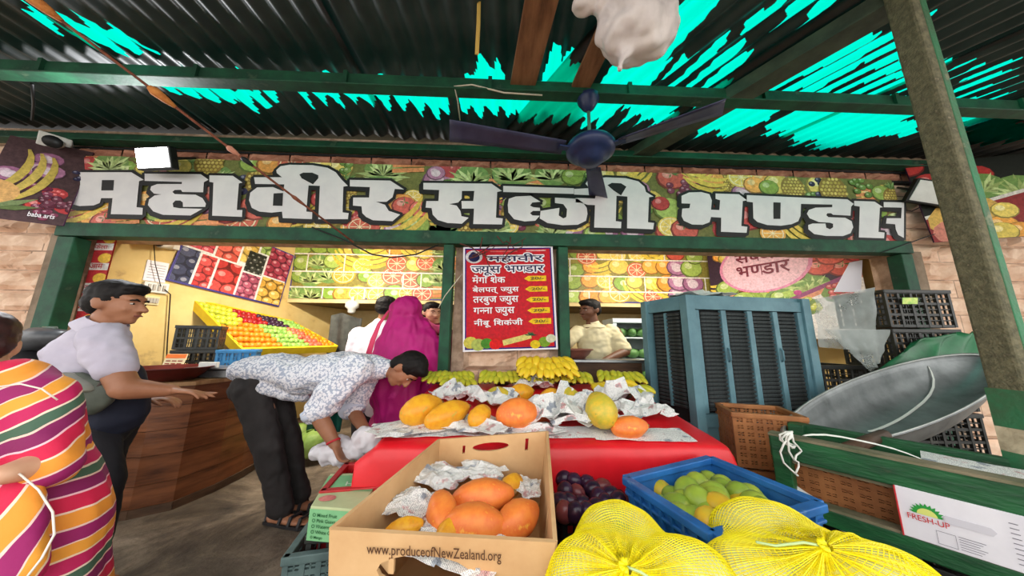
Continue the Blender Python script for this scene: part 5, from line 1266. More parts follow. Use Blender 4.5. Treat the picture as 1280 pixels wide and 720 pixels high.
# ---- collage posters inside the shop ---------------------------------------
def poster(name, label, A, B, C_, Dd, seed, draw, edge=(58, 50, 130), th=.012):
    """A lower left, B lower right, C upper right, D upper left (world points)"""
    ex = (B - A); w = (ex.length + (C_ - Dd).length) / 2; ey = (Dd - A); h = (ey.length + (C_ - B).length) / 2
    exn = ex.normalized(); eyn = (ey - exn * ey.dot(exn)).normalized(); n = exn.cross(eyn)
    t = thing(name, label, 'poster', (A + C_) / 2); q = MB(); panel(q, A - n * th / 2, exn, eyn, rect(0, 0, w, h), th=th); q.build('board', mat('edge_%d' % seed, edge, None, 5, .5), t)
    p = Print(A, exn, eyn, w, h, seed, .00003); p.rect(.02, .02, w - .02, h - .02, (236, 236, 236)); draw(p); p.build('fruit_print', t); return t, A, exn, eyn, n, w, h
def cell(p, x0, y0, x1, y1, base, c, r, gap=.012, kind='ball'):
    old = p.clip; p.clip = (max(x0 + gap, .02), max(y0 + gap, .02), min(x1 - gap, p.w - .02), min(y1 - gap, p.h - .02)); p.rect(x0, y0, x1, y1, base); y = y0 + r * .5
    j = 0
    while y < y1 + r:
        x = x0 + (r * .9 if j % 2 else 0)
        while x < x1 + r:
            if kind == 'ball': p.ball(x + p.r.uniform(-.2, .2) * r, y, r * .98, p.var(c, 20))
            else: p.fruit(x, y, r, kind)
            x += r * 2.3
        y += r * 1.7; j += 1
    p.clip = old
# left wall collage
wn = nn if nn.dot(Vector((1, 0, 0))) > 0 else -nn
def on_left(px, py, off=.03): return PP(px, py, LW0 + wn * off, wn)
lA, lB_, lC, lD = on_left(207, 350), on_left(350, 384), on_left(357, 296), on_left(220, 286)
def d1(p):
    w, h = p.w, p.h
    for a, b, c, d, base, col, r in ((0, .52, .25, 1, (90, 30, 50), (204, 60, 80), .055), (0, .0, .16, .52, (30, 30, 60), (58, 64, 96), .07), (.16, 0, .30, .5, (120, 30, 40), (206, 50, 50), .06), (.25, .5, .46, 1, (120, 40, 40), (216, 84, 66), .08),
                                     (.30, 0, .52, .5, (110, 24, 24), (200, 44, 40), .1), (.46, .55, .62, 1, (170, 140, 60), (226, 190, 90), .09), (.52, .42, .72, .8, (24, 28, 26), (52, 56, 52), .035), (.52, 0, .72, .42, (110, 40, 70), (176, 80, 110), .05), (.62, .8, .8, 1, (90, 120, 60), (150, 180, 90), .07), (.72, .45, 1, 1, (90, 24, 50), (170, 50, 80), .06), (.72, 0, 1, .45, (120, 90, 30), (220, 170, 60), .07)):
        cell(p, a * w, b * h, c * w, d * h, base, col, r)
poster('fruit_poster', 'fruit collage poster with white grid lines on the yellow left wall', lA, lB_, lC, lD, 21, d1)
LY = 4.725
def d2(p):
    w, h = p.w, p.h
    p.rect(.02, .02, w - .02, h - .02, (150, 140, 60))
    for i in range(int(w / .26)):
        for j in range(4):
            u = i / (w / .26); ks = ('green', 'kiwi', 'green', 'lettuce') if u < .22 else (('orange', 'slice', 'banana', 'kiwi', 'lemon', 'slice') if u < .72 else ('onion', 'tomato', 'lettuce', 'carrot', 'green'))
            p.fruit(.1 + i * .26 + p.r.uniform(-.06, .06), .12 + j * .24 + p.r.uniform(-.05, .05), p.r.uniform(.12, .16), p.r.choice(ks))
    for v in (.2, .48, .8): p.line(0, h * v, w, h * v, .022, (240, 238, 230))
    for k in range(9): x = w * (k + .5 + p.r.uniform(-.2, .2)) / 9; v = (0, .2, .48, .8, 1); j = p.r.randrange(4); p.line(x, h * v[j], x, h * v[j + 1], .02, (240, 238, 230))
def lp(px, py): return P(px, py, Y=LY)
zA, zT = lp(450, 374).z, 2.86
poster('fruit_poster', 'wide fruit collage poster on the loft front left of the pillar', Vector((lp(360, 374).x, LY, zA)), Vector((-.45, LY, zA)), Vector((-.45, LY, zT)), Vector((lp(360, 374).x, LY, zT)), 22, d2)
def d3(p):
    p.o = p.o + p.ex * p.w; p.ex = -p.ex; d2(p)
poster('fruit_poster', 'wide fruit collage poster on the loft front right of the pillar', Vector((.6, LY, zA)), Vector((lp(893, 370).x, LY, zA)), Vector((lp(893, 370).x, LY, zT)), Vector((.6, LY, zT)), 23, d2)
# right inner poster, hung from the back right towards the front right post
rY0, rY1 = 4.6, 3.2
pA = P(893, 400, Y=rY0); pB = P(1086, 380, Y=rY1); zlo = 1.35
pA.z = pB.z = zlo; pC = Vector((pB.x, pB.y, 2.75)); pD = Vector((pA.x, pA.y, 2.75))
def d4(p):
    w, h = p.w, p.h; p.rect(0, 0, w, h, (60, 40, 60))
    p.fill(.09, .15, ('banana', 'apple', 'lemon', 'orange', 'pome', 'green', 'carrot'), (0, h * .35, w * .4, h), 1.2); p.fill(.09, .14, ('lettuce', 'carrot', 'green', 'lettuce'), (w * .25, h * .3, w, h * .75), 1.4); p.fill(.09, .14, ('tomato', 'green', 'lettuce', 'apple'), (w * .6, h * .6, w, h), 1.2)
    p.disc(w * .43, h * .76, .4, (226, 140, 180), 1.35, n=28); p.disc(w * .43, h * .76, .37, (240, 196, 214), 1.35, n=28)
    p.poly([(0, 0), (w, 0), (w, h * .60), (0, h * .1)], (150, 70, 120)); p.poly([(0, 0), (w, 0), (w, h * .56), (0, h * .06)], (222, 150, 110)); p.poly([(0, 0), (w, 0), (w, h * .52), (0, h * .02)], (234, 230, 228))
    for k in range(4): u = .32 + k * .18; old = p.k; p.disc(w * u, h * (.1 + .1 * k), .12, (120, 150, 80), 1.2, n=8); p.cluster(w * u, h * (.1 + .1 * k), .1, ((150, 190, 90), (110, 160, 80), (190, 200, 80), (200, 80, 80))[k], 8)
    for k, c in enumerate(((60, 110, 190), (210, 60, 60), (200, 60, 140))): p.disc(w * (.3 + .17 * k), h * (.26 + .09 * k), .035, c, 1.2)
t_, A_, exn, eyn, n_, w_, h_ = poster('fruit_poster', 'slanted vegetable poster with a pink oval title behind the cooler', pA, pB, pC, pD, 24, d4)
o_ = A_ + exn * w_ * .24 + eyn * h_ * .66 + n_ * .012
deva(['भ', 'ण~', 'डार'], 'title_text', mat('ink_maroon', (110, 24, 50), None, 5, .5), t_, o_, exn, eyn, width=.62, height=.17, bold=.016)
deva(['स', 'ब~', 'जी'], 'title_text', 'ink_maroon', t_, o_ + eyn * .22, exn, eyn, width=.55, height=.2, bold=.016)
# calendar sheet beside it
q0 = [P(1042, 365, Y=3.0), P(1076, 365, Y=3.0), P(1078, 325, Y=3.0), P(1062, 328, Y=3.0)]
q = MB(); q.face(q0); tag(q.build('paper_sheet', 'paper_white', solid=.003), 'small white paper sheet hanging beside the vegetable poster', 'paper')
# red banner just inside the left post
rb = [P(96, 408, Y=3.0), P(126, 402, Y=3.0), P(134, 298, Y=3.0), P(116, 298, Y=3.0)]
def d5(p):
    p.rect(0, 0, p.w, p.h, (190, 26, 36))
    for k in range(5): p.rect(0, p.h * (.08 + .2 * k), p.w, p.h * (.15 + .2 * k), (232, 226, 222)); p.disc(p.w * .7, p.h * (.2 + .2 * k), .05, (240, 190, 50), 1.3)
bx0 = (rb[0].x + rb[3].x) / 2; bx1 = (rb[1].x + rb[2].x) / 2
t_, A_, exn, eyn, n_, w_, h_ = poster('price_banner', 'narrow red price banner just inside the left door post', Vector((-3.97, 2.84, 1.25)), Vector((-3.8, 2.84, 1.25)), Vector((-3.8, 2.84, 2.24)), Vector((-3.97, 2.84, 2.24)), 25, d5, (150, 20, 30))
for k in range(5): deva([('रा', 'ना'), ('गन', 'ना'), ('पप', 'ीता'), ('आम',), ('केला',)][k], 'price_line', mat('ink_red3', (170, 30, 40), None, 5, .5), t_, A_ + exn * w_ * .1 + eyn * h_ * (.09 + .2 * k) + n_ * .01, exn, eyn, width=w_ * .7, height=.05, bold=.01)
# tilted banners outside left and right
def outer(name, label, pts, Ys, seed, draw, edge):
    w4 = [P(x, y, Y=Y) for (x, y), Y in zip(pts, Ys)]; return poster(name, label, *w4, seed, draw, edge)
def d6(p):
    w, h = p.w, p.h; p.rect(0, 0, w, h, (84, 62, 66)); p.fill(.05, .09, ('pome', 'apple', 'grape', 'onion'), (0, h * .1, w, h * .8), .8)
    for k in range(3): p.cluster(w * (.75 + .08 * k), h * .25, .07, (110, 50, 70), 8)
    p.leaf(w * .15, h * .1, .2, (110, 130, 80), 7); p.banana(w * .5, h * .5, .2, 1.3, (214, 190, 90)); p.disc(w * .1, h * .3, .12, (220, 170, 100), 1.2)
t_, A_, exn, eyn, n_, w_, h_ = outer('fruit_banner', 'faded fruit banner hung on the stone wall left of the shop sign', [(-40, 268), (60, 280), (60, 196), (-40, 144)], (2.4, 2.6, 2.6, 2.4), 26, d6, (90, 40, 90))
letters('baba arts', 'printed_text', 'ink_white', t_, A_ + exn * w_ * .58 + eyn * h_ * .06 + n_ * .008, exn, eyn, width=w_ * .3, height=.045, bold=.01)
def d7(p):
    w, h = p.w, p.h; p.rect(0, 0, w, h, (30, 34, 28)); p.fill(.10, .14, ('apple',), (0, h * .45, w * .55, h), 1.3); p.fill(.1, .15, ('onion', 'lettuce'), (w * .5, h * .5, w, h), 1)
    p.poly([(0, h * .32), (w, h * .62), (w, 0), (0, 0)], (232, 228, 220)); p.poly([(0, h * .28), (w, h * .58), (w, 0), (0, 0)], (150, 40, 40)); p.disc(w * .3, h * .28, .2, (226, 180, 80), 1.6, .3); p.disc(w * .2, h * .1, .14, (214, 130, 110), 1.4); p.fill(.08, .12, ('apple', 'orange', 'lemon'), (w * .5, 0, w, h * .4), 1)
outer('fruit_banner', 'vegetable banner with red tomatoes right of the column', [(1168, 303), (1330, 292), (1330, 178), (1168, 222)], (2.64, 2.4, 2.4, 2.64), 27, d7, (60, 30, 60))
# ------------------------------------------------------------------ people
SX = 1.3                                     # the photograph is wide: figures are broad in X
mat('skin', (164, 112, 82), (148, 98, 70), 8, .5)
mat('skin_dark', (120, 78, 54), (104, 66, 46), 8, .5)
mat('skin_fair', (214, 168, 138), (204, 154, 124), 8, .5)
mat('hair', (16, 13, 13), (26, 22, 20), 60, .62, spec=.2, stretch=(1, 1, .2))
mat('eye_white', (186, 176, 166), None, 5, .3); mat('lip', (132, 72, 62), None, 6, .5)
class Fig:
    def __init__(s, name, label, x0, y0):
        s.ex = []; s.x0 = x0; s.root = thing(name, label, 'person', (x0, y0, 0)); s.p = {}
    def u(s, px, py, Y): p = P(px, py, Y=Y); return Vector(((p.x - s.x0) / SX, p.y, p.z))
    def mb(s, k): return s.p.setdefault(k, MB())
    def finish(s, k, name, m, voxel=.011, smooth=5, rough=0, rs=14, parent=None, zs=1.0):
        o = s.p[k].build(name, m, None); remesh(o, voxel, smooth, rough, rs, zs)
        for v in o.data.vertices: v.co.x = v.co.x * SX + s.x0
        pr_ = parent or s.root; o.parent = pr_; o.matrix_parent_inverse = Matrix.Translation(-s.root.location) if pr_ is s.root else Matrix.Identity(4)
        return o
    def raw(s, k, name, m, parent=None, smooth=True):
        q = s.p[k]
        for v in q.v: v.x = v.x * SX + s.x0
        return q.build(name, m, s.root, smooth=smooth)
def limb(q, pts, rad, side=None, n=14): q.tube(pts, rad, n, side=side, round_ends=True)
def head(f, c, fwd, up, k=1.0, skin='body', hair=True, hairk=1.0, brow=True, moustache=False):
    """head with skull, jaw, nose, ears and a face; c = centre of the skull at ear height"""
    fwd = Vector(fwd).normalized(); up = Vector(up); up = (up - fwd * up.dot(fwd)).normalized(); sd = fwd.cross(up)
    R = Matrix((sd, fwd, up)).transposed(); b = f.mb(skin)
    def w(x, y, z): return c + R @ Vector((x, y, z)) * k
    def el(q, p, r, rot=None): q.sphere(w(*p), Vector(r) * k, R @ rot if rot else R, 16, 10)
    el(b, (0, -.012, .035), (.074, .094, .085)); el(b, (0, .022, -.02), (.064, .075, .08)); el(b, (0, .042, -.072), (.043, .045, .04)); el(b, (0, .07, -.092), (.022, .018, .018))
    el(b, (0, .066, .03), (.052, .03, .025)); el(b, (.034, .062, -.028), (.022, .022, .022)); el(b, (-.034, .062, -.028), (.022, .022, .022))
    b.tube([w(0, .088, .012), w(0, .103, -.012), w(0, .114, -.032)], [.008 * k, .011 * k, .014 * k], 8, round_ends=True); el(b, (.012, .098, -.034), (.009, .011, .008)); el(b, (-.012, .098, -.034), (.009, .011, .008))
    el(b, (0, .086, -.058), (.024, .012, .008)); el(b, (0, .084, -.068), (.02, .012, .008))
    for s_ in (1, -1): el(b, (s_ * .075, -.008, -.005), (.012, .024, .033), rot3(0, 0, s_ * .3)); el(b, (s_ * .08, -.018, .004), (.008, .018, .024))
    for s_ in (1, -1):
        e = MB(); e.sphere(w(s_ * .031, .0815, .003), Vector((.0125, .006, .0055)) * k, R, 8, 6); i = MB(); i.sphere(w(s_ * .031, .0855, .003), Vector((.0055, .0035, .0052)) * k, R, 8, 6); f.ex.append(('eye', 'eye_white', e, ('iris', 'black', i)))
        if brow: e = MB(); e.tube([w(s_ * .014, .093, .02), w(s_ * .03, .094, .026), w(s_ * .05, .082, .02)], [.004 * k, .005 * k, .003 * k], 6); f.ex.append(('eyebrow', 'hair', e, None))
    e = MB(); e.tube([w(-.022, .094, -.063), w(0, .1, -.061), w(.022, .094, -.063)], [.003 * k, .0055 * k, .003 * k], 6); f.ex.append(('lips', 'lip', e, None))
    if moustache: e = MB(); e.tube([w(-.03, .094, -.054), w(0, .104, -.047), w(.03, .094, -.054)], [.003 * k, .008 * k, .003 * k], 6); f.ex.append(('moustache', 'hair', e, None))
    if hair:
        h = f.mb('hair'); el(h, (0, -.02, .055), (.081 * hairk, .098 * hairk, .083 * hairk)); el(h, (0, -.055, .005), (.077, .06, .075)); el(h, (0, .05, .088), (.062, .05, .036)); el(h, (.07, -.01, .03), (.014, .03, .045)); el(h, (-.07, -.01, .03), (.014, .03, .045))
    return w
def face_done(f):
    for nm, m, q, sub in f.ex:
        for v in q.v: v.x = v.x * SX + f.x0
        o = q.build(nm, m, f.root, smooth=True)
        if sub:
            for v in sub[2].v: v.x = v.x * SX + f.x0
            sub[2].build(sub[0], sub[1], o, smooth=True)
def hand(q, w, d, n, thumb, k=1.0, curl=.5, spread=.12, curls=None):
    """wrist w, finger direction d, palm normal n, thumb side +1/-1"""
    w = Vector(w); d = Vector(d).normalized(); n = Vector(n); n = (n - d * n.dot(d)).normalized(); s = d.cross(n) * thumb
    limb(q, [w, w + d * .035 * k, w + d * .085 * k], [(.022 * k, .018 * k), (.038 * k, .016 * k), (.040 * k, .014 * k)], side=s, n=12)
    for j, (o, ln) in enumerate(((.030, .070), (.010, .080), (-.011, .074), (-.031, .058))):
        a = w + d * .085 * k + s * o * k; dd = (d + s * o * spread * 25 * .12).normalized(); c = (curls[j] if curls else curl); pts = [a - dd * .02 * k, a]
        for t in range(3):
            ang = c * (t + .6); v = dd * math.cos(ang) + n * math.sin(ang); pts.append(pts[-1] + v * ln * k * (.42, .33, .25)[t])
        limb(q, pts, [.0095 * k, .0095 * k, .009 * k, .0085 * k, .007 * k], n=8)
    a = w + d * .025 * k + s * .03 * k; v = (d * .75 + s * .75 + n * .25).normalized(); v2 = (d * .95 + s * .25 + n * .3).normalized()
    limb(q, [a - s * .012 * k, a + v * .03 * k, a + v * .03 * k + v2 * .032 * k, a + v * .03 * k + v2 * .057 * k], [.014 * k, .012 * k, .0105 * k, .008 * k], n=8)
V_ = Vector

# ---- man bending over the table --------------------------------------------
def paisley_mat():
    m, nt, b = newmat('shirt_print'); L = nt.links.new; co = coords(nt, (1, 1, 1))
    v = nt.nodes.new('ShaderNodeTexVoronoi'); v.inputs['Scale'].default_value = 58; L(co, v.inputs['Vector'])
    n = N(nt, 'ShaderNodeTexNoise', scale=90, detail=2); L(co, n.inputs['Vector'])
    ad = nt.nodes.new('ShaderNodeMath'); ad.operation = 'MULTIPLY_ADD'; L(n.outputs['Fac'], ad.inputs[0]); ad.inputs[1].default_value = .7; L(v.outputs['Distance'], ad.inputs[2])
    r = ramp(nt, [(.0, lin((140, 152, 178))), (.40, lin((146, 158, 182))), (.50, lin((238, 238, 244))), (.88, lin((236, 236, 242))), (.96, lin((170, 178, 198)))]); L(ad.outputs[0], r.inputs[0])
    L(r.outputs[0], b.inputs['Base Color']); b.inputs['Roughness'].default_value = .8
paisley_mat()
mat('trouser_black', (44, 40, 40), (34, 31, 31), 8, .75, bump=.15, bscale=20)
mat('sandal', (34, 32, 34), None, 8, .5); mat('thread_red', (190, 40, 50), None, 6, .6); mat('cuff_blue', (214, 222, 238), (200, 210, 230), 8, .8)
bp = P(345, 655, Z=0); f = Fig('person', 'man in a patterned white shirt bending over the red table', bp.x, bp.y)
b = f.mb('body'); Yb = 2.40
hip = f.u(328, 478, Yb); chest = f.u(430, 462, Yb); neck = f.u(474, 462, Yb)
sideY = (0, 1, 0)
limb(b, [hip, hip.lerp(chest, .5) + V_((0, 0, .02)), chest, neck], [(.14, .11), (.15, .105), (.165, .10), (.07, .07)], side=sideY)
limb(b, [chest, neck, f.u(490, 464, Yb - .01)], [.07, .055, .052])
head(f, f.u(506, 462, Yb - .03), (.45, -.25, -1), (1, -.05, .35), 1.04, hairk=1.1)
# near (right) arm and far arm
def arm(q, pts, rad): limb(q, pts, rad)
sN = f.u(440, 462, 2.22); eN = f.u(396, 516, 2.16); wN = f.u(419, 556, 2.12)
sF = f.u(455, 470, 2.56); eF = f.u(440, 512, 2.46); wF = f.u(459, 542, 2.32)
arm(b, [sN, eN], [.058, .047]); arm(b, [eN, eN.lerp(wN, .4), wN], [.046, .044, .03])
arm(b, [sF, eF], [.056, .046]); arm(b, [eF, eF.lerp(wF, .4), wF], [.044, .042, .029])
hand(b, wN, f.u(431, 582, 2.08) - wN, (.8, .1, .5), -1, 1.05, .55); hand(b, wF, f.u(470, 556, 2.26) - wF, (.3, .2, -.9), 1, 1.0, .5)
kN = f.u(336, 562, 2.30); aN = f.u(352, 640, 2.36); kF = f.u(362, 560, 2.5); aF = f.u(374, 622, 2.52)
limb(b, [hip + V_((0, -.08, 0)), kN, aN, aN + V_((0, 0, -.03))], [.09, .06, .042, .04]); limb(b, [hip + V_((0, .09, 0)), kF, aF, aF + V_((0, 0, -.03))], [.09, .06, .042, .04])
def foot(q, a, d, l=.17):
    d = V_(d).normalized(); g = V_((a.x, a.y, .035)); limb(q, [g - d * .05, g + d * .05, g + d * l * .7, g + d * l], [(.034, .032), (.042, .03), (.046, .022), (.035, .014)], side=d.cross(V_((0, 0, 1))))
foot(b, aN, (1, -.25, 0)); foot(b, aF, (1, -.1, 0))
f.finish('body', 'body', 'skin', .0065, 4)
t = f.mb('trousers')
limb(t, [hip + V_((.05, 0, .02)), hip + V_((-.02, 0, -.03))], [(.175, .115), (.17, .12)], side=sideY)
limb(t, [hip + V_((-.01, -.085, -.02)), kN, kN.lerp(aN, .5), aN + V_((-.005, 0, .02))], [.104, .078, .068, .066]); limb(t, [hip + V_((0, .085, -.02)), kF, kF.lerp(aF, .5), aF + V_((0, 0, .02))], [.1, .076, .066, .064])
f.finish('trousers', 'trousers', 'trouser_black', .011, 4, .009, 16, zs=.6)
s_ = f.mb('shirt')
limb(s_, [f.u(322, 462, Yb), f.u(350, 462, Yb), hip.lerp(chest, .5) + V_((0, 0, .0)), chest, f.u(463, 460, Yb), f.u(478, 460, Yb)], [(.165, .11), (.185, .13), (.2, .14), (.215, .14), (.15, .105), (.075, .08)], side=sideY, n=20)
limb(s_, [f.u(345, 478, Yb), f.u(372, 492, Yb)], [(.17, .1), (.12, .05)], side=sideY)
limb(s_, [sN + V_((.0, .05, .01)), sN.lerp(eN, .6), eN + V_((0, 0, .0))], [.108, .092, .076]); limb(s_, [sF + V_((0, -.05, .01)), sF.lerp(eF, .6), eF], [.104, .088, .074])
so = f.finish('shirt', 'shirt', 'shirt_print', .011, 3, .015, 12)
q = f.mb('cuff')
for e, w_ in ((eN, wN), (eF, wF)):
    f.p['cuff'] = q = MB(); d = (w_ - e).normalized(); q.tube([e - d * .03, e + d * .005, e + d * .03], [.074, .080, .074], 16); f.raw('cuff', 'rolled_cuff', 'cuff_blue')
c_ = f.mb('collar'); cN = f.u(478, 461, Yb); dN = (f.u(490, 464, Yb) - f.u(470, 461, Yb)).normalized(); c_.tube([cN - dN * .03, cN + dN * .01, cN + dN * .03], [(.085, .085), (.08, .08), (.07, .07)], 18, cap=False); f.raw('collar', 'collar', 'shirt_print')
f.finish('hair', 'hair', 'hair', .008, 3, .003, 60); face_done(f)
q = f.mb('thread'); d = (wN - eN).normalized(); q.tube([wN - d * .03, wN - d * .018], .036, 14); f.raw('thread', 'wrist_thread', 'thread_red')
for a, d0 in ((aN, V_((1, -.25, 0))), (aF, V_((1, -.1, 0)))):
    d0.normalize(); q = MB(); g = V_((a.x, a.y, .012)); sd_ = d0.cross(V_((0, 0, 1)))
    pts = [g - d0 * .085 + sd_ * .03, g + d0 * .06 + sd_ * .045, g + d0 * .15 + sd_ * .05, g + d0 * .205, g + d0 * .15 - sd_ * .05, g + d0 * .06 - sd_ * .045, g - d0 * .085 - sd_ * .03]
    panel(q, (0, 0, 0), (1, 0, 0), (0, 1, 0), [(p.x, p.y) for p in pts], th=.02)
    for tt in (.03, .09, .15): q.tube([g + d0 * tt + sd_ * .048, g + d0 * tt + sd_ * .035 + UP(.045), g + d0 * tt - sd_ * .035 + UP(.045), g + d0 * tt - sd_ * .048], .010, 6)
    q.tube([g + d0 * -.07 + sd_ * .03, g - d0 * .09 + UP(.05), g - d0 * .07 - sd_ * .03], .008, 6)
    for v in q.v: v.x = v.x * SX + f.x0; v.z += .011
    q.build('sandal', 'sandal', f.root)

# ---- man in the pale polo shirt at the counter ------------------------------
mat('polo', (196, 190, 204), (182, 176, 192), 6, .85, bump=.12, bscale=9); mat('navy', (28, 34, 52), (22, 27, 44), 6, .8); mat('trouser_dark', (30, 30, 36), (22, 22, 28), 6, .8, bump=.1)
mat('bag_grey', (92, 98, 88), (66, 72, 64), 6, .6, bump=.15); mat('strap_brown', (64, 48, 46), None, 6, .7)
Yl = 1.72; bp = P(118, 640, Y=Yl); f = Fig('person', 'man in a pale grey polo shirt leaning on the wooden counter', bp.x, Yl)
b = f.mb('body'); hip = f.u(122, 522, Yl); chest = f.u(112, 440, Yl); neck = f.u(131, 408, Yl); hc = f.u(146, 380, Yl)
limb(b, [hip, hip.lerp(chest, .5), chest, f.u(124, 418, Yl)], [(.11, .1), (.11, .1), (.12, .1), (.07, .06)], side=sideY)
limb(b, [f.u(124, 418, Yl), neck, hc + V_((-.01, 0, -.03))], [.07, .058, .055])
head(f, hc, (1, .12, -.04), (-.02, 0, 1), 1.02, hairk=1.02)
sN = f.u(124, 424, Yl - .12); eN = f.u(157, 486, Yl - .15); wN = f.u(214, 488, Yl - .08); sF = f.u(128, 424, Yl + .12); eF = f.u(165, 492, Yl + .15); wF = f.u(186, 496, Yl + .15)
arm(b, [sN, eN], [.056, .05]); arm(b, [eN, eN.lerp(wN, .4), wN], [.052, .046, .029]); arm(b, [sF, eF], [.058, .048]); arm(b, [eF, wF], [.045, .03])
hand(b, wN, (1, .05, -.12), (.05, -.2, -1), 1, 1.0, .16, .4, [-.05, .12, .22, .32]); hand(b, wF, (1, .2, -.2), (0, 0, -1), -1, .95, .4)
kN = f.u(122, 600, Yl - .06); aN = f.u(105, 700, Yl - .05); kF = f.u(112, 600, Yl + .12); aF = f.u(92, 690, Yl + .12)
for k_, a_, sy in ((kN, aN, -.055), (kF, aF, .065)):
    a_.z = .09; limb(b, [hip + V_((0, sy, 0)), k_, a_], [.09, .06, .042]); foot(b, a_, (1, 0, 0))
f.finish('body', 'body', 'skin', .0065, 4)
t = f.mb('trousers'); limb(t, [hip + V_((.0, 0, .06)), hip + V_((0, 0, -.05))], [(.13, .125), (.13, .128)], side=sideY)
for k_, a_, sy in ((kN, aN, -.055), (kF, aF, .065)): limb(t, [hip + V_((0, sy, -.02)), k_, a_ + UP(.02)], [.1, .082, .072])
f.finish('trousers', 'trousers', 'trouser_dark', .012, 4, .006, 14)
s_ = f.mb('shirt'); limb(s_, [f.u(108, 500, Yl), f.u(104, 478, Yl), chest + V_((.005, 0, 0)), f.u(120, 422, Yl), f.u(130, 409, Yl)], [(.135, .12), (.14, .125), (.145, .13), (.115, .095), (.068, .068)], side=sideY, n=20)
limb(s_, [sN + V_((0, .02, .0)), sN.lerp(eN, .35), sN.lerp(eN, .56)], [.088, .082, .074]); limb(s_, [sF + V_((0, -.03, .0)), sF.lerp(eF, .5)], [.085, .08])
f.finish('shirt', 'polo_shirt', 'polo', .011, 3, .014, 12)
q = f.mb('collar'); cN = f.u(130, 409, Yl); q.tube([cN + V_((-.02, 0, -.02)), cN + V_((0, 0, .01)), cN + V_((.012, 0, .035))], [(.10, .095), (.088, .085), (.074, .074)], 18, cap=False); f.raw('collar', 'collar', 'polo')
n_ = f.mb('vest'); limb(n_, [f.u(150, 470, Yl - .02), f.u(148, 500, Yl - .02), f.u(146, 520, Yl)], [(.1, .06), (.115, .085), (.12, .09)], side=sideY); f.finish('vest', 'navy_apron', 'navy', .012, 4, .004)
f.finish('hair', 'hair', 'hair', .008, 3, .004, 60); face_done(f)
bg = f.mb('bag'); limb(bg, [f.u(52, 488, Yl - .12), f.u(88, 490, Yl - .17), f.u(118, 498, Yl - .16)], [(.035, .07), (.05, .10), (.04, .085)], side=(0, 1, 0)); f.finish('bag', 'sling_bag', 'bag_grey', .011, 3, .006, 18)
q = f.mb('flap'); limb(q, [f.u(52, 476, Yl - .15), f.u(80, 473, Yl - .2), f.u(108, 484, Yl - .19)], [(.05, .02), (.06, .03), (.05, .02)], side=(0, 1, 0)); f.finish('flap', 'bag_flap', mat('bag_flap', (150, 152, 142), (126, 130, 120), 6, .55), .009, 3)
q = f.mb('strap'); L_ = [f.u(42, 478, Yl - .2), f.u(58, 445, Yl - .05), f.u(76, 420, Yl + .02), f.u(100, 412, Yl + .12), f.u(125, 416, Yl + .18)]; q.tube(L_, [(.02, .006)] * 5, 8, side=(.5, -.6, .5)); f.raw('strap', 'bag_strap', 'strap_brown'); f.p['strap'] = q = MB(); q.tube([f.u(116, 494, Yl - .18), f.u(130, 478, Yl - .17), f.u(142, 466, Yl - .14)], [(.014, .006)] * 3, 8, side=(0, -.6, .6)); f.raw('strap', 'bag_strap', 'strap_brown')

# ---- woman in the striped saree in the left foreground -----------------------
def saree_mat(name, scale, ang, seed):
    """colour bands lying at an angle to the ground across the cloth"""
    m, nt, b = newmat(name); L = nt.links.new; co = coords(nt)
    n = N(nt, 'ShaderNodeTexNoise', scale=3.5, detail=3); L(co, n.inputs['Vector'])
    sx = nt.nodes.new('ShaderNodeVectorMath'); sx.operation = 'DOT_PRODUCT'; L(co, sx.inputs[0]); sA = math.sin(math.radians(ang)); sx.inputs[1].default_value = (-.5 * sA, -.86 * sA, math.cos(math.radians(ang)))
    a = nt.nodes.new('ShaderNodeMath'); a.operation = 'MULTIPLY_ADD'; L(n.outputs['Fac'], a.inputs[0]); a.inputs[1].default_value = .06; L(sx.outputs['Value'], a.inputs[2])
    mu = nt.nodes.new('ShaderNodeMath'); mu.operation = 'MULTIPLY_ADD'; L(a.outputs[0], mu.inputs[0]); mu.inputs[1].default_value = scale; mu.inputs[2].default_value = seed
    fr = nt.nodes.new('ShaderNodeMath'); fr.operation = 'FRACT'; L(mu.outputs[0], fr.inputs[0])
    C_ = [(0, (150, 22, 96)), (.13, (236, 200, 190)), (.15, (236, 150, 50)), (.30, (244, 210, 190)), (.32, (206, 24, 70)), (.46, (240, 190, 200)), (.48, (130, 20, 86)), (.60, (232, 196, 180)), (.62, (66, 96, 76)), (.71, (236, 210, 190)), (.73, (190, 24, 88)), (.85, (246, 214, 180)), (.87, (238, 160, 54)), (.985, (240, 200, 190))]
    r = ramp(nt, [(p, lin(c)) for p, c in C_], 'CONSTANT'); L(fr.outputs[0], r.inputs[0]); L(r.outputs[0], b.inputs['Base Color']); b.inputs['Roughness'].default_value = .8
    n2 = N(nt, 'ShaderNodeTexNoise', scale=14, detail=5); L(co, n2.inputs['Vector']); bpn = nt.nodes.new('ShaderNodeBump'); bpn.inputs['Strength'].default_value = .35; bpn.inputs['Distance'].default_value = .02; L(n2.outputs['Fac'], bpn.inputs['Height']); L(bpn.outputs[0], b.inputs['Normal'])
saree_mat('saree_upper', 4.2, 36, .35); saree_mat('saree_lower', 4.0, 8, .2); saree_mat('saree_pleat', 4.4, 66, .2)
Yw = 1.04; bp = P(2, 640, Y=Yw); f = Fig('person', 'woman in a striped orange and magenta saree at the left edge', bp.x, Yw)
b = f.mb('body'); hc = f.u(-36, 434, Yw); ch = f.u(8, 520, Yw); hp = f.u(12, 620, Yw); sN = f.u(50, 492, Yw); eN = f.u(58, 578, Yw - .06); wN = f.u(4, 594, Yw - .14)
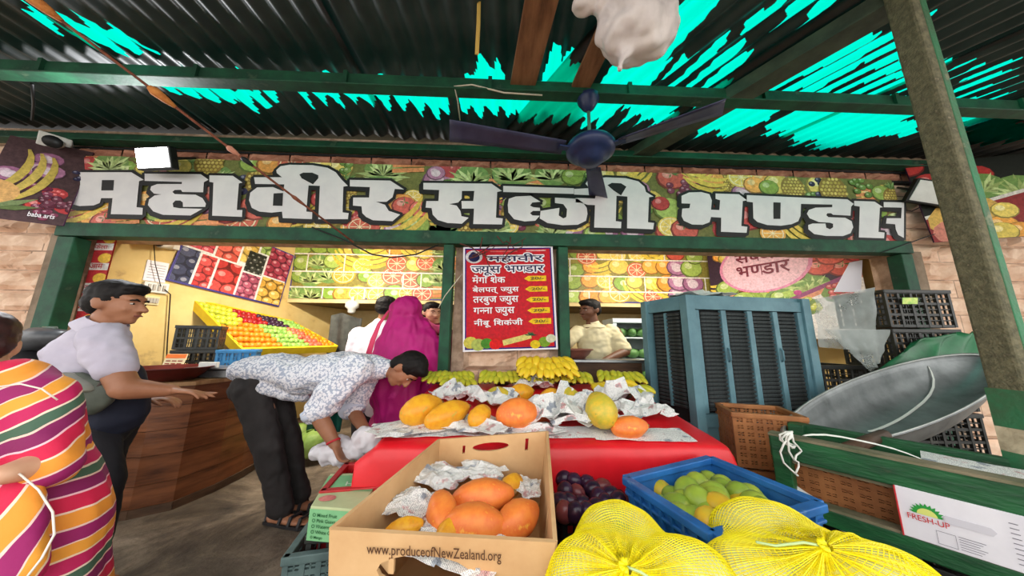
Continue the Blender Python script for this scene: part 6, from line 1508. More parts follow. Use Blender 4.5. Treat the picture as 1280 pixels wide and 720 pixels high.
limb(b, [hp, ch, f.u(-6, 480, Yw)], [(.09, .09), (.09, .08), (.05, .05)], side=(1, 0, 0)); limb(b, [f.u(-8, 482, Yw), hc], [.045, .045]); head(f, hc, (-.8, .6, -.1), (0, 0, 1), .9)
arm(b, [sN, eN], [.035, .034]); arm(b, [eN, eN.lerp(wN, .4), wN], [.036, .035, .026]); hand(b, wN, (-1, .1, 0), (0, -.6, -.8), 1, .85, .5)
for sy in (-.06, .06): limb(b, [hp + V_((sy, 0, 0)), V_((hp.x + sy, Yw, .5)), V_((hp.x + sy, Yw, .08))], [.06, .045, .035]); foot(b, V_((hp.x + sy, Yw, .05)), (-.3, 1, 0), .13)
f.finish('body', 'body', 'skin_fair', .009, 4)
u_ = f.mb('up'); limb(u_, [f.u(14, 482, Yw), f.u(22, 520, Yw), f.u(26, 570, Yw), f.u(28, 610, Yw)], [(.085, .08), (.115, .11), (.115, .115), (.12, .12)], side=(1, 0, 0), n=20); limb(u_, [f.u(-14, 478, Yw), f.u(20, 476, Yw), f.u(56, 492, Yw - .01)], [.05, .06, .056]); limb(u_, [f.u(58, 492, Yw - .01), f.u(63, 540, Yw - .03), f.u(62, 584, Yw - .06)], [.056, .058, .056])
f.finish('up', 'saree_drape', 'saree_upper', .010, 5, .008, 9)
l_ = f.mb('low'); limb(l_, [f.u(32, 590, Yw), f.u(36, 650, Yw), V_((f.u(40, 700, Yw).x, Yw, .45)), V_((f.u(40, 700, Yw).x, Yw, .04))], [(.125, .125), (.135, .135), (.16, .15), (.19, .17)], side=(1, 0, 0), n=22)
f.finish('low', 'saree_skirt', 'saree_lower', .011, 4, .014, 11, zs=.25)
q = f.mb('pleat'); limb(q, [f.u(12, 616, Yw - .10), f.u(6, 660, Yw - .12), f.u(2, 720, Yw - .14)], [(.06, .03), (.07, .04), (.075, .045)], side=(1, 0, 0)); f.finish('pleat', 'saree_pleats', 'saree_pleat', .010, 4, .008, 12)
q = f.mb('trim'); q.tube([f.u(24, 592, Yw - .135), f.u(48, 612, Yw - .14), f.u(66, 640, Yw - .135), f.u(68, 668, Yw - .14), f.u(52, 698, Yw - .165), f.u(30, 726, Yw - .18)], .0022, 6); f.raw('trim', 'lace_border', mat('lace', (240, 226, 214), None, 6, .8))
q = f.mb('trim2'); q.tube([f.u(-6, 484, Yw - .09), f.u(26, 480, Yw - .09), f.u(52, 486, Yw - .085), f.u(72, 500, Yw - .07)], .0022, 6); f.raw('trim2', 'lace_border', 'lace')
f.finish('hair', 'hair', mat('hair_brown', (60, 30, 28), (44, 22, 22), 40, .5), .009, 3, .004, 50); face_done(f)

# ---- woman under the magenta veil --------------------------------------------
mat('magenta', (200, 24, 130), (172, 14, 108), 4, .6, bump=.2, bscale=7, c3=(214, 60, 150)); mat('magenta_dark', (148, 20, 86), (126, 14, 72), 4, .7, bump=.15)
Yp = 2.86; bp = P(505, 500, Y=Yp); f = Fig('person', 'woman covered by a bright magenta veil standing behind the bending man', bp.x, Yp)
b = f.mb('body'); hc = f.u(508, 392, Yp); head(f, hc, (.3, 1, -.1), (0, 0, 1), 1.0, hair=False, brow=False); limb(b, [hc, f.u(506, 425, Yp)], [.05, .05]); limb(b, [f.u(505, 430, Yp), f.u(505, 520, Yp)], [(.16, .1), (.13, .11)], side=(1, 0, 0))
hz = f.u(505, 520, Yp)
for sx_ in (-.08, .08): limb(b, [V_((hz.x + sx_, Yp, hz.z)), V_((hz.x + sx_, Yp, .08))], [.08, .045]); foot(b, V_((hz.x + sx_, Yp, .06)), (0, 1, 0))
f.finish('body', 'body', 'skin', .010, 4)
v_ = f.mb('veil'); v_.sphere(hc + V_((0, -.02, .03)), (.115, .13, .14), None, 18, 12); limb(v_, [hc + V_((0, 0, .0)), f.u(506, 420, Yp - .02), f.u(502, 445, Yp - .03), f.u(500, 490, Yp - .04), f.u(504, 540, Yp - .03)], [(.115, .125), (.17, .15), (.21, .17), (.2, .17), (.17, .15)], side=(1, 0, 0), n=22)
limb(v_, [f.u(522, 405, Yp), f.u(540, 430, Yp - .03), f.u(546, 475, Yp - .05), f.u(544, 520, Yp - .05)], [.08, .085, .07, .05])
f.finish('veil', 'veil', 'magenta', .011, 3, .026, 13, zs=.3)
k_ = f.mb('skirt'); limb(k_, [f.u(505, 520, Yp), V_((hz.x, Yp, .5)), V_((hz.x, Yp, .05))], [(.2, .17), (.26, .22), (.33, .28)], side=(1, 0, 0), n=22); f.finish('skirt', 'skirt', 'magenta_dark', .013, 4, .03, 10, zs=.12)
q = f.mb('border'); q.tube([f.u(486, 388, Yp - .13), f.u(474, 405, Yp - .18), f.u(466, 425, Yp - .19), f.u(460, 445, Yp - .2)], [(.008, .004), (.014, .005), (.018, .005), (.02, .005)], 8, side=(1, 0, 0)); f.raw('border', 'veil_border', mat('veil_border', (226, 70, 110), None, 6, .7))

# ---- man in white behind her ---------------------------------------------------
mat('white_shirt', (232, 226, 232), (216, 208, 218), 5, .8, bump=.15, bscale=8)
Yq = 3.5; bp = P(470, 480, Y=Yq); f = Fig('person', 'dark haired man in a white shirt seen from behind beside the magenta veil', bp.x, Yq)
b = f.mb('body'); hc = f.u(484, 386, Yq); head(f, hc, (.3, 1, -.1), (0, 0, 1), 1.08, hairk=1.06, brow=False); limb(b, [hc, f.u(476, 410, Yq)], [.055, .055]); limb(b, [f.u(474, 412, Yq), f.u(470, 440, Yq), f.u(470, 500, Yq)], [(.1, .08), (.18, .11), (.15, .11)], side=(1, 0, 0))
hz = f.u(470, 500, Yq)
for sx_ in (-.08, .08): limb(b, [V_((hz.x + sx_, Yq, hz.z)), V_((hz.x + sx_, Yq, .09))], [.085, .05]); foot(b, V_((hz.x + sx_, Yq, .06)), (0, 1, 0))
for sx_ in (-1, 1): arm(b, [f.u(470, 420, Yq) + V_((.17 * sx_, 0, 0)), f.u(470, 460, Yq) + V_((.22 * sx_, 0, 0)), f.u(470, 490, Yq) + V_((.18 * sx_, .15, 0))], [.05, .045, .032]); hand(b, f.u(470, 490, Yq) + V_((.18 * sx_, .15, 0)), (0, .7, -.6), (-sx_, 0, 0), 1, .9)
f.finish('body', 'body', 'skin', .009, 4)
s_ = f.mb('shirt'); limb(s_, [f.u(477, 406, Yq), f.u(472, 418, Yq), f.u(470, 440, Yq), f.u(470, 505, Yq)], [(.09, .08), (.19, .12), (.21, .14), (.19, .14)], side=(1, 0, 0), n=20)
for sx_ in (-1, 1): limb(s_, [f.u(471, 418, Yq) + V_((.16 * sx_, 0, 0)), f.u(470, 455, Yq) + V_((.22 * sx_, 0, 0))], [.085, .07])
f.finish('shirt', 'shirt', 'white_shirt', .011, 4, .008, 9)
t = f.mb('trousers')
for sx_ in (-.08, .08): limb(t, [V_((hz.x + sx_, Yq, hz.z + .03)), V_((hz.x + sx_, Yq, .1))], [.13, .085])
f.finish('trousers', 'trousers', 'trouser_dark', .013, 3, .004)
f.finish('hair', 'hair', 'hair', .009, 3, .006, 50); face_done(f)

# ---- person in maroon half hidden by the post ----------------------------------
Yr = 3.3; bp = P(545, 480, Y=Yr); f = Fig('person', 'person in maroon with a pink scarf half hidden behind the green post', bp.x, Yr)
b = f.mb('body'); hc = f.u(540, 391, Yr); head(f, hc, (.55, -.8, -.1), (0, 0, 1), .95); limb(b, [hc, f.u(543, 412, Yr)], [.05, .05]); limb(b, [f.u(543, 412, Yr), f.u(545, 440, Yr), f.u(545, 500, Yr)], [(.08, .07), (.15, .1), (.14, .11)], side=(1, 0, 0)); hz = f.u(545, 500, Yr)
for sx_ in (-.07, .07): limb(b, [V_((hz.x + sx_, Yr, hz.z)), V_((hz.x + sx_, Yr, .09))], [.08, .045]); foot(b, V_((hz.x + sx_, Yr, .06)), (0, -1, 0))
arm(b, [f.u(556, 415, Yr), f.u(562, 445, Yr - .1), f.u(548, 440, Yr - .26)], [.05, .042, .03]); hand(b, f.u(548, 440, Yr - .26), (-1, -.2, 0), (0, -1, 0), 1, .9)
f.finish('body', 'body', 'skin_fair', .009, 4)
s_ = f.mb('dress'); limb(s_, [f.u(543, 412, Yr), f.u(544, 420, Yr), f.u(545, 450, Yr), V_((hz.x, Yr, .7)), V_((hz.x, Yr, .15))], [(.09, .08), (.17, .12), (.17, .13), (.2, .17), (.26, .2)], side=(1, 0, 0), n=18); limb(s_, [f.u(557, 417, Yr), f.u(562, 442, Yr - .1)], [.075, .065]); f.finish('dress', 'dress', mat('maroon_cloth', (126, 22, 62), (102, 16, 50), 5, .8), .011, 4, .008, 9)
q = f.mb('scarf'); limb(q, [f.u(530, 402, Yr - .12), f.u(538, 412, Yr - .14), f.u(552, 412, Yr - .1)], [.05, .06, .045]); f.finish('scarf', 'scarf', mat('pink_scarf', (232, 110, 160), (214, 84, 140), 5, .8), .011, 4, .008)
f.finish('hair', 'hair', 'hair', .008, 3, .003, 60); face_done(f)
q = MB(); pA = P(543, 448, Y=2.99); panel(q, pA, (1, 0, .05), (.05, 0, 1), rect(0, 0, .11, .22), th=.02); tag(q.build('paper_bundle', mat('pale_blue', (206, 214, 234), (190, 198, 222), 8, .7), bevel=.004), 'pale blue folded paper held beside the magenta veil', 'paper')

# ---- vendor behind the table -----------------------------------------------------
mat('cream_shirt', (234, 224, 186), (220, 208, 166), 5, .8, bump=.15, bscale=8)
Yv = 3.35; bp = P(748, 480, Y=Yv); f = Fig('person', 'shopkeeper in a cream short sleeved shirt behind the bananas', bp.x, Yv)
b = f.mb('body'); hc = f.u(737, 388, Yv); head(f, hc, (-.85, -.55, -.08), (.02, 0, 1), 1.03, moustache=False); limb(b, [hc, f.u(742, 408, Yv)], [.056, .056])
limb(b, [f.u(742, 408, Yv), f.u(744, 425, Yv), f.u(746, 450, Yv), f.u(748, 495, Yv)], [(.08, .07), (.17, .11), (.16, .12), (.16, .13)], side=(1, 0, 0)); hz = f.u(748, 495, Yv)
for sx_ in (-.08, .08): limb(b, [V_((hz.x + sx_, Yv, hz.z)), V_((hz.x + sx_, Yv, .09))], [.09, .05]); foot(b, V_((hz.x + sx_, Yv, .06)), (0, -1, 0))
sN = f.u(769, 414, Yv); eN = f.u(781, 440, Yv - .12); wN = f.u(755, 451, Yv - .3); sF = f.u(718, 414, Yv); eF = f.u(706, 432, Yv - .15); wF = f.u(704, 448, Yv - .3)
arm(b, [sN, eN], [.055, .048]); arm(b, [eN, eN.lerp(wN, .4), wN], [.048, .044, .03]); arm(b, [sF, eF], [.055, .048]); arm(b, [eF, wF], [.045, .03]); hand(b, wN, (-1, -.1, -.1), (0, -.4, -1), 1, 1, .4); hand(b, wF, (-.3, -1, -.2), (0, 0, -1), -1, 1, .4)
f.finish('body', 'body', 'skin_dark', .0075, 4)
s_ = f.mb('shirt'); limb(s_, [f.u(743, 409, Yv), f.u(744, 415, Yv), f.u(746, 430, Yv), f.u(747, 455, Yv), f.u(748, 495, Yv)], [(.085, .075), (.155, .11), (.18, .135), (.18, .145), (.185, .15)], side=(1, 0, 0), n=20)
limb(s_, [sN + V_((-.04, 0, 0)), sN.lerp(eN, .8)], [.078, .07]); limb(s_, [sF + V_((.04, 0, 0)), sF.lerp(eF, .8)], [.078, .07]); f.finish('shirt', 'shirt', 'cream_shirt', .011, 3, .014, 12)
q = f.mb('collar'); cN = f.u(742, 408, Yv); q.tube([cN + V_((0, 0, -.015)), cN + V_((0, 0, .01)), cN + V_((0, 0, .02))], [(.115, .1), (.1, .09), (.088, .08)], 18, cap=False); f.raw('collar', 'collar', 'cream_shirt')
t = f.mb('trousers')
for sx_ in (-.08, .08): limb(t, [V_((hz.x + sx_, Yv, hz.z + .03)), V_((hz.x + sx_, Yv, .1))], [.13, .085])
f.finish('trousers', 'trousers', 'trouser_dark', .013, 3, .004); f.finish('hair', 'hair', 'hair', .008, 3, .003, 60); face_done(f)
# ------------------------------------------------------------------ fittings, wires and small things
mat('fan_blue', (38, 52, 92), (28, 40, 74), 6, .35); mat('fan_blade', (64, 66, 96), (48, 50, 78), 6, .4); mat('fan_green', (92, 132, 112), None, 6, .4)
ft = P(735, 124, Y=2.0); fcx = ft.x; mz = P(737, 188, Y=2.0).z
fan = thing('ceiling_fan', 'dark blue ceiling fan hanging from the green beam', 'fan', (fcx, 2.0, mz))
q = MB(); q.lathe([(.012, -.13), (.05, -.09), (.085, -.03), (.09, .0), (.07, .012)], (fcx, 2.0, ft.z + .01), 20); q.build('canopy', 'fan_blue', fan, smooth=True)
q = MB(); q.tube([(fcx, 2.0, ft.z - .1), (fcx, 2.0, mz)], .014, 10); q.build('rod', 'fan_green', fan, smooth=True)
q = MB(); q.lathe([(.02, .16), (.05, .13), (.075, .09), (.1, .06)], (fcx, 2.0, mz), 24); q.build('lower_canopy', 'fan_green', fan, smooth=True)
q = MB(); q.lathe([(.06, .07), (.17, .05), (.19, .02), (.185, -.02), (.14, -.05), (.10, -.06), (.09, -.10), (.02, -.115)], (fcx, 2.0, mz), 28); q.build('motor', 'fan_blue', fan, smooth=True)
for px, py in ((562, 162), (905, 132), (748, 247)):
    tip = P(px, py, Z=mz); d = V_((tip.x - fcx, tip.y - 2.0, 0)); L_ = d.length; d.normalize(); s_ = V_((-d.y, d.x, 0)); o = V_((fcx, 2.0, mz - .01))
    q = MB(); q.bar(o + d * .14, o + d * .26, .05, .012); bl = q.build('blade_bracket', 'fan_blue', fan)
    q = MB(); q.grid(lambda u, v: o + d * (.22 + (L_ - .22) * u) + s_ * ((v - .5) * (.12 + .06 * u)) + UP(.03 * (v - .5) + .006 * math.sin(PI * v)), 8, 4); q.build('blade', 'fan_blade', fan, smooth=True, solid=.006)
# hanging plastic bag
q = MB(); c = P(795, 34, Y=1.35); q.sphere(c, (.22, .17, .2), None, 20, 14); q.tube([P(722, 6, Y=1.33), P(745, 4, Y=1.34), c], [.04, .06, .12], 10, round_ends=True); q.tube([c, P(775, 84, Y=1.35)], [.12, .02], 10, round_ends=True); q.tube([c, c + V_((.05, .05, .3)), c + V_((.05, .1, .45))], [.12, .05, .02], 10, round_ends=True)
o = q.build('plastic_bag', mat('bag_white', (226, 216, 212), (206, 196, 194), 5, .4, bump=.35, bscale=9)); remesh(o, .012, 3, .035, 7); tag(o, 'stuffed white plastic bag hanging from the roof beside the fan', 'bag')
# planks under the roof
for (a, b_, w_, lb) in (((680, -14), (652, 112), .2, 'wide brown plank fixed under the roof left of the plastic bag'), ((768, 20), (724, 112), .15, 'narrow brown plank under the roof below the plastic bag')):
    a = P(*a, Z=3.31); b_ = P(*b_, Z=3.31); q = MB(); q.bar(a, b_ + (b_ - a).normalized() * .05, w_, .03); tag(q.build('wooden_plank', 'plank_wood', bevel=.004), lb, 'plank')
# rusty rope running down to the lintel
r0 = P(30, -10, Y=1.35); r1 = P(442, 303, Y=2.62)
rp = thing('rope', 'long rusty brown rope stretched down to the shop sign', 'rope', r1)
mat('rope_brown', (146, 84, 60), (108, 58, 42), 30, .8); mat('rag_orange', (214, 140, 70), (186, 108, 48), 20, .8, bump=.3)
q = MB(); q.tube([r0 - (r1 - r0) * .1, r0, r0.lerp(r1, .5), r1], .009, 8); q.build('cord', 'rope_brown', rp, smooth=True)
def rtt(px): # parameter along rope at pixel x
    lo_, hi = 0., 1.
    for _ in range(30):
        md = (lo_ + hi) / 2; pt = r0.lerp(r1, md); qq = _R.transposed() @ (pt - CAM); x = 640 - F * qq.x / qq.z
        if x < px: lo_ = md
        else: hi = md
    return lo_
for x0, x1, rd, m in ((30, 78, .032, 'rag_orange'), (186, 220, .03, 'rag_orange'), (284, 300, .022, mat('rag_pink', (206, 140, 116), None, 6, .8)), (302, 318, .02, 'dark'), (364, 384, .016, 'rope_brown')):
    t0, t1 = rtt(x0), rtt(x1); q = MB(); q.tube([r0.lerp(r1, t0), r0.lerp(r1, t0 * .8 + t1 * .2), r0.lerp(r1, t0 * .4 + t1 * .6), r0.lerp(r1, t1)], [rd * .5, rd, rd * .8, rd * .35], 9); q.build('rag_wrap', m, rp, smooth=True)
# dangling strip and cables
q = MB(); q.tube([P(599, -10, Y=1.5), P(598, 30, Y=1.5), P(596, 68, Y=1.5)], [(.012, .004)] * 3, 6, side=(1, 0, 0)); tag(q.build('hanging_strip', mat('strip_yellow', (196, 160, 80), None, 20, .7)), 'thin yellow strip dangling from the roof left of the plank', 'strip')
def wire(pts, r, m, label, name='cable'):
    q = MB(); q.tube(pts, r, 6); return tag(q.build(name, m, smooth=True), label, 'cable')
mat('wire_white', (206, 196, 176), None, 5, .6)
wire([P(575, 150, Y=2.3), P(572, 125, Y=1.97), P(568, 108, Y=1.95), P(590, 106, Y=1.94), P(630, 116, Y=1.94), P(678, 119, Y=1.94)], .006, 'wire_white', 'white cable looped over the green roof beam')
wire([P(1100, 316, Y=2.66), P(1130, 306, Y=2.66), P(1170, 292, Y=2.64), P(1215, 276, Y=2.6)], .005, 'black', 'thin black cable across the stone wall to the column')
wire([P(1126, 262, Y=2.74), P(1140, 264, Y=2.74), P(1165, 252, Y=2.7)], .005, 'black', 'short black cable curling below the unlit floodlight')
wire([P(40, 105, Y=2.1), P(42, 130, Y=2.4), P(40, 150, Y=2.62)], .01, 'black', 'black cable hanging from the roof at the left end')
wire([P(230, 60, Y=2.0), P(260, 45, Y=1.9), P(330, 30, Y=1.75), P(400, 18, Y=1.7)], .005, 'black', 'thin dark cable strung below the left roof sheets')
wire([P(390, 284, Y=2.64), P(430, 300, Y=2.62), P(465, 318, Y=2.64), P(490, 322, Y=2.64), P(520, 318, Y=2.64), P(548, 306, Y=2.64)], .007, 'black', 'black cable sagging below the lintel over the left opening')
wire([P(548, 385, Y=2.62), P(556, 370, Y=2.62), P(570, 352, Y=2.62), P(578, 342, Y=2.68)], .004, 'wire_white', 'white string tied around the left pillar post')
wire([P(790, 220, Y=2.65)] + [P(700 + 0, 220, Y=2.65)], .002, 'black', 'thin string along the top of the shop sign')
# floodlights
def flood(px, py, Y, w, h, label, glow, tilt, yaw, roll=0):
    c = P(px, py, Y=Y); t = thing('floodlight', label, 'floodlight', c); R_ = rot3(tilt, roll, yaw)
    q = MB(); q.box(c + R_ @ V_((0, .035, 0)), (w, .06, h), R_); q.build('housing', 'black', t, bevel=.008)
    q = MB(); q.box(c + R_ @ V_((0, .002, 0)), (w * .88, .008, h * .84), R_); q.build('glass', glow, t)
    q = MB(); q.tube([c + R_ @ V_((-w * .52, .04, 0)), c + R_ @ V_((-w * .52, .2, .05)), c + R_ @ V_((w * .52, .2, .05)), c + R_ @ V_((w * .52, .04, 0))], .01, 6); q.build('bracket', 'black', t)
    return c, R_
c, R_ = flood(190, 197, 2.5, .36, .2, 'lit floodlight shining in front of the sign at the left', lit_mat('flood_glow', (1, 1, 1), 14), .3, -.12)
lamp('flood_light', c + R_ @ V_((0, -.03, 0)), 26, .3, (.95, .97, 1.0), (-(PI / 2 - .3), 0, PI * 0 - .12), sy=.16)
flood(1168, 241, 2.56, .34, .24, 'unlit white faced floodlight right of the shop sign', mat('flood_white', (226, 224, 220), (206, 204, 200), 5, .3), .35, -.3, .35)
# cameras
def cctv(c, d, label, parts=True, k=1.0):
    c = V_(c); d = V_(d).normalized(); t = thing('security_camera', label, 'camera', c); R_ = frame(d)
    q = MB(); q.tube([c - d * .1 * k, c + d * .1 * k], .045 * k, 16); q.build('body', 'white_plastic', t, smooth=True)
    q = MB(); q.tube([c + d * .09 * k, c + d * .115 * k], [.05 * k, .046 * k], 16); q.build('lens_hood', 'black', t, smooth=True)
    q = MB(); q.box(c - d * .12 * k + V_((-.06, .03, .03)) * k, (.16 * k, .12 * k, .12 * k), R_); q.build('mount', 'white_plastic', t, bevel=.008)
cctv(P(68, 178, Y=2.55), (.8, -.6, -.35), 'white security camera above the left fruit banner', k=1.1)
cctv(P(205, 305, Y=3.2), (.4, -1, -.1), 'white security camera inside above the notice on the yellow wall', k=.9)
# electric board and notice on the yellow wall
def wallbox(name, label, x0, y0, x1, y1, th, m, cat, extra=None):
    a, b_, c_, d = on_left(x0, y1, .0), on_left(x1, y1, .0), on_left(x1, y0, .0), on_left(x0, y0, .0); z0 = (a.z + b_.z) / 2; z1 = (c_.z + d.z) / 2; a = V_((a.x, a.y, z0)); b_ = V_((b_.x, b_.y, z0))
    t = thing(name, label, cat, (a + b_) / 2); n = wn * th; q = MB(); h = UP(z1 - z0); q.hexa([a + n, b_ + n, b_, a, a + n + h, b_ + n + h, b_ + h, a + h]); q.build('body', m, t, bevel=.003)
    if extra: extra(t, a + n, b_ + n, h)
    return t
def lines(t, a, b_, h):
    for k in range(6):
        q = MB(); q.face([a.lerp(b_, .12) + h * (.15 + .13 * k) + wn * .002, a.lerp(b_, .88) + h * (.15 + .13 * k) + wn * .002, a.lerp(b_, .88) + h * (.17 + .13 * k) + wn * .002, a.lerp(b_, .12) + h * (.17 + .13 * k) + wn * .002]); q.build('printed_line', 'ink_grey', t)
def switches(t, a, b_, h):
    for k in range(4):
        q = MB(); q.box(a.lerp(b_, .2 + .2 * k) + h * .5 + wn * .004, (.02, .02, h.z * .55), rz(math.atan2(dd.y, dd.x))); q.build('switch', mat('switch_grey', (176, 170, 160), None, 5, .4), t)
wallbox('notice_sheet', 'white notice sheet above the switches on the yellow wall', 177, 326, 206, 352, .012, 'paper_white', 'notice', lines)
wallbox('switch_board', 'white electric switch board under the notice on the yellow wall', 175, 353, 207, 366, .04, 'white_plastic', 'switch', switches)
wallbox('switch_board', 'small cream socket plate below the switch board', 178, 370, 197, 381, .02, mat('cream_plastic', (222, 208, 160), None, 5, .5), 'switch', switches)
wire([on_left(192, 300, .03), on_left(194, 330, .06), on_left(201, 358, .06)], .004, 'black', 'thin cable running down to the switch board')
wire([on_left(206, 362, .06), on_left(213, 368, .04), on_left(211, 400, .04), on_left(209, 430, .04), on_left(208, 452, .05)], .006, 'black', 'black cable hanging from the switch board behind the price card')
# bulb holder under the loft
c = P(440, 384, Y=4.7); t = thing('bulb_holder', 'white bulb holder under the loft edge', 'lamp', c)
q = MB(); q.lathe([(.06, .1), (.1, .06), (.1, .0), (.06, -.03), (.055, -.08), (.03, -.1)], c, 16); q.build('socket', 'white_plastic', t, smooth=True); q = MB(); q.tube([c + UP(.1), c + UP(.17)], .02, 8); q.build('stem', 'white_plastic', t)
# dark clothes hanging at the back
q = MB(); c = P(430, 420, Y=4.5); q.grid(lambda u, v: c + V_(((u - .5) * .45, .05 * math.sin(u * 9), (.5 - v) * .62 + .04 * math.sin(u * 5))), 12, 6); tag(q.build('hanging_cloth', mat('dark_cloth', (78, 80, 74), (52, 52, 50), 6, .85), smooth=True, solid=.02), 'dark grey cloth hanging under the loft behind the fruit rack', 'cloth')
# shop table with the brown bowl in front of the vendor, glass cabinet behind
vt = thing('work_table', 'steel topped table in front of the shopkeeper', 'table', (1.0, 3.0, 0)); vz = P(720, 448, Y=2.98).z
part_box('top', (1.0, 3.0, vz - .02), (.86, .24, .03), 'steel', vt); part_box('front', (1.0, 3.0, (vz - .035) / 2), (.8, .2, vz - .035), 'wood_dark', vt)
c = P(716, 447, Y=2.98); bowl((c.x, 3.0, vz), .2, .09, 'brown_bowl', 'reddish brown bowl on the table in front of the shopkeeper', mat('clay', (150, 96, 82), (128, 78, 66), 6, .5))
gA, gB = P(776, 398, Y=3.95), P(812, 398, Y=3.95)
gcab = thing('glass_cabinet', 'pale glass fronted cabinet with green vegetables behind the shopkeeper', 'cabinet', (gA.x, 3.95, 0)); gw = gB.x - gA.x + .35; gx = gA.x + gw / 2 - .12
for x in (-1, 1): part_box('side_frame', (gx + x * (gw / 2 - .03), 4.15, gA.z / 2), (.06, .4, gA.z), mat('cab_white', (196, 208, 210), (180, 194, 198), 5, .4), gcab)
part_box('top_frame', (gx, 4.15, gA.z - .03), (gw, .42, .06), 'cab_white', gcab); part_box('back', (gx, 4.34, gA.z / 2), (gw, .02, gA.z), 'cab_white', gcab); part_box('plinth', (gx, 4.15, .35), (gw, .4, .7), 'cab_white', gcab)
for z in (.75, 1.05, 1.34): part_box('shelf', (gx, 4.15, z), (gw - .1, .38, .02), 'cab_white', gcab)
rr = random.Random(8)
GRV = fruit_mesh('gourd', .07, mat('veg_green', (96, 140, 78), (70, 112, 56), 8, .5), 'mango', 12, 8)
for z in (.76, 1.06, 1.35):
    for k in range(7): tag(inst(GRV, 'green_gourd', TR((gx - gw / 2 + .14 + k * (gw - .26) / 6, 4.06 + .1 * (k % 2), z + .07), rot3(z=rr.random() * 3), (.8, 1, .9))), 'green gourd on a shelf of the glass cabinet', 'gourd', 'gourds in the glass cabinet')
# stuff on top of the cooler
crumple(V_((1.7, 2.42, 1.667)), (.42, .3), 55, 'crumpled pale plastic lying on top of the air cooler', .35, name='crumpled_plastic', m='sheet_white', cat='plastic')
# cabbages and greens by the green stand
mat('cabbage', (160, 186, 96), (128, 162, 74), 7, .55, bump=.3, bscale=18)
def cabbage(c, r, label):
    t = thing('cabbage', label, 'cabbage', c); q = MB(); q.sphere(c, r * .9, None, 16, 10); q.build('heart', 'cabbage', t, smooth=True)
    for k in range(6):
        a = k * 1.05; q = MB()
        def lf(u, v, a=a):
            th = a + (u - .5) * 1.5; ph = -1.0 + 2.0 * v; rr_ = r * (1.0 + .08 * math.sin(v * PI) + .03 * (k % 2)); return V_(c) + V_((math.cos(th) * math.cos(ph), math.sin(th) * math.cos(ph), math.sin(ph))) * rr_
        q.grid(lf, 6, 6); q.build('leaf', 'cabbage', t, smooth=True, solid=.004)
c = P(392, 554, Z=.16); cabbage(c, .15, 'pale green cabbage on the ground behind the bending man')
c = P(372, 548, Z=.13); cabbage(c + V_((-.1, .2, 0)), .12, 'smaller cabbage half hidden behind the bending man')
sg_ = P(378, 566, Z=0); t = thing('green_stand', 'thin dark green wooden stand behind the bending man', 'stand', sg_); part_box('upright', (sg_.x, sg_.y + .1, .42), (.07, .06, .84), 'green_paint', t); part_box('crossbar', (sg_.x + .3, sg_.y + .1, .82), (.66, .06, .06), 'green_paint', t); part_box('upright', (sg_.x + .6, sg_.y + .1, .42), (.07, .06, .84), 'green_paint', t)
# teal cloth and white bag by the bending man's hands
q = MB(); c = P(414, 500, Y=2.68); q.grid(lambda u, v: c + V_(((u - .5) * (.28 - .08 * v), .05 * math.sin(u * 10), (.5 - v) * .5)), 12, 8); tag(q.build('teal_cloth', mat('teal_cloth', (20, 104, 88), (14, 80, 68), 5, .8), smooth=True, solid=.03), 'teal green cloth hanging behind the bending man\'s arms', 'cloth')
c = P(425, 566, Y=2.2); q = MB(); q.sphere(c, (.17, .1, .09), None, 16, 10); q.sphere(c + V_((.16, .02, .08)), (.1, .08, .09), None, 14, 8); q.sphere(c + V_((-.12, 0, .01)), (.08, .06, .06), None, 14, 8); o = q.build('white_bag', mat('bag_white2', (236, 234, 238), (220, 218, 224), 5, .5)); remesh(o, .01, 3, .03, 12); tag(o, 'crumpled white plastic bag under the bending man\'s hands', 'bag')
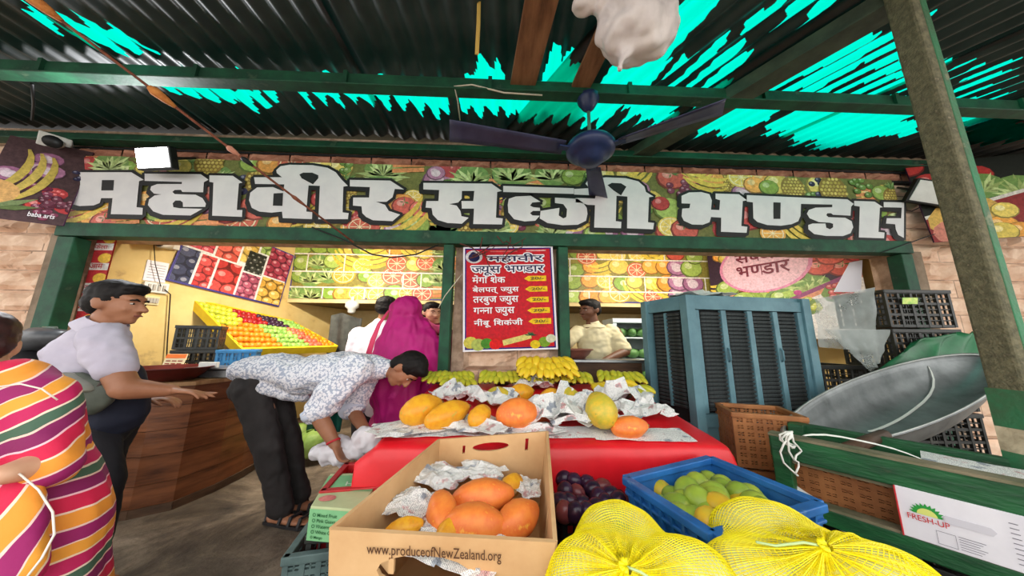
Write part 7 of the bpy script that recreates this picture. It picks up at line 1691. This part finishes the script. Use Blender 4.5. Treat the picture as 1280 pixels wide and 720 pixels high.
# motorcycle behind the left man
mb_ = thing('motorcycle', 'black parked motorcycle behind the man in the polo shirt', 'motorcycle', (-4.3, 2.3, 0)); Ym = 2.2
mat('bike_black', (28, 28, 32), (20, 20, 24), 5, .3); mat('bike_grey', (92, 94, 98), (66, 68, 72), 5, .35)
q = MB(); q.tube([P(-60, 452, Y=Ym), P(-10, 450, Y=Ym), P(40, 452, Y=Ym), P(62, 456, Y=Ym)], [(.07, .10), (.09, .12), (.08, .12), (.04, .08)], 14, side=(0, 0, 1), round_ends=True); q.build('seat', mat('bike_seat', (36, 35, 38), None, 6, .5), mb_, smooth=True)
q = MB(); q.tube([P(34, 432, Y=Ym - .02), P(50, 424, Y=Ym), P(74, 422, Y=Ym)], [(.05, .06), (.09, .11), (.06, .09)], 14, side=(0, 0, 1), round_ends=True); q.build('headlamp_cowl', 'bike_grey', mb_, smooth=True)
q = MB(); q.grid(lambda u, v: P(58 + 20 * u - 6 * v, 424 - 16 * v, Y=Ym + .08 * math.sin(u * 3)), 6, 5); q.build('windscreen', 'film', mb_, smooth=True)
x0 = P(20, 452, Y=Ym).x
for x in (x0 - .75, x0 + .5):
    q = MB(); q.tube([V_((x + .29 * math.cos(a), Ym, .3 + .27 * math.sin(a))) for a in [2 * PI * k / 24 for k in range(25)]], .045, 8); q.build('wheel', 'black', mb_, smooth=True)
    q = MB(); q.lathe([(.06, -.04), (.06, .04)], (x, Ym, .3), 12, rot3(PI / 2)); q.build('hub', 'bike_grey', mb_)
q = MB(); q.tube([(x0 - .75, Ym, .3), (x0 - .3, Ym, .55), (x0 + .2, Ym, .6), (x0 + .35, Ym, .95), (x0 + .5, Ym, .3)], [.03, .12, .14, .06, .03], 10); q.build('frame', 'bike_black', mb_, smooth=True)
q = MB(); q.box((x0 - .1, Ym, .9), (1.0, .18, .2)); q.build('side_panel', mat('bike_pink', (206, 160, 150), None, 5, .5), mb_, bevel=.03)

# dried vine over the menu poster
vn = thing('dried_vine', 'dry reddish vine tangled over the top of the menu poster', 'vine', P(615, 310, Y=2.6)); rr = random.Random(3)
mat('vine', (104, 56, 46), (76, 40, 34), 20, .8)
for k, (x0, y0, x1, y1) in enumerate(((577, 304, 640, 328), (590, 318, 655, 298), (600, 300, 612, 334), (620, 298, 648, 312), (632, 322, 660, 300), (585, 326, 622, 306), (640, 298, 630, 318))):
    pts = [P(x0 + (x1 - x0) * t / 5 + rr.uniform(-4, 4), y0 + (y1 - y0) * t / 5 + rr.uniform(-4, 4), Y=2.63 + rr.uniform(-.03, .02)) for t in range(6)]
    q = MB(); q.tube(pts, [.007, .006, .006, .005, .004, .003], 5); q.build('twig', 'vine', vn, smooth=True)
